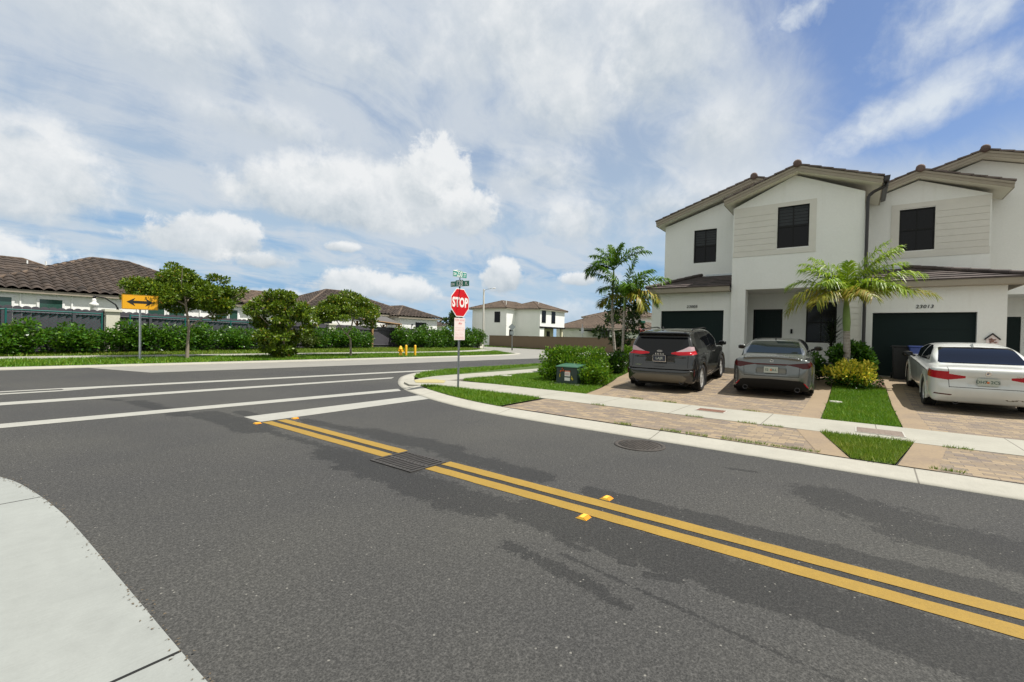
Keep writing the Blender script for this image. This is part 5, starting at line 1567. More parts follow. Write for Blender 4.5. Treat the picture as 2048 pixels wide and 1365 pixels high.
def build_car(spec, root):
    h = .017
    L, W, H = spec['L'], spec['W'], spec['H']
    xs = np.arange(-.08, L + .08, h); ys = np.arange(0, W/2 + .06, h); zs = np.arange(.10, H + .06, h)
    yy = np.r_[-ys[:0:-1], ys]
    X2, Z2 = np.meshgrid(xs, zs, indexing='ij'); XP2, YP2 = np.meshgrid(xs, ys, indexing='ij'); YS2, ZS2 = np.meshgrid(ys, zs, indexing='ij')
    def closed(poly):                                  # half outline -> closed with y = 0 side far negative
        return [(p[0], p[1]) for p in poly]
    ex = lambda a: a
    def vol(prof, sec, plan, k):
        a = sd_poly(X2, Z2, chaikin(prof, 2))[:, None, :]
        sp = [(-.5, sec[0][1])] + sec + [(-.5, sec[-1][1])]
        b = sd_poly(YS2, ZS2, sp)[None]
        pp = [(plan[0][0], -.5)] + plan + [(plan[-1][0], -.5)]
        c = sd_poly(XP2, YP2, pp)[:, :, None]
        return smax(smax(a, b, k), c, k)
    def rnd(pts):                                      # smooth an open half outline
        P = [np.array(p, float) for p in pts]
        for _ in range(2):
            Q = [P[0]]
            for a, b in zip(P, P[1:]): Q += [a*.75 + b*.25, a*.25 + b*.75]
            Q.append(P[-1]); P = Q
        return [tuple(p) for p in P]
    body = vol(spec['prof'], rnd(spec['sec']), rnd(spec['plan']), spec.get('k', .05))
    cab = vol(spec['cprof'], rnd(spec['csec']), rnd(spec['cplan']), spec.get('ck', .06))
    phi = smin(body, cab, spec.get('join', .035))
    X, Y, Z = xs[:, None, None], ys[None, :, None], zs[None, None, :]
    if 'extra' in spec: phi = spec['extra'](phi, X, Y, Z)
    for xw in (spec['xr'], spec['xf']):
        rw = spec['r'] + .045
        # arch lip and wheel well
        cyl = np.sqrt((X-xw)**2 + (Z-spec['r'])**2)
        well = smax(cyl - rw + 0*Y, (W/2 - .27) - Y + 0*X + 0*Z, .02)
        phi = smax(phi, -well, .015)
    full = np.concatenate([phi[:, :0:-1], phi], 1)
    V, F = surface_nets(full, (xs[0], yy[0], zs[0]), h)
    n0 = np.cross(V[F[:, 1]] - V[F[:, 0]], V[F[:, 2]] - V[F[:, 0]]); c0 = V[F].mean(1)
    if (n0[:, 2]*(c0[:, 2] - .8)).mean() < 0: F = F[:, ::-1]
    bm = bmesh.new(); bm.from_mesh(np_mesh('tmp', V, F))
    bm.faces.ensure_lookup_table()
    cc = np.array([f.calc_center_median()[:] for f in bm.faces])
    # cut the skin along the outlines of lamps and glass so that their edges are clean
    todo = []
    for axis, poly, xmax in spec['cuts']:
        for sg in (1, -1):
            todo.append((axis, [(p[0]*(sg if axis == 'x' else 1), p[1]) for p in poly], xmax, sg))
    jobs = []
    for axis, poly, xmax, sg in todo:
        P_ = np.array(poly); lo, hi = P_.min(0) - .06, P_.max(0) + .06
        k = 1 if axis == 'x' else 0
        m = (cc[:, k] > lo[0]) & (cc[:, k] < hi[0]) & (cc[:, 2] > lo[1]) & (cc[:, 2] < hi[1])
        m &= (cc[:, 0] < xmax) if axis == 'x' else (cc[:, 1]*sg > .4)
        jobs.append((axis, poly, [bm.faces[i] for i in np.nonzero(m)[0]]))
    for axis, poly, fs in jobs:
        fs = [f for f in fs if f.is_valid]
        if not fs: continue
        geom = list({v for f in fs for v in f.verts}) + list({e for f in fs for e in f.edges}) + fs
        for i in range(len(poly)):
            p, q = poly[i-1], poly[i]
            if abs(p[0]) < 1e-6 and abs(q[0]) < 1e-6: continue
            du, dz = q[0] - p[0], q[1] - p[1]
            if axis == 'x': co, no = (0, p[0], p[1]), (0, dz, -du)
            else: co, no = (p[0], 0, p[1]), (dz, 0, -du)
            r_ = bmesh.ops.bisect_plane(bm, geom=geom, dist=.0006, plane_co=co, plane_no=no)
            geom = [g_ for g_ in r_['geom'] if g_.is_valid]
    bm.faces.ensure_lookup_table(); bm.verts.index_update()
    VV = np.array([v.co[:] for v in bm.verts])
    FF = [[v.index for v in f.verts] for f in bm.faces]
    c = np.array([f.calc_center_median()[:] for f in bm.faces]); bm.normal_update(); nrm = np.array([f.normal[:] for f in bm.faces])
    vn = np.array([v.normal[:] for v in bm.verts])
    bm.free()
    left = np.ones(len(FF), bool)
    made = []
    for name, mat, fn in spec['parts']:
        m = left & fn(c[:, 0], c[:, 1], c[:, 2], nrm)
        if not m.any(): continue
        left &= ~m
        if name == 'seam':
            sel_ = np.nonzero(m)[0]; xs_ = np.sort(c[sel_, 0]); cuts_ = [-9] + [(a + b)/2 for a, b in zip(xs_, xs_[1:]) if b - a > .15] + [99]
            for a, b in zip(cuts_, cuts_[1:]):
                for sgn in (1, -1):
                    mm = m & (c[:, 0] > a) & (c[:, 0] <= b) & (c[:, 1]*sgn > 0)
                    if mm.any(): made.append((name, mat, mm))
        elif np.abs(c[m][:, 1]).min() > .06:
            for sgn in (1, -1):
                mm = m & (c[:, 1]*sgn > 0)
                if mm.any(): made.append((name, mat, mm))
        else: made.append((name, mat, m))
    def emit(name, mat, m):
        sel = np.nonzero(m)[0]; remap = {}; vs = []; fs = []; ns = []
        for i in sel:
            g_ = []
            for w_ in FF[i]:
                if w_ not in remap: remap[w_] = len(vs); vs.append(VV[w_]); ns.append(vn[w_])
                g_.append(remap[w_])
            fs.append(g_)
        me = bpy.data.meshes.new(name); me.from_pydata([tuple(p) for p in vs], [], fs); me.materials.append(M[mat])
        me.polygons.foreach_set('use_smooth', np.ones(len(fs), bool)); me.update()
        me.normals_split_custom_set_from_vertices([tuple(p) for p in ns])
        return obj(name, me, root)
    emit('body', spec['paint'], left)
    for name, mat, m in made: emit(name, mat, m)
    # wheels
    r, wd = spec['r'], spec.get('tw', .23)
    for xw in (spec['xr'], spec['xf']):
        for s in (-1, 1):
            wheel = empty('wheel', (xw, s*(W/2 - .015 - wd/2), r)); wheel.parent = root
            rr = spec.get('rim', r*.70)
            MB().lathe([(rr, -wd/2+.01), (r-.02, -wd/2), (r, -wd/2+.025), (r, wd/2-.025), (r-.02, wd/2), (rr, wd/2-.01), (rr-.02, 0), (rr, -wd/2+.01)], n=40, axis='y', cap=False).build('tyre', M['tyre'], wheel)
            q = MB(); o_ = s*(wd/2 - .028)
            q.lathe([(rr, o_ - s*.06), (rr, o_), (rr-.018, o_), (rr-.03, o_ - s*.05), (.05, o_ - s*.055)], n=36, axis='y')
            ns = spec.get('spokes', 10)
            for i in range(ns):
                a = 2*math.pi*i/ns; d = Vector((math.cos(a), 0, math.sin(a))); t_ = Vector((-math.sin(a), 0, math.cos(a)))
                w0, w1 = .030, .020
                ps = [d*.04 - t_*w0, d*.04 + t_*w0, d*(rr-.012) + t_*w1, d*(rr-.012) - t_*w1]
                A_ = [p + Vector((0, o_ - s*.012, 0)) for p in ps]; Bq = [p + Vector((0, o_ - s*.04, 0)) for p in ps]
                q.add(A_ + Bq, [(0, 1, 2, 3), (4, 7, 6, 5), (0, 4, 5, 1), (1, 5, 6, 2), (2, 6, 7, 3), (3, 7, 4, 0)])
            q.cyl((0, o_ - s*.04, 0), (0, o_ - s*.004, 0), .055, n=14)
            q.build('rim', M[spec.get('rimmat', 'rim')], wheel)
            MB().cyl((0, o_ - s*.09, 0), (0, o_ - s*.075, 0), rr*.8, n=24).build('brake_disc', M['rim_dark'], wheel)
    # floor pan
    MB().box(.35, L-.3, -W/2+.28, W/2-.28, .19, .24).build('underbody', M['black_plastic'], root)
    return root

def plate(root, x, y, z, w, hgt, txt, base, ink, orange=False, tilt=0.0, size=.085):
    q = MB(); q.box(x-.012, x, y-w/2, y+w/2, z-hgt/2, z+hgt/2)
    p = q.build('license_plate', M[base], root)
    text_on('lettering', txt, size, M[ink], frame_mat((x-.0125, y, z), (0, -1, 0), (0, 0, 1)), p, extrude=.001, bold=.0015)
    if orange:
        o_ = MB().lathe([(0, x-.0145), (.022, x-.0145), (.022, x-.012)], (0, y, z-.002), 14, 'x').build('emblem', M['plate_orange'], p)
    return p
def exhaust(root, x, y, z, r=.045):
    MB().lathe([(r*.82, x+.10), (r*.82, x-.0), (r, x-.004), (r, x+.12)], (0, y, z), 18, 'x').build('exhaust_tip', M['rim_dark'], root)
    MB().lathe([(0, x+.03), (r*.82, x+.03)], (0, y, z), 18, 'x').build('exhaust_bore', M['void'], root)
def mirror(root, x, y, z, mat, s, glass=True):
    q = MB().lathe([(0, -.11), (.06, -.10), (.085, -.03), (.085, .05), (.06, .10), (0, .11)], (x, y + s*.13, z), 14, 'y')
    q.v = [((v[0]-x)*(.9 if v[0] > x else .35)+x, v[1], (v[2]-z)*.80 + z) for v in q.v]
    o = q.build('wing_mirror', M[mat], root)
    MB().box(x-.032, x-.026, y + s*.13 - .075, y + s*.13 + .075, z-.05, z+.05).build('mirror_glass', M['tint'], o)
    MB().tube([(x+.03, y - s*.05, z-.06), (x+.02, y + s*.06, z-.02)], .028, 6).build('mirror_arm', M['black_plastic'], o)
CUTS = []
def side_poly(poly, ymin=.5):
    CUTS.append(('y', poly, 0))
    return lambda x, y, z, n: (np.abs(y) > ymin) & (np.abs(n[:, 1]) > .35) & pin(x, z, poly)
def rear_cut(poly, xmax):
    CUTS.append(('x', poly, xmax)); return poly
def rear_poly(poly, xmax):                             # polygon in (|y|, z) seen from behind
    return lambda x, y, z, n: (x < xmax) & pin(np.abs(y), z, poly)
def front_glass(x0, x1, z0, hw, slope_min=.15):
    return lambda x, y, z, n: (x > x0) & (x < x1) & (z > z0) & (np.abs(y) < hw) & (n[:, 0] > slope_min) & (n[:, 2] > .2)

PITCH = math.atan((zg(16.2) - zg(13.6)) / 2.85)
def car_root(name, x0, y0, label, xr, wb, yaw=0.0):
    za, zb_ = zg(x0 + xr), zg(x0 + xr + wb)
    p = math.atan((zb_ - za)/wb)
    z = za - xr*math.sin(p) + .008
    return empty(name, (x0, y0, z), (0, -p, yaw), label, 'car', 'cars parked on the driveways')

# --- charcoal suv
suv = car_root('parked_suv', 12.42, 4.29, 'charcoal grey suv parked on the left driveway, nearest the hedge', .98, 2.85, R(2.6))
def suv_extra(phi, X, Y, Z):
    # step above the rear bumper and a pressed number plate recess
    rec = np.maximum(np.maximum(np.abs(Z - .955) - .13, np.abs(Y) - .40), X - .155)
    phi = smax(phi, -(rec + .0), .03)
    groove = np.maximum(np.maximum(np.abs(Z - .665) - .010, X - .30), np.abs(Y) - 1.2)
    phi = smax(phi, -groove, .012)
    # flared arches
    for xw in (.98, 3.83):
        d = np.sqrt((X-xw)**2 + (Z-.37)**2)
        fl = smax(np.abs(d - .44) - .045, np.abs(Y - .93) - .045, .04) + 0*Z
        phi = smin(phi, fl, .05)
    return phi
CUTS.clear()
spec = dict(L=4.78, W=1.93, H=1.735, xr=.98, xf=3.83, r=.37, tw=.25, rim=.275, spokes=10, paint='paint_suv', k=.06, ck=.07, join=.05, extra=suv_extra,
  prof=[(.42, .24), (.12, .27), (.02, .40), (.0, .55), (.02, .66), (.10, .72), (.13, .90), (.16, 1.06), (.24, 1.14), (1.2, 1.13), (3.1, 1.14), (3.5, 1.12), (4.25, 1.02), (4.62, .88), (4.76, .66), (4.77, .42), (4.65, .25), (4.2, .22)],
  sec=[(.60, .22), (.84, .25), (.93, .36), (.955, .55), (.965, .74), (.955, .92), (.925, 1.05), (.84, 1.12), (.5, 1.16)],
  plan=[(-.01, .1), (.0, .62), (.05, .80), (.16, .91), (.45, .955), (1.2, .962), (3.6, .962), (4.2, .93), (4.55, .82), (4.72, .62), (4.78, .3), (4.78, .1)],
  cprof=[(.13, .95), (.19, 1.12), (.36, 1.42), (.47, 1.56), (.34, 1.60), (.32, 1.645), (.45, 1.68), (.9, 1.725), (1.6, 1.74), (2.3, 1.72), (2.75, 1.65), (3.2, 1.40), (3.65, 1.10), (3.6, .95)],
  csec=[(.93, .92), (.92, 1.08), (.865, 1.20), (.79, 1.42), (.72, 1.58), (.64, 1.67), (.45, 1.715), (.1, 1.745)],
  cplan=[(.0, .1), (.10, .60), (.16, .74), (.30, .84), (.6, .90), (1.5, .93), (3.0, .92), (3.4, .84), (3.7, .6), (3.75, .1)],
  parts=[
   ('rear_spoiler', 'tint', lambda x, y, z, n: (x < .50) & (z > 1.53) & (z < 1.655) & (np.abs(y) < .72) & (n[:, 0] < .35)),
   ('tail_light', 'lamp_red', lambda x, y, z, n: (x < .52) & pin(y, z, [(.30, 1.075), (.52, 1.045), (.99, 1.075), (.99, 1.17), (.70, 1.15), (.42, 1.135), (.30, 1.11)])),
   ('tail_light', 'lamp_red', lambda x, y, z, n: (x < .52) & pin(-y, z, [(.30, 1.075), (.52, 1.045), (.99, 1.075), (.99, 1.17), (.70, 1.15), (.42, 1.135), (.30, 1.11)])),
   ('reversing_light', 'lamp_clear', lambda x, y, z, n: (x < .45) & pin(np.abs(y), z, [(.42, 1.135), (.70, 1.15), (.99, 1.17), (.99, 1.20), (.86, 1.27), (.74, 1.28), (.58, 1.20)])),
   ('rear_window', 'tint', lambda x, y, z, n: (x < .60) & (n[:, 0] < -.05) & pin(np.abs(y), z, [(0, 1.07), (.30, 1.07), (.30, 1.12), (.42, 1.135), (.60, 1.215), (.735, 1.29), (.735, 1.32), (.66, 1.535), (0, 1.56)])),
   ('tailgate_trim', 'tint', lambda x, y, z, n: (x < .4) & (n[:, 0] < -.3) & pin(np.abs(y), z, [(0, 1.005), (.40, 1.015), (.60, 1.045), (.52, 1.055), (.30, 1.075), (0, 1.075)])),
   ('side_window', 'tint', side_poly([(.62, 1.20), (.80, 1.52), (1.05, 1.615), (1.34, 1.63), (1.28, 1.17)])),
   ('side_window', 'tint', side_poly([(1.33, 1.17), (1.39, 1.63), (2.20, 1.62), (2.24, 1.16)])),
   ('side_window', 'tint', side_poly([(2.30, 1.16), (2.26, 1.62), (2.62, 1.58), (3.02, 1.40), (3.38, 1.17)])),
   ('windscreen', 'tint', front_glass(2.7, 3.75, 1.14, .72)),
   ('sunroof', 'tint', lambda x, y, z, n: (x > .95) & (x < 2.55) & (z > 1.6) & (np.abs(y) < .52) & (n[:, 2] > .8)),
   ('bumper_skid', 'diffuser', lambda x, y, z, n: (x < .5) & (n[:, 0] < -.2) & pin(np.abs(y), z, [(0, .30), (.44, .30), (.62, .30), (.74, .44), (.70, .475), (.62, .52), (0, .53)])),
   ('lower_cladding', 'black_plastic', lambda x, y, z, n: (z < .315) & (n[:, 2] < .6)),
   ('seam', 'void', lambda x, y, z, n: ((np.abs(y) > .80) & (np.abs(n[:, 1]) > .4) & (z > .36) & (z < 1.14) & ((np.abs(x - 2.27) < .010) | (np.abs(x - 3.25) < .010) | (np.abs(x - (1.33 + .25*np.clip(.75 - z, 0, 1))) < .010)))),
   ('shut_line', 'void', lambda x, y, z, n: (x < .40) & pin(np.abs(y), z, [(.745, .72), (.755, .72), (.755, 1.06), (.745, 1.06)])),
  ], cuts=CUTS + [('x', [(.745, .72), (.755, .72), (.755, 1.06), (.745, 1.06)], .40),
   ('x', [(.30, 1.075), (.52, 1.045), (.99, 1.075), (.99, 1.17), (.70, 1.15), (.42, 1.135), (.30, 1.11)], .52),
   ('x', [(.42, 1.135), (.70, 1.15), (.99, 1.17), (.99, 1.20), (.86, 1.27), (.74, 1.28), (.58, 1.20)], .45),
   ('x', [(0, 1.07), (.30, 1.07), (.30, 1.12), (.42, 1.135), (.60, 1.215), (.735, 1.29), (.735, 1.32), (.66, 1.535), (0, 1.56)], .60),
   ('x', [(0, 1.005), (.40, 1.015), (.60, 1.045), (.52, 1.055), (.30, 1.075), (0, 1.075)], .4),
   ('x', [(0, .30), (.44, .30), (.62, .30), (.74, .44), (.70, .475), (.62, .52), (0, .53)], .5)])
build_car(spec, suv)
plate(suv, .105, 0, .955, .33, .17, 'LAJR', 'plate_dark', 'plate_white', size=.10)
q = MB(); q.box(.0, .014, -.0, .0, 0, 0) if False else None
fr = MB()
for a, b, c, d in ((-.18, .18, .865, .877), (-.18, .18, 1.033, 1.045), (-.18, -.168, .877, 1.033), (.168, .18, .877, 1.033)): fr.box(.085, .10, a, b, c, d)
fr.build('plate_frame', M['chrome'], suv)
text_on('lettering', 'EDGE', .06, M['chrome'], frame_mat((.118, 0, 1.085 - .01), (0, -1, 0), (-.15, 0, 1)), suv, extrude=.006, space=1.9)
q = MB().lathe([(0, .0), (.055, .0), (.06, .008)], (0, 0, 0), 20, 'z'); q.v = [(.135 - v[2], v[0]*1.3, 1.155 + v[1]*.55) for v in q.v]; q.build('emblem', M['chrome'], suv)
text_on('lettering', 'TITANIUM', .04, M['chrome'], frame_mat((.10, .58, .76), (0, -1, 0), (0, 0, 1)), suv, extrude=.004)
exhaust(suv, .055, .60, .34, .058); exhaust(suv, .055, -.60, .34, .058)
mirror(suv, 3.15, .95, 1.20, 'paint_suv', 1); mirror(suv, 3.15, -.95, 1.20, 'paint_suv', -1)
q = MB(); q.lathe([(.045, 1.725), (.03, 1.76), (.012, 1.79), (0, 1.80)], (.85, .12, 0), 10); q.build('antenna', M['black_plastic'], suv)
q = MB(); q.box(.09, .125, -.14, .14, .715, .735); q.box(.11, .13, -.12, .12, .69, .715); q.build('tailgate_handle', M['void'], suv)
for s in (-1, 1):
    q = MB(); q.tube([(.75, s*.70, 1.685), (.9, s*.70, 1.725), (2.2, s*.70, 1.715), (2.5, s*.70, 1.675)], .018, 6); q.build('roof_rail', M['black_plastic'], suv)
    for xh in (1.55, 2.55):
        q = MB(); q.box(xh, xh+.22, s*.955-.012, s*.955+.012, .985, 1.015); q.build('door_handle', M['chrome'], suv)
    q = MB(); q.box(1.45, 3.35, s*.955-.014, s*.955+.014, .345, .375); q.build('sill_trim', M['chrome'], suv)
    q = MB(); q.box(.15, .20, s*.905-.01, s*.905+.01, .50, .66); q.build('bumper_reflector', M['lamp_dark'], suv)

# --- grey sedan with a full-width light bar
sed = car_root('parked_sedan', 13.2, 1.69, 'grey sedan with a full width tail light bar, parked between the suv and the palm', 1.02, 2.80, R(3.5))
def sed_extra(phi, X, Y, Z):
    # ducktail lip
    lip = smax(smax(np.abs(X - .13) - .07, np.abs(Y) - .62, .05), np.abs(Z - (1.055 - .03*(Y/.62)**2)) - .020, .02)
    phi = smin(phi, lip, .04)
    rec = np.maximum(np.maximum(np.abs(Z - .74) - .10, np.abs(Y) - .33), X - .075)
    phi = smax(phi, -rec, .03)
    for xw in (1.02, 3.82):
        d = np.sqrt((X-xw)**2 + (Z-.335)**2)
        fl = smax(np.abs(d - .41) - .05, np.abs(Y - .885) - .04, .05) + 0*Z
        phi = smin(phi, fl, .06)
    return phi
CUTS.clear()
spec = dict(L=4.70, W=1.84, H=1.435, xr=1.02, xf=3.82, r=.335, tw=.24, rim=.235, spokes=10, rimmat='rim_dark', paint='paint_sedan', k=.05, ck=.07, join=.06, extra=sed_extra,
  prof=[(.5, .19), (.12, .20), (.03, .36), (-.01, .52), (.02, .70), (.08, .84), (.10, .96), (.12, 1.04), (.5, 1.055), (1.0, 1.05), (3.0, 1.01), (3.5, .98), (4.2, .86), (4.55, .70), (4.70, .52), (4.66, .28), (4.4, .18)],
  sec=[(.55, .17), (.80, .20), (.885, .30), (.905, .48), (.92, .66), (.91, .80), (.86, .93), (.74, 1.03), (.4, 1.07)],
  plan=[(-.01, .1), (.0, .55), (.05, .74), (.16, .85), (.45, .91), (1.0, .92), (3.7, .91), (4.2, .86), (4.5, .72), (4.66, .45), (4.7, .1)],
  cprof=[(.45, .90), (.55, 1.03), (.75, 1.10), (1.25, 1.31), (1.6, 1.405), (2.1, 1.435), (2.6, 1.395), (3.05, 1.20), (3.5, .99), (3.4, .88)],
  csec=[(.84, .85), (.83, 1.0), (.78, 1.10), (.69, 1.26), (.60, 1.36), (.45, 1.415), (.1, 1.44)],
  cplan=[(.40, .1), (.45, .60), (.70, .72), (1.3, .82), (2.3, .85), (3.0, .80), (3.4, .6), (3.5, .1)],
  parts=[
   ('rear_window', 'tint_green', lambda x, y, z, n: (x > .6) & (x < 1.62) & (n[:, 0] < -.10) & (n[:, 2] > .3) & pin(np.abs(y), z, [(0, 1.085), (.62, 1.085), (.645, 1.10), (.555, 1.355), (.50, 1.365), (0, 1.375)])),
   ('side_window', 'tint', side_poly([(1.08, 1.06), (1.55, 1.30), (1.92, 1.36), (2.18, 1.37), (2.16, 1.02)], .45)),
   ('side_window', 'tint', side_poly([(2.22, 1.02), (2.24, 1.37), (2.55, 1.34), (2.95, 1.18), (3.22, 1.02)], .45)),
   ('windscreen', 'tint', front_glass(2.5, 3.6, 1.0, .66)),
   ('tail_light', 'lamp_dark', lambda x, y, z, n: (x < .50) & pin(y, z, [(.36, .885), (.98, .965), (.98, .905), (.80, .80), (.70, .785), (.55, .83), (.36, .865)])),
   ('tail_light', 'lamp_dark', lambda x, y, z, n: (x < .50) & pin(-y, z, [(.36, .885), (.98, .965), (.98, .905), (.80, .80), (.70, .785), (.55, .83), (.36, .865)])),
   ('light_bar', 'lamp_dark', lambda x, y, z, n: (x < .30) & (np.abs(y) < .37) & (z > .862) & (z < .890) & (n[:, 0] < -.2)),
   ('rear_diffuser', 'black_plastic', lambda x, y, z, n: (x < .55) & (n[:, 0] < .3) & pin(np.abs(y), z, [(0, .05), (.80, .05), (.86, .24), (.76, .36), (.70, .46), (.62, .49), (0, .51)])),
   ('sill', 'black_plastic', lambda x, y, z, n: (z < .205)),
   ('shut_line', 'void', lambda x, y, z, n: (x < .30) & pin(np.abs(y), z, [(.600, .585), (.609, .585), (.622, .80), (.613, .80)])),
   ('shut_line', 'void', lambda x, y, z, n: (x < .30) & pin(np.abs(y), z, [(-.01, .575), (.609, .575), (.609, .585), (-.01, .585)])),
   ('seam', 'void', lambda x, y, z, n: ((np.abs(y) > .75) & (np.abs(n[:, 1]) > .4) & (z > .26) & (z < 1.03) & ((np.abs(x - 2.19) < .010) | (np.abs(x - 3.2) < .010)))),
  ], cuts=CUTS + [('x', [(.600, .585), (.609, .585), (.622, .80), (.613, .80)], .30),
   ('x', [(-.01, .575), (.609, .575), (.609, .585), (-.01, .585)], .30),
   ('x', [(0, 1.085), (.62, 1.085), (.645, 1.10), (.555, 1.355), (.50, 1.365), (0, 1.375)], 1.62),
   ('x', [(.36, .885), (.98, .965), (.98, .905), (.80, .80), (.70, .785), (.55, .83), (.36, .865)], .50),
   ('x', [(0, .05), (.80, .05), (.86, .24), (.76, .36), (.70, .46), (.62, .49), (0, .51)], .55)])
build_car(spec, sed)
plate(sed, .058, 0, .735, .31, .155, 'S2  DLL', 'plate_white', 'plate_ink', True, size=.08)
q = MB()
for a, b in (((.055, 0, .0), (-.01, 0, .045)), ((.0, 0, .045), (-.03, 0, -.028)), ((-.03, 0, -.028), (.055, 0, -.028))):
    q.cyl((.085, -a[0], .965 + a[2]), (.085, -b[0], .965 + b[2]), .008, n=6)
q.build('emblem', M['chrome'], sed)
text_on('lettering', 'IS 350', .05, M['chrome'], frame_mat((.052, -.50, .66), (0, -1, 0), (0, 0, 1)), sed, extrude=.005)
exhaust(sed, .05, .58, .26, .058); exhaust(sed, .05, -.58, .26, .058)
mirror(sed, 2.98, .88, 1.06, 'paint_sedan', 1, False); mirror(sed, 2.98, -.88, 1.06, 'paint_sedan', -1)
q = MB(); q.add([(1.60, -.006, 1.405), (1.60, .006, 1.405), (1.74, .02, 1.42), (1.74, -.02, 1.42), (1.62, 0, 1.475)], [(0, 1, 2, 3), (0, 4, 1), (1, 4, 2), (2, 4, 3), (3, 4, 0)]); q.build('shark_fin', M['black_plastic'], sed)
for s in (-1, 1):
    q = MB(); q.add([(.10, s*.74, .40), (.10, s*.70, .42), (.13, s*.78, .31), (.13, s*.82, .30), (.14, s*.74, .40), (.14, s*.70, .42), (.17, s*.78, .31), (.17, s*.82, .30)], [(0,1,2,3),(7,6,5,4),(0,4,5,1),(1,5,6,2),(2,6,7,3),(3,7,4,0)])
    q.v = [(v[0]-.06, v[1], v[2]+.02) for v in q.v]
    q.build('bumper_reflector', M['lamp_red'], sed)

# --- white sedan
wht = car_root('parked_sedan', 13.35, -2.20, 'white sedan with red tail lights and a scraped bumper, parked at the right edge', .98, 2.81, R(1.6))
def wht_extra(phi, X, Y, Z):
    rec = np.maximum(np.maximum(np.abs(Z - .70) - .085, np.abs(Y) - .30), X - .070)
    phi = smax(phi, -rec, .025)
    crease = smax(np.abs(Z - .86 - .04*np.clip(X/2, 0, 1)) - .012, np.abs(Y - .893) - .02, .03) + 0*X
    phi = smin(phi, np.maximum(crease, np.maximum(.5 - X, X - 3.35)), .04)
    for xw in (.98, 3.79):
        d = np.sqrt((X-xw)**2 + (Z-.325)**2)
        fl = smax(np.abs(d - .39) - .04, np.abs(Y - .868) - .026, .04) + 0*Z
        phi = smin(phi, fl, .05)
    return phi
SC = [(.50, .47), (.60, .50), (.78, .50), (.82, .47), (.66, .455)]
CUTS.clear()
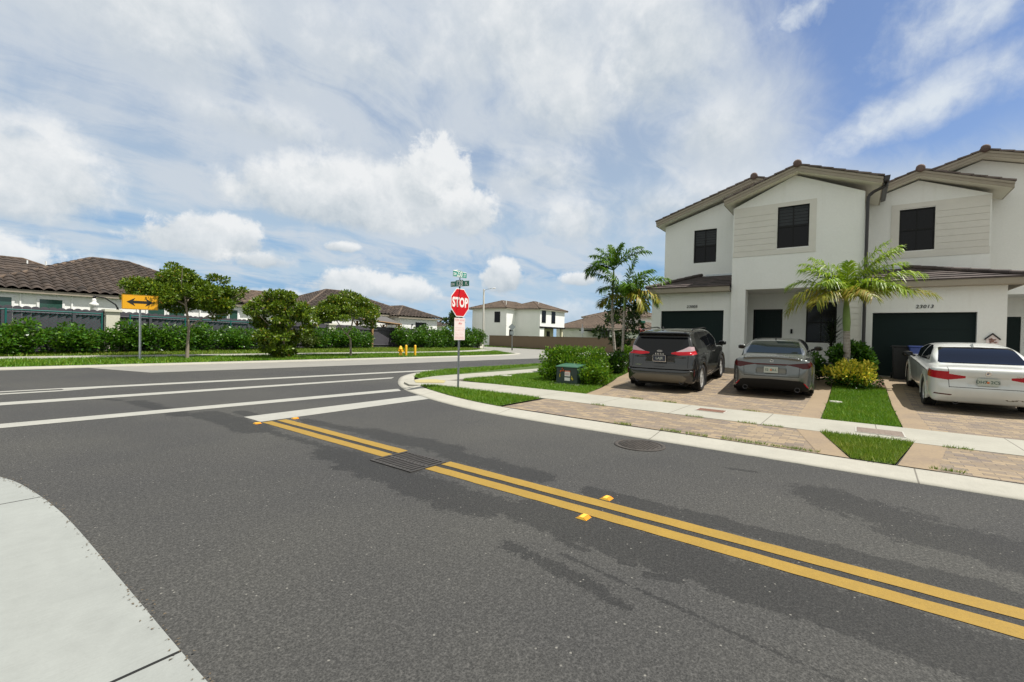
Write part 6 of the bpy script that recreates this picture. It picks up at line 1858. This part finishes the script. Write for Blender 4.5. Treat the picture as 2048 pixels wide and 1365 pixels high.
spec = dict(L=4.63, W=1.81, H=1.43, xr=.98, xf=3.79, r=.325, tw=.225, rim=.225, spokes=14, paint='paint_white', k=.055, ck=.075, join=.06, extra=wht_extra,
  prof=[(.5, .20), (.14, .21), (.05, .34), (.0, .46), (.0, .56), (.06, .64), (.06, .80), (.05, .93), (.12, .985), (.5, 1.0), (1.0, 1.01), (3.0, .985), (3.5, .955), (4.2, .86), (4.5, .70), (4.62, .52), (4.58, .28), (4.3, .18)],
  sec=[(.55, .18), (.80, .21), (.87, .32), (.89, .48), (.905, .66), (.90, .82), (.865, .92), (.76, .99), (.4, 1.02)],
  plan=[(-.01, .1), (.0, .55), (.05, .74), (.16, .845), (.45, .895), (1.0, .905), (3.7, .895), (4.2, .85), (4.45, .72), (4.6, .45), (4.63, .1)],
  cprof=[(.40, .88), (.50, .98), (.74, 1.06), (1.2, 1.255), (1.55, 1.35), (2.0, 1.392), (2.5, 1.365), (3.0, 1.18), (3.4, .965), (3.3, .87)],
  csec=[(.83, .82), (.82, .97), (.78, 1.07), (.70, 1.22), (.61, 1.325), (.45, 1.375), (.1, 1.397)],
  cplan=[(.42, .1), (.46, .62), (.70, .74), (1.3, .82), (2.3, .84), (2.9, .80), (3.3, .6), (3.4, .1)],
  parts=[
   ('rear_window', 'tint', lambda x, y, z, n: (x > .48) & (x < 1.6) & (n[:, 0] < -.10) & (n[:, 2] > .3) & pin(np.abs(y), z, [(0, 1.02), (.66, 1.02), (.69, 1.035), (.605, 1.295), (.555, 1.31), (0, 1.32)])),
   ('side_window', 'tint', side_poly([(1.10, 1.03), (1.20, 1.14), (1.55, 1.27), (1.90, 1.312), (2.10, 1.317), (2.08, .99)], .45)),
   ('side_window', 'tint', side_poly([(2.14, .99), (2.16, 1.317), (2.5, 1.295), (2.9, 1.14), (3.14, .985)], .45)),
   ('windscreen', 'tint', front_glass(2.4, 3.5, 1.0, .66)),
   ('tail_light', 'lamp_red', lambda x, y, z, n: (x < .46) & pin(y, z, [(.33, .765), (.60, .715), (.95, .755), (.95, .87), (.88, .90), (.585, .895), (.585, .845), (.34, .81)])),
   ('tail_light', 'lamp_red', lambda x, y, z, n: (x < .46) & pin(-y, z, [(.33, .765), (.60, .715), (.95, .755), (.95, .87), (.88, .90), (.585, .895), (.585, .845), (.34, .81)])),
   ('bumper_reflector', 'lamp_dark', lambda x, y, z, n: (x < .30) & pin(np.abs(y), z, [(.52, .415), (.80, .425), (.82, .40), (.56, .39)]) & (y > 0)),
   ('bumper_scrape', 'black_plastic', lambda x, y, z, n: (x < .35) & (pin(-y, z, [(.56, .40), (.66, .45), (.74, .44), (.68, .40), (.80, .41), (.84, .37), (.70, .36), (.60, .37)]))),
   ('bumper_scrape', 'diffuser', lambda x, y, z, n: (x < .35) & (np.abs(z - .355 - .012*np.sin(y*24)) < .009) & (y < -.26) & (y > -.78)),
   ('sill', 'black_plastic', lambda x, y, z, n: (z < .215)),
   ('shut_line', 'void', lambda x, y, z, n: (x < .30) & pin(np.abs(y), z, [(.575, .566), (.585, .566), (.609, .98), (.599, .98)])),
   ('shut_line', 'void', lambda x, y, z, n: (x < .30) & pin(np.abs(y), z, [(-.01, .566), (.575, .566), (.575, .577), (-.01, .577)])),
   ('seam', 'void', lambda x, y, z, n: ((np.abs(y) > .75) & (np.abs(n[:, 1]) > .4) & (z > .26) & (z < 1.03) & ((np.abs(x - 2.11) < .009) | (np.abs(x - 3.1) < .009)))),
  ], cuts=CUTS + [('x', [(.575, .566), (.585, .566), (.609, .98), (.599, .98)], .30),
   ('x', [(-.01, .566), (.575, .566), (.575, .577), (-.01, .577)], .30),
   ('x', [(0, 1.02), (.66, 1.02), (.69, 1.035), (.605, 1.295), (.555, 1.31), (0, 1.32)], 1.6),
   ('x', [(.33, .765), (.60, .715), (.95, .755), (.95, .87), (.88, .90), (.585, .895), (.585, .845), (.34, .81)], .46),
   ('x', [(.52, .415), (.80, .425), (.82, .40), (.56, .39)], .30),
   ('x', [(.56, .40), (.66, .45), (.74, .44), (.68, .40), (.80, .41), (.84, .37), (.70, .36), (.60, .37)], .35)])
build_car(spec, wht)
plate(wht, .048, 0, .70, .31, .155, 'DH7  2CS', 'plate_white', 'plate_ink', True, size=.085)
em = MB().lathe([(0, -.004), (.042, -.004), (.045, 0), (.0, 0)], (.050, 0, .88), 24, 'x').build('emblem', M['black'], wht)
for i, mt in enumerate(('sign_white', 'bin_blue')):
    q = MB()
    for k in (0, 1):
        a0 = math.pi/2*(i + 2*k); pts = [(.0, 0)] + [(.028*math.cos(a0 + math.pi/2*j/6), .028*math.sin(a0 + math.pi/2*j/6)) for j in range(7)]
        q.prism([(p[0], .88 + p[1]) for p in pts], 'x', .0435, .046)
    q.build('emblem_quarter', M[mt], em)
q = MB(); q.lathe([(.040, -.0065), (.045, -.0065), (.045, -.004), (.040, -.004)], (.050, 0, .88), 24, 'x'); q.build('emblem_ring', M['chrome'], em)
text_on('lettering', '328i', .05, M['chrome'], frame_mat((.050, -.44, .835), (0, -1, 0), (0, 0, 1)), wht, extrude=.004)
mirror(wht, 2.92, .86, 1.0, 'black_plastic', 1); mirror(wht, 2.92, -.86, 1.02, 'paint_white', -1)
exhaust(wht, .12, .46, .235, .04)
q = MB(); q.add([(1.45, -.012, 1.325), (1.45, .012, 1.325), (1.62, .03, 1.355), (1.62, -.03, 1.355), (1.475, 0, 1.40)], [(0, 1, 2, 3), (0, 4, 1), (1, 4, 2), (2, 4, 3), (3, 4, 0)]); q.build('shark_fin', M['paint_white'], wht)
# ------------------------------------------------------------------ signs and street furniture
def octagon(r): return [(r*math.cos(R(22.5 + 45*i)), r*math.sin(R(22.5 + 45*i))) for i in range(8)]
def face_minus_y(x, y, z): return frame_mat((x, y, z), (1, 0, 0), (0, 0, 1))
def u_post(parent, h, w=.058, d=.034, mat='galv', name='post'):
    q = MB(); t = .006
    q.prism([(-w/2, -d/2), (-w/2 + t*1.6, -d/2), (-w/2 + .014, d/2 - t), (w/2 - .014, d/2 - t), (w/2 - t*1.6, -d/2), (w/2, -d/2), (w/2 - .010, d/2), (-w/2 + .010, d/2)], 'z', -.1, h)
    for i in range(int(h/.10)):
        q.cyl((0, d/2 - t - .0005, .06 + i*.10), (0, d/2 - t + .0002, .06 + i*.10), .005, n=6)
    return q.build(name, M[mat], parent)
LEAN = R(-.55)
t = empty('stop_sign', (9.0, 8.58, Zv + .01), (0, LEAN, R(4)), label='red stop sign with green street name blades and a pink notice on the corner lawn', cat='stop sign')
u_post(t, 2.66)
zc = 2.32
yv = -.022
q = MB(); q.prism([(p[0], zc + p[1]) for p in octagon(.4125)], 'y', yv - .002, yv); o = q.build('octagon', M['sign_white'], t)
q = MB(); q.prism([(p[0], zc + p[1]) for p in octagon(.388)], 'y', yv - .0035, yv - .002); q.build('red_field', M['sign_red'], o)
text_on('lettering', 'STOP', .345, M['sign_white'], face_minus_y(0, yv - .0036, zc - .005), o, extrude=.001, bold=.015, sx=.76, space=1.06)
q = MB(); q.box(-.225, .225, yv - .002, yv, 1.31, 1.905); nt_ = q.build('notice_plate', M['sign_pink'], t)
text_on('lettering', 'TOW AWAY', .085, M['notice_ink'], face_minus_y(0, yv - .0025, 1.845), nt_, extrude=.0005, bold=.0015, sx=.86)
q = MB()
q.box(-.06, .06, yv - .003, yv - .002, 1.735, 1.755); q.box(-.04, .03, yv - .0031, yv - .002, 1.756, 1.785); q.box(.05, .09, yv - .0031, yv - .002, 1.735, 1.775)
for z_ in (1.64, 1.60, 1.56, 1.50, 1.46, 1.42): 
    x = -.19
    while x < .17:
        w_ = random.uniform(.015, .05); q.box(x, min(.19, x+w_), yv - .003, yv - .002, z_ - .004, z_ + .004); x += w_ + .014
for z_ in (1.385, 1.345):
    x = -.18
    while x < .16:
        w_ = random.uniform(.02, .035); q.box(x, x+w_, yv - .003, yv - .002, z_ - .008, z_ + .008); x += w_ + .012
q.build('small_print', M['notice_ink'], nt_)
def blade(z, ang, mat, num, a, b, L):
    """street name blade with a taller number panel; local x along the blade"""
    root = empty('street_name_blade', (0, 0, z), (0, 0, ang)); root.parent = t
    h = .075
    out = [(-L/2, -h), (L/2, -h), (L/2, h), (L*.20, h), (L*.16, h+.028), (-L*.20, h+.028), (-L*.24, h), (-L/2, h)]
    q = MB(); q.prism(out, 'y', -.003, .003); q.build('panel', M[mat], root)
    ed = MB()
    ed.prism([(-L/2, -h), (L/2, -h), (L/2, -h+.006), (-L/2, -h+.006)], 'y', -.0042, -.003); ed.prism([(-L/2, h-.006), (-L*.24, h-.006), (-L*.24, h), (-L/2, h)], 'y', -.0042, -.003); ed.prism([(L*.20, h-.006), (L/2, h-.006), (L/2, h), (L*.20, h)], 'y', -.0042, -.003)
    ed.build('border', M['sign_white'], root)
    me = text_mesh('lettering', num, .215, M['sign_white'], extrude=.0005, bold=.004, sx=.72); me.transform(face_minus_y(-L*.02, -.0036, .008)); obj('lettering', me, root)
    me = text_mesh('lettering', a, .115, M['sign_white'], extrude=.0005, bold=.002, sx=.75); me.transform(face_minus_y(-L*.37, -.0036, -.012)); obj('lettering', me, root)
    me = text_mesh('lettering', b, .115, M['sign_white'], extrude=.0005, bold=.002, sx=.8); me.transform(face_minus_y(L*.36, -.0036, -.005)); obj('lettering', me, root)
blade(2.83, R(-90), 'sign_green', '128', 'SW', 'PL', .64)
blade(3.08, R(0), 'sign_green2', '230', 'SW', 'ST', .56)
q = MB(); q.box(-.02, .02, -.012, .012, 2.64, 2.752); q.cyl((0, 0, 2.93), (0, 0, 3.0), .012, n=8); q.build('bracket', M['black'], t)
q = MB(); q.prism([(-.28, 3.0), (.28, 3.0), (.28, 3.165), (.10, 3.165), (-.10, 3.20), (-.28, 3.165)], 'y', .004, .009); q.build('backing', M['sign_white'], t)

# double arrow board
t = empty('arrow_sign', (5.9, 24.12, .07), (0, R(-.6), 0), label='amber sign with a black double headed arrow on a steel post', cat='road sign')
u_post(t, 2.2, .075, .045)
q = MB(); q.box(-.61, .61, -.04, -.035, 2.19, 2.80); o = q.build('panel', M['sign_yellow'], t)
def arrow_pts(L=.455, h=.085, hh=.165, hl=.28):
    return [(-L, 0), (-L+hl, hh), (-L+hl-.03, h*.75), (0, h*.6), (L-hl+.03, h*.75), (L-hl, hh), (L, 0), (L-hl, -hh), (L-hl+.03, -h*.75), (0, -h*.6), (-L+hl-.03, -h*.75), (-L+hl, -hh)]
q = MB(); A_ = arrow_pts(); zc = 2.495
n_ = len(A_)
for s in (-1, 1):
    q.add([(s*.46, -.0418, zc), (s*.165, -.0418, zc + .175), (s*.225, -.0418, zc + .058), (s*.225, -.0418, zc - .058), (s*.165, -.0418, zc - .175)], [(0, 1, 2), (0, 2, 3), (0, 3, 4)])
q.add([(-.226, -.0418, zc - .058), (.226, -.0418, zc - .058), (.226, -.0418, zc + .058), (-.226, -.0418, zc + .058)], [(0, 1, 2, 3)])
q.build('arrow', M['black'], o, recalc=False)
q = MB()
for a, b, c, d in ((-.60, .60, 2.20, 2.212), (-.60, .60, 2.778, 2.79), (-.60, -.588, 2.212, 2.778), (.588, .60, 2.212, 2.778)): q.box(a, b, -.0412, -.04, c, d)
q.build('border', M['black'], o)

# hydrant and bollards
t = empty('fire_hydrant', (19.05, 23.3, .09), label='yellow fire hydrant on the far verge beside two yellow bollards', cat='hydrant')
MB().lathe([(.16, 0), (.16, .03), (.10, .05), (.095, .42), (.14, .44), (.14, .47), (.11, .49), (.105, .56), (.06, .62), (.03, .63), (.03, .67), (0, .67)], n=20).build('barrel', M['hydrant'], t)
q = MB(); q.cyl((-.17, 0, .34), (.17, 0, .34), .055, n=14); q.cyl((-.19, 0, .34), (-.17, 0, .34), .065, n=8); q.cyl((.17, 0, .34), (.19, 0, .34), .065, n=8); q.build('side_outlets', M['hydrant'], t)
q = MB(); q.cyl((0, 0, .34), (0, -.17, .34), .075, n=16); q.cyl((0, -.17, .34), (0, -.20, .34), .085, n=8); q.build('pumper_outlet', M['hydrant'], t)
for x, y, lb in ((19.42, 23.2, 'yellow bollard touching the fire hydrant'), (20.0, 23.0, 'yellow bollard standing alone right of the fire hydrant')):
    t = empty('bollard', (x, y, .08), label=lb, cat='bollard', group='yellow bollards by the hydrant')
    MB().lathe([(.075, -.05), (.075, .68), (.06, .72), (.0, .745)], n=16).build('post', M['hydrant'], t)
    MB().lathe([(.10, -.02), (.10, .02), (.076, .03)], n=16).build('footing', M['pole_concrete'], t)

# street lamp and far signs
t = empty('street_lamp', (45, 38.6, .1), (R(.0), R(-.9), 0), label='tall pale concrete street lamp in front of the two storey house', cat='street lamp')
MB().lathe([(.14, -.1), (.10, 7.5), (.0, 7.55)], n=14).build('pole', M['pole_concrete'], t)
MB().tube([(0, 0, 7.3), (0, -.5, 7.48), (0, -1.3, 7.56)], .03, 6).build('arm', M['galv'], t)
q = MB().lathe([(0, -.32), (.10, -.25), (.13, 0), (.10, .22), (0, .30)], (0, 0, 0), 12, 'y'); q.v = [(v[0], v[1] - 1.7, v[2]*.5 + 7.55) for v in q.v]; q.build('lamp_head', M['sign_white'], t)
t = empty('warning_sign', (40, 30.1, .05), (0, R(-1.6), R(-62)), label='grey backed diamond sign on a thin post at the junction', cat='road sign')
u_post(t, 2.9, .07, .04)
q = MB(); q.prism([(0, 2.15), (.40, 2.55), (0, 2.95), (-.40, 2.55)], 'y', -.030, -.026); q.build('diamond', M['galv'], t)
q = MB(); q.box(-.20, .20, -.030, -.026, 1.72, 2.08); q.build('small_plate', M['galv'], t)
q = MB(); q.box(-.06, .06, -.06, .06, 0, .25); q.build('footing', M['black_plastic'], t)
t = empty('parking_sign', (48, 25.75, .05), (0, R(-1), R(-53)), label='thin sign post with a small narrow plate before the brown wall', cat='road sign')
u_post(t, 3.2, .08, .04)
q = MB(); q.box(-.16, .16, -.030, -.026, 2.1, 2.75); q.build('plate', M['galv'], t)
t = empty('stop_sign', (45, 17.35, .05), (0, 0, R(-100)), label='far stop sign half hidden by the dark tree, beside the townhouse corner', cat='stop sign')
u_post(t, 2.9, .07, .04)
q = MB(); q.prism([(p[0], 2.55 + p[1]) for p in octagon(.41)], 'y', -.030, -.026); o = q.build('octagon', M['sign_white'], t)
q = MB(); q.prism([(p[0], 2.55 + p[1]) for p in octagon(.385)], 'y', -.032, -.030); q.build('red_field', M['sign_red'], o)
text_on('lettering', 'STOP', .33, M['sign_white'], face_minus_y(0, -.0325, 2.545), o, extrude=.001, bold=.006, sx=.8)
q = MB(); q.box(-.34, .34, -.006, .006, 3.22, 3.42); q.cyl((0, 0, 2.9), (0, 0, 3.22), .02, n=6); q.build('street_name_blade', M['sign_green'], t)

# pad-mounted utility box
zt = zl(12.4, 7.0)
t = empty('utility_box', (12.42, 7.02, zt), (0, 0, R(3)), label='dark green utility box with warning stickers in front of the hedge', cat='utility box')
q = MB(); q.add([(-.33, -.35, 0), (.34, -.35, 0), (.34, .35, 0), (-.33, .35, 0), (-.31, -.35, .52), (.34, -.35, .58), (.34, .35, .58), (-.31, .35, .52)], [(0,3,2,1),(4,5,6,7),(0,1,5,4),(1,2,6,5),(2,3,7,6),(3,0,4,7)])
q.build('cabinet', M['transformer'], t, .012)
q = MB(); q.add([(-.36, -.37, .525), (.36, -.37, .59), (.36, .37, .59), (-.36, .37, .525), (-.34, -.36, .56), (.35, -.36, .625), (.35, .36, .625), (-.34, .36, .56)], [(0,3,2,1),(4,5,6,7),(0,1,5,4),(1,2,6,5),(2,3,7,6),(3,0,4,7)])
q.build('lid', M['transformer_lid'], t, .008)
xf = -.334
q = MB(); q.box(xf-.004, xf+.012, -.125, .055, .385, .425); o = q.build('warning_sticker', M['orange'], t)
text_on('lettering', 'WARNING', .032, M['sign_white'], frame_mat((xf-.0045, -.035, .405), (0, -1, 0), (0, 0, 1)), o, extrude=.0004)
q = MB(); q.box(xf-.0042, xf+.01, -.125, .055, .255, .384); q.build('sticker', M['sign_white'], t)
q = MB(); q.box(xf-.006, xf+.008, -.125, .055, .12, .215); q.build('sticker', M['sign_white'], t)
q = MB()
for i in range(4): q.box(xf-.0056, xf-.004, -.10 + i*.04, -.08 + i*.04, .285, .36)
q.build('sticker_print', M['notice_ink'], t)
q = MB()
for (y, z, w_, h_) in ((.20, .40, .02, .06), (.15, .42, .018, .05), (.105, .43, .018, .05), (.145, .49, .02, .035)): q.box(xf-.006, xf+.01, y-w_/2, y+w_/2, z-h_/2, z+h_/2)
q.build('number_sticker', M['orange'], t)
q = MB()
for (y, z, w_, h_) in ((.22, .27, .018, .10), (-.19, .20, .05, .05), (-.215, .17, .03, .04), (-.18, .255, .014, .04)): q.box(xf-.009, xf+.008, y-w_/2, y+w_/2, z-h_/2, z+h_/2)
q.build('number_sticker', M['yellow_st'], t)
MB().box(-.42, .42, -.44, .44, -.06, .02).build('pad', M['pole_concrete'], t)
# ------------------------------------------------------------------ sun, sky, camera
SUN_EL = 65.0
SUN_H = Vector((.47, -.88)).normalized()
ce = math.cos(R(SUN_EL))
SD = Vector((SUN_H.x*ce, SUN_H.y*ce, math.sin(R(SUN_EL))))
sl = bpy.data.lights.new('sun', 'SUN'); sl.energy = 5.0; sl.angle = R(.53); sl.color = (1, .955, .88)
so = bpy.data.objects.new('sun', sl); link(so); so.rotation_euler = SD.to_track_quat('Z', 'Y').to_euler()

w = bpy.data.worlds.new('World'); scn.world = w; w.use_nodes = True
nt = w.node_tree; g = G(nt)
bg = nt.nodes['Background']
sky = nt.nodes.new('ShaderNodeTexSky'); sky.sky_type = 'NISHITA'; sky.sun_disc = False
sky.sun_elevation = R(SUN_EL); sky.sun_rotation = math.atan2(SUN_H.x, SUN_H.y)
sky.air_density = 1.0; sky.dust_density = .6; sky.ozone_density = 1.3
SKY_STR = .11
EXPO = .45
d = g.coord('Generated'); x, y, z = g.xyz(d)
az = y._m('ARCTAN2', x) * (180/math.pi)            # degrees, 0 = +X (towards the house), 90 = along the street
el = z._m('ARCSINE') * (180/math.pi)
# fbm fields on the sphere
n1 = g.noise(d, 5.0, 9, .60, .25)
n2 = g.noise(d, 13.0, 8, .62, .2)
n3 = g.noise(d, 2.2, 6, .55)
n4 = g.noise(d, 34.0, 6, .62, .3)
zz = z + .16
pl = g.vec(x / zz, y / zz, 0)
warp = g.noise(pl, 1.0, 4, .5, out='Color')
pv = g.n.new('ShaderNodeVectorMath'); pv.operation = 'MULTIPLY_ADD'
put(nt, pv.inputs[0], warp); pv.inputs[1].default_value = (1.1, 1.1, 0); put(nt, pv.inputs[2], pl)
rot = g.n.new('ShaderNodeMapping'); put(nt, rot.inputs[0], S(nt, pv.outputs[0])); rot.inputs['Rotation'].default_value = (0, 0, R(25)); rot.inputs['Scale'].default_value = (.6, 1.5, 1)
wisp = g.noise(S(nt, rot.outputs[0]), 1.6, 10, .64)
fluff = (n1 - .5) * 1.55 + (n2 - .5) * .85 + (n4 - .5) * .30
fluff_s = (n2 - .5) * 1.75 + (n4 - .5) * 1.10

def blob(a0, e0, ra, re, rd=None, soft=.30, amp=1.0, rot=0.0):
    """one cumulus: billowing top, flatter base (rd = radius below the centre); returns mask and shade"""
    da = (az - a0) / ra; de = el - e0
    if rot: de = de - (az - a0) * rot
    rd = rd or re
    up = de.max(0.0) / re; dn = (de * -1.0).max(0.0) / rd
    q = (da*da + up*up + dn*dn).sqrt()
    m = ((q * -1.0) + 1.0 + (fluff if ra > 7 else fluff_s) * amp).step(0.0, soft)
    sh = (de / re * .5 + .55 + (n2 - .5) * 1.0 + (n1 - .5) * .7 + (n4 - .5) * .5).sat()
    return m, sh

c_blue = S(nt, sky.outputs[0])
c_blue = g.mix(1.0, c_blue, (.66, .73, .86), 'MULTIPLY')
K = 1.0 / (SKY_STR * 2 ** EXPO)
def lin(r, gg, b): return tuple(((v/255/12.92) if v < 10 else ((v/255 + .055)/1.055)**2.4) * K for v in (r, gg, b))
# 1. high thin veil over most of the sky in view, open to deep blue on the right
away = ((az - 40.0).abs() - 62.0).step(0.0, 30.0)  # unseen bright veil added behind the camera to lift the facade's ambient light
edge_n = (n1 - .5) * 16.0 + (wisp - .5) * 16.0
gap = (az + edge_n - (el - 22.0) * .35).step(13.0, 0.5) * (el + (wisp - .5) * 10.0).step(14.0, 20.0)
low = el.step(15.0, 6.0)                            # bluer bands near the horizon
band = g.noise(g.vec(az * .030, el * .26, 3.0), 1.0, 6, .6, .5)
veil = (wisp * 1.25 + (n3 - .5) * .9 + .52 - low * .62 * band.step(.38, .60)).step(.34, .98) * .95
veil = veil * (gap * -.93 + 1.0)
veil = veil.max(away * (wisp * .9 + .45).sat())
c_blue = g.mix(el.step(20, 5) * .85, c_blue, lin(126, 173, 214))
streak, _ = blob(-4.5, 21.6, 14.5, 3.4, 3.0, 1.0, .95, rot=-.26)
strk2, _ = blob(5.5, 31.5, 5.0, 2.6, 2.2, 1.0, 1.0, rot=-.25)
strk3, _ = blob(-7.5, 28.0, 8.5, 5.0, 3.6, 1.0, 1.15, rot=-.3)
cirrus = streak.max(strk2 * .8).max(strk3 * .95) * ((wisp - .5) * 1.5 + (n4 - .5) * .7 + .86).sat()
veil = veil.max(cirrus * .97)
veil_col = g.mix(el.step(4, 26), lin(180, 204, 224), lin(164, 183, 208))
white_n = (wisp * .7 + n1 * .5 + n3 * .4 - .8) + (el - 12.0) * .004
veil_col = g.mix(white_n.step(-.10, .10) * .9, veil_col, lin(208, 216, 224))
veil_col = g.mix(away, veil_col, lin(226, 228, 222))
veil_col = g.mix(cirrus * .85, veil_col, lin(224, 232, 240))
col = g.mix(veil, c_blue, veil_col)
# 2. cumulus, far ones first
clouds = [  # az, el, half width, up, down, softness, frayed
    (56.0, 5.4, 6.0, 2.7, 1.5, .30, .62), (50.5, 5.2, 4.6, 1.8, 1.4, .5, .8), (57.8, 9.9, 2.6, .8, .6, .5, .9), (38.4, 7.3, 3.0, 3.0, 2.1, .24, .52), (28.8, 7.3, 2.5, 1.2, .9, .4, .7), (30, 2.6, 7.5, 3.3, 2.4, .55, .9),
    (71.0, 9.2, 6.4, 3.2, 1.9, .28, .60), (66.0, 7.6, 4.0, 1.4, 1.0, .5, .8), (84.5, 12.6, 7.6, 6.4, 4.2, .5, .75), (87.0, 5.2, 6.0, 3.2, 2.4, .4, .7), (64, 3.2, 6.0, 1.8, 1.4, .6, .9), (77.5, 5.5, 5.0, 1.2, .9, .8, 1.0),
    (57.5, 15.0, 14.5, 6.2, 3.6, .36, .72), (47.2, 17.9, 5.6, 5.8, 3.6, .28, .62), (43.5, 15.2, 5.0, 3.6, 3.0, .4, .7),
    (74.0, 29.0, 16.0, 9.0, 7.5, 1.0, .75), (55.0, 30.0, 13.0, 7.0, 5.0, 1.3, .9), (66.0, 21.5, 10.0, 3.0, 2.2, 1.1, .9), (21.0, 31.5, 10.5, 9.5, 8.0, .8, .7), (31.0, 27.0, 12.0, 8.0, 6.0, 1.0, .8), (30.0, 14.2, 8.0, 4.5, 3.0, .9, .9), (19.0, 16.0, 9.5, 5.5, 4.0, 1.0, .8), (38, 34, 14, 10, 8, 1.1, .8), (33, 20, 9, 4, 3, 1.1, .9), (14, 23, 8, 5, 5, 1.2, .8)]
for (a0, e0, ra, re, rd, soft, amp) in clouds:
    m, sh = blob(a0, e0, ra, re, rd, soft, amp)
    cc = g.ramp(sh, [(.10, lin(178, 191, 202)), (.45, lin(210, 217, 222)), (.85, lin(240, 242, 243))])
    col = g.mix(m * (.94 if soft < .55 else .80), col, cc)
# pale haze on the horizon
col = g.mix(el.step(6.5, -.5) * .55, col, lin(172, 204, 230))
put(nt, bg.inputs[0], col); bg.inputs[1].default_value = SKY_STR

cam = bpy.data.cameras.new('camera'); cam.lens = 16; cam.sensor_width = 36; cam.sensor_fit = 'HORIZONTAL'
cam.clip_start = .05; cam.clip_end = 8000
co = bpy.data.objects.new('camera', cam); link(co)
pitch, roll, yaw = R(.5), R(1.45), R(-53.0)
A = (math.sin(yaw), math.cos(yaw)); B = (math.cos(yaw), -math.sin(yaw))
def Wd(v): return Vector((v[0]*B[0] + v[1]*B[1], v[0]*A[0] + v[1]*A[1], v[2]))
wv = Vector((0, math.cos(pitch), -math.sin(pitch))); uv = Vector((0, math.sin(pitch), math.cos(pitch))); rv = Vector((1, 0, 0))
c_, s_ = math.cos(roll), math.sin(roll)
r2 = Wd(rv*c_ + uv*s_); u2 = Wd(uv*c_ - rv*s_); w2 = Wd(wv)
co.matrix_world = Matrix(((r2.x, u2.x, -w2.x, 0), (r2.y, u2.y, -w2.y, 0), (r2.z, u2.z, -w2.z, 1.5), (0, 0, 0, 1)))
scn.camera = co
scn.view_settings.view_transform = 'Standard'; scn.view_settings.look = 'None'
scn.view_settings.exposure = EXPO; scn.view_settings.gamma = 1.0
scn.cycles.max_bounces = 6; scn.cycles.transparent_max_bounces = 4; scn.cycles.diffuse_bounces = 3; scn.cycles.glossy_bounces = 3; scn.cycles.transmission_bounces = 4
scn.cycles.use_denoising = True; scn.cycles.use_adaptive_sampling = True; scn.cycles.adaptive_threshold = .015
try: scn.cycles.denoiser = 'OPENIMAGEDENOISE'
except Exception: pass
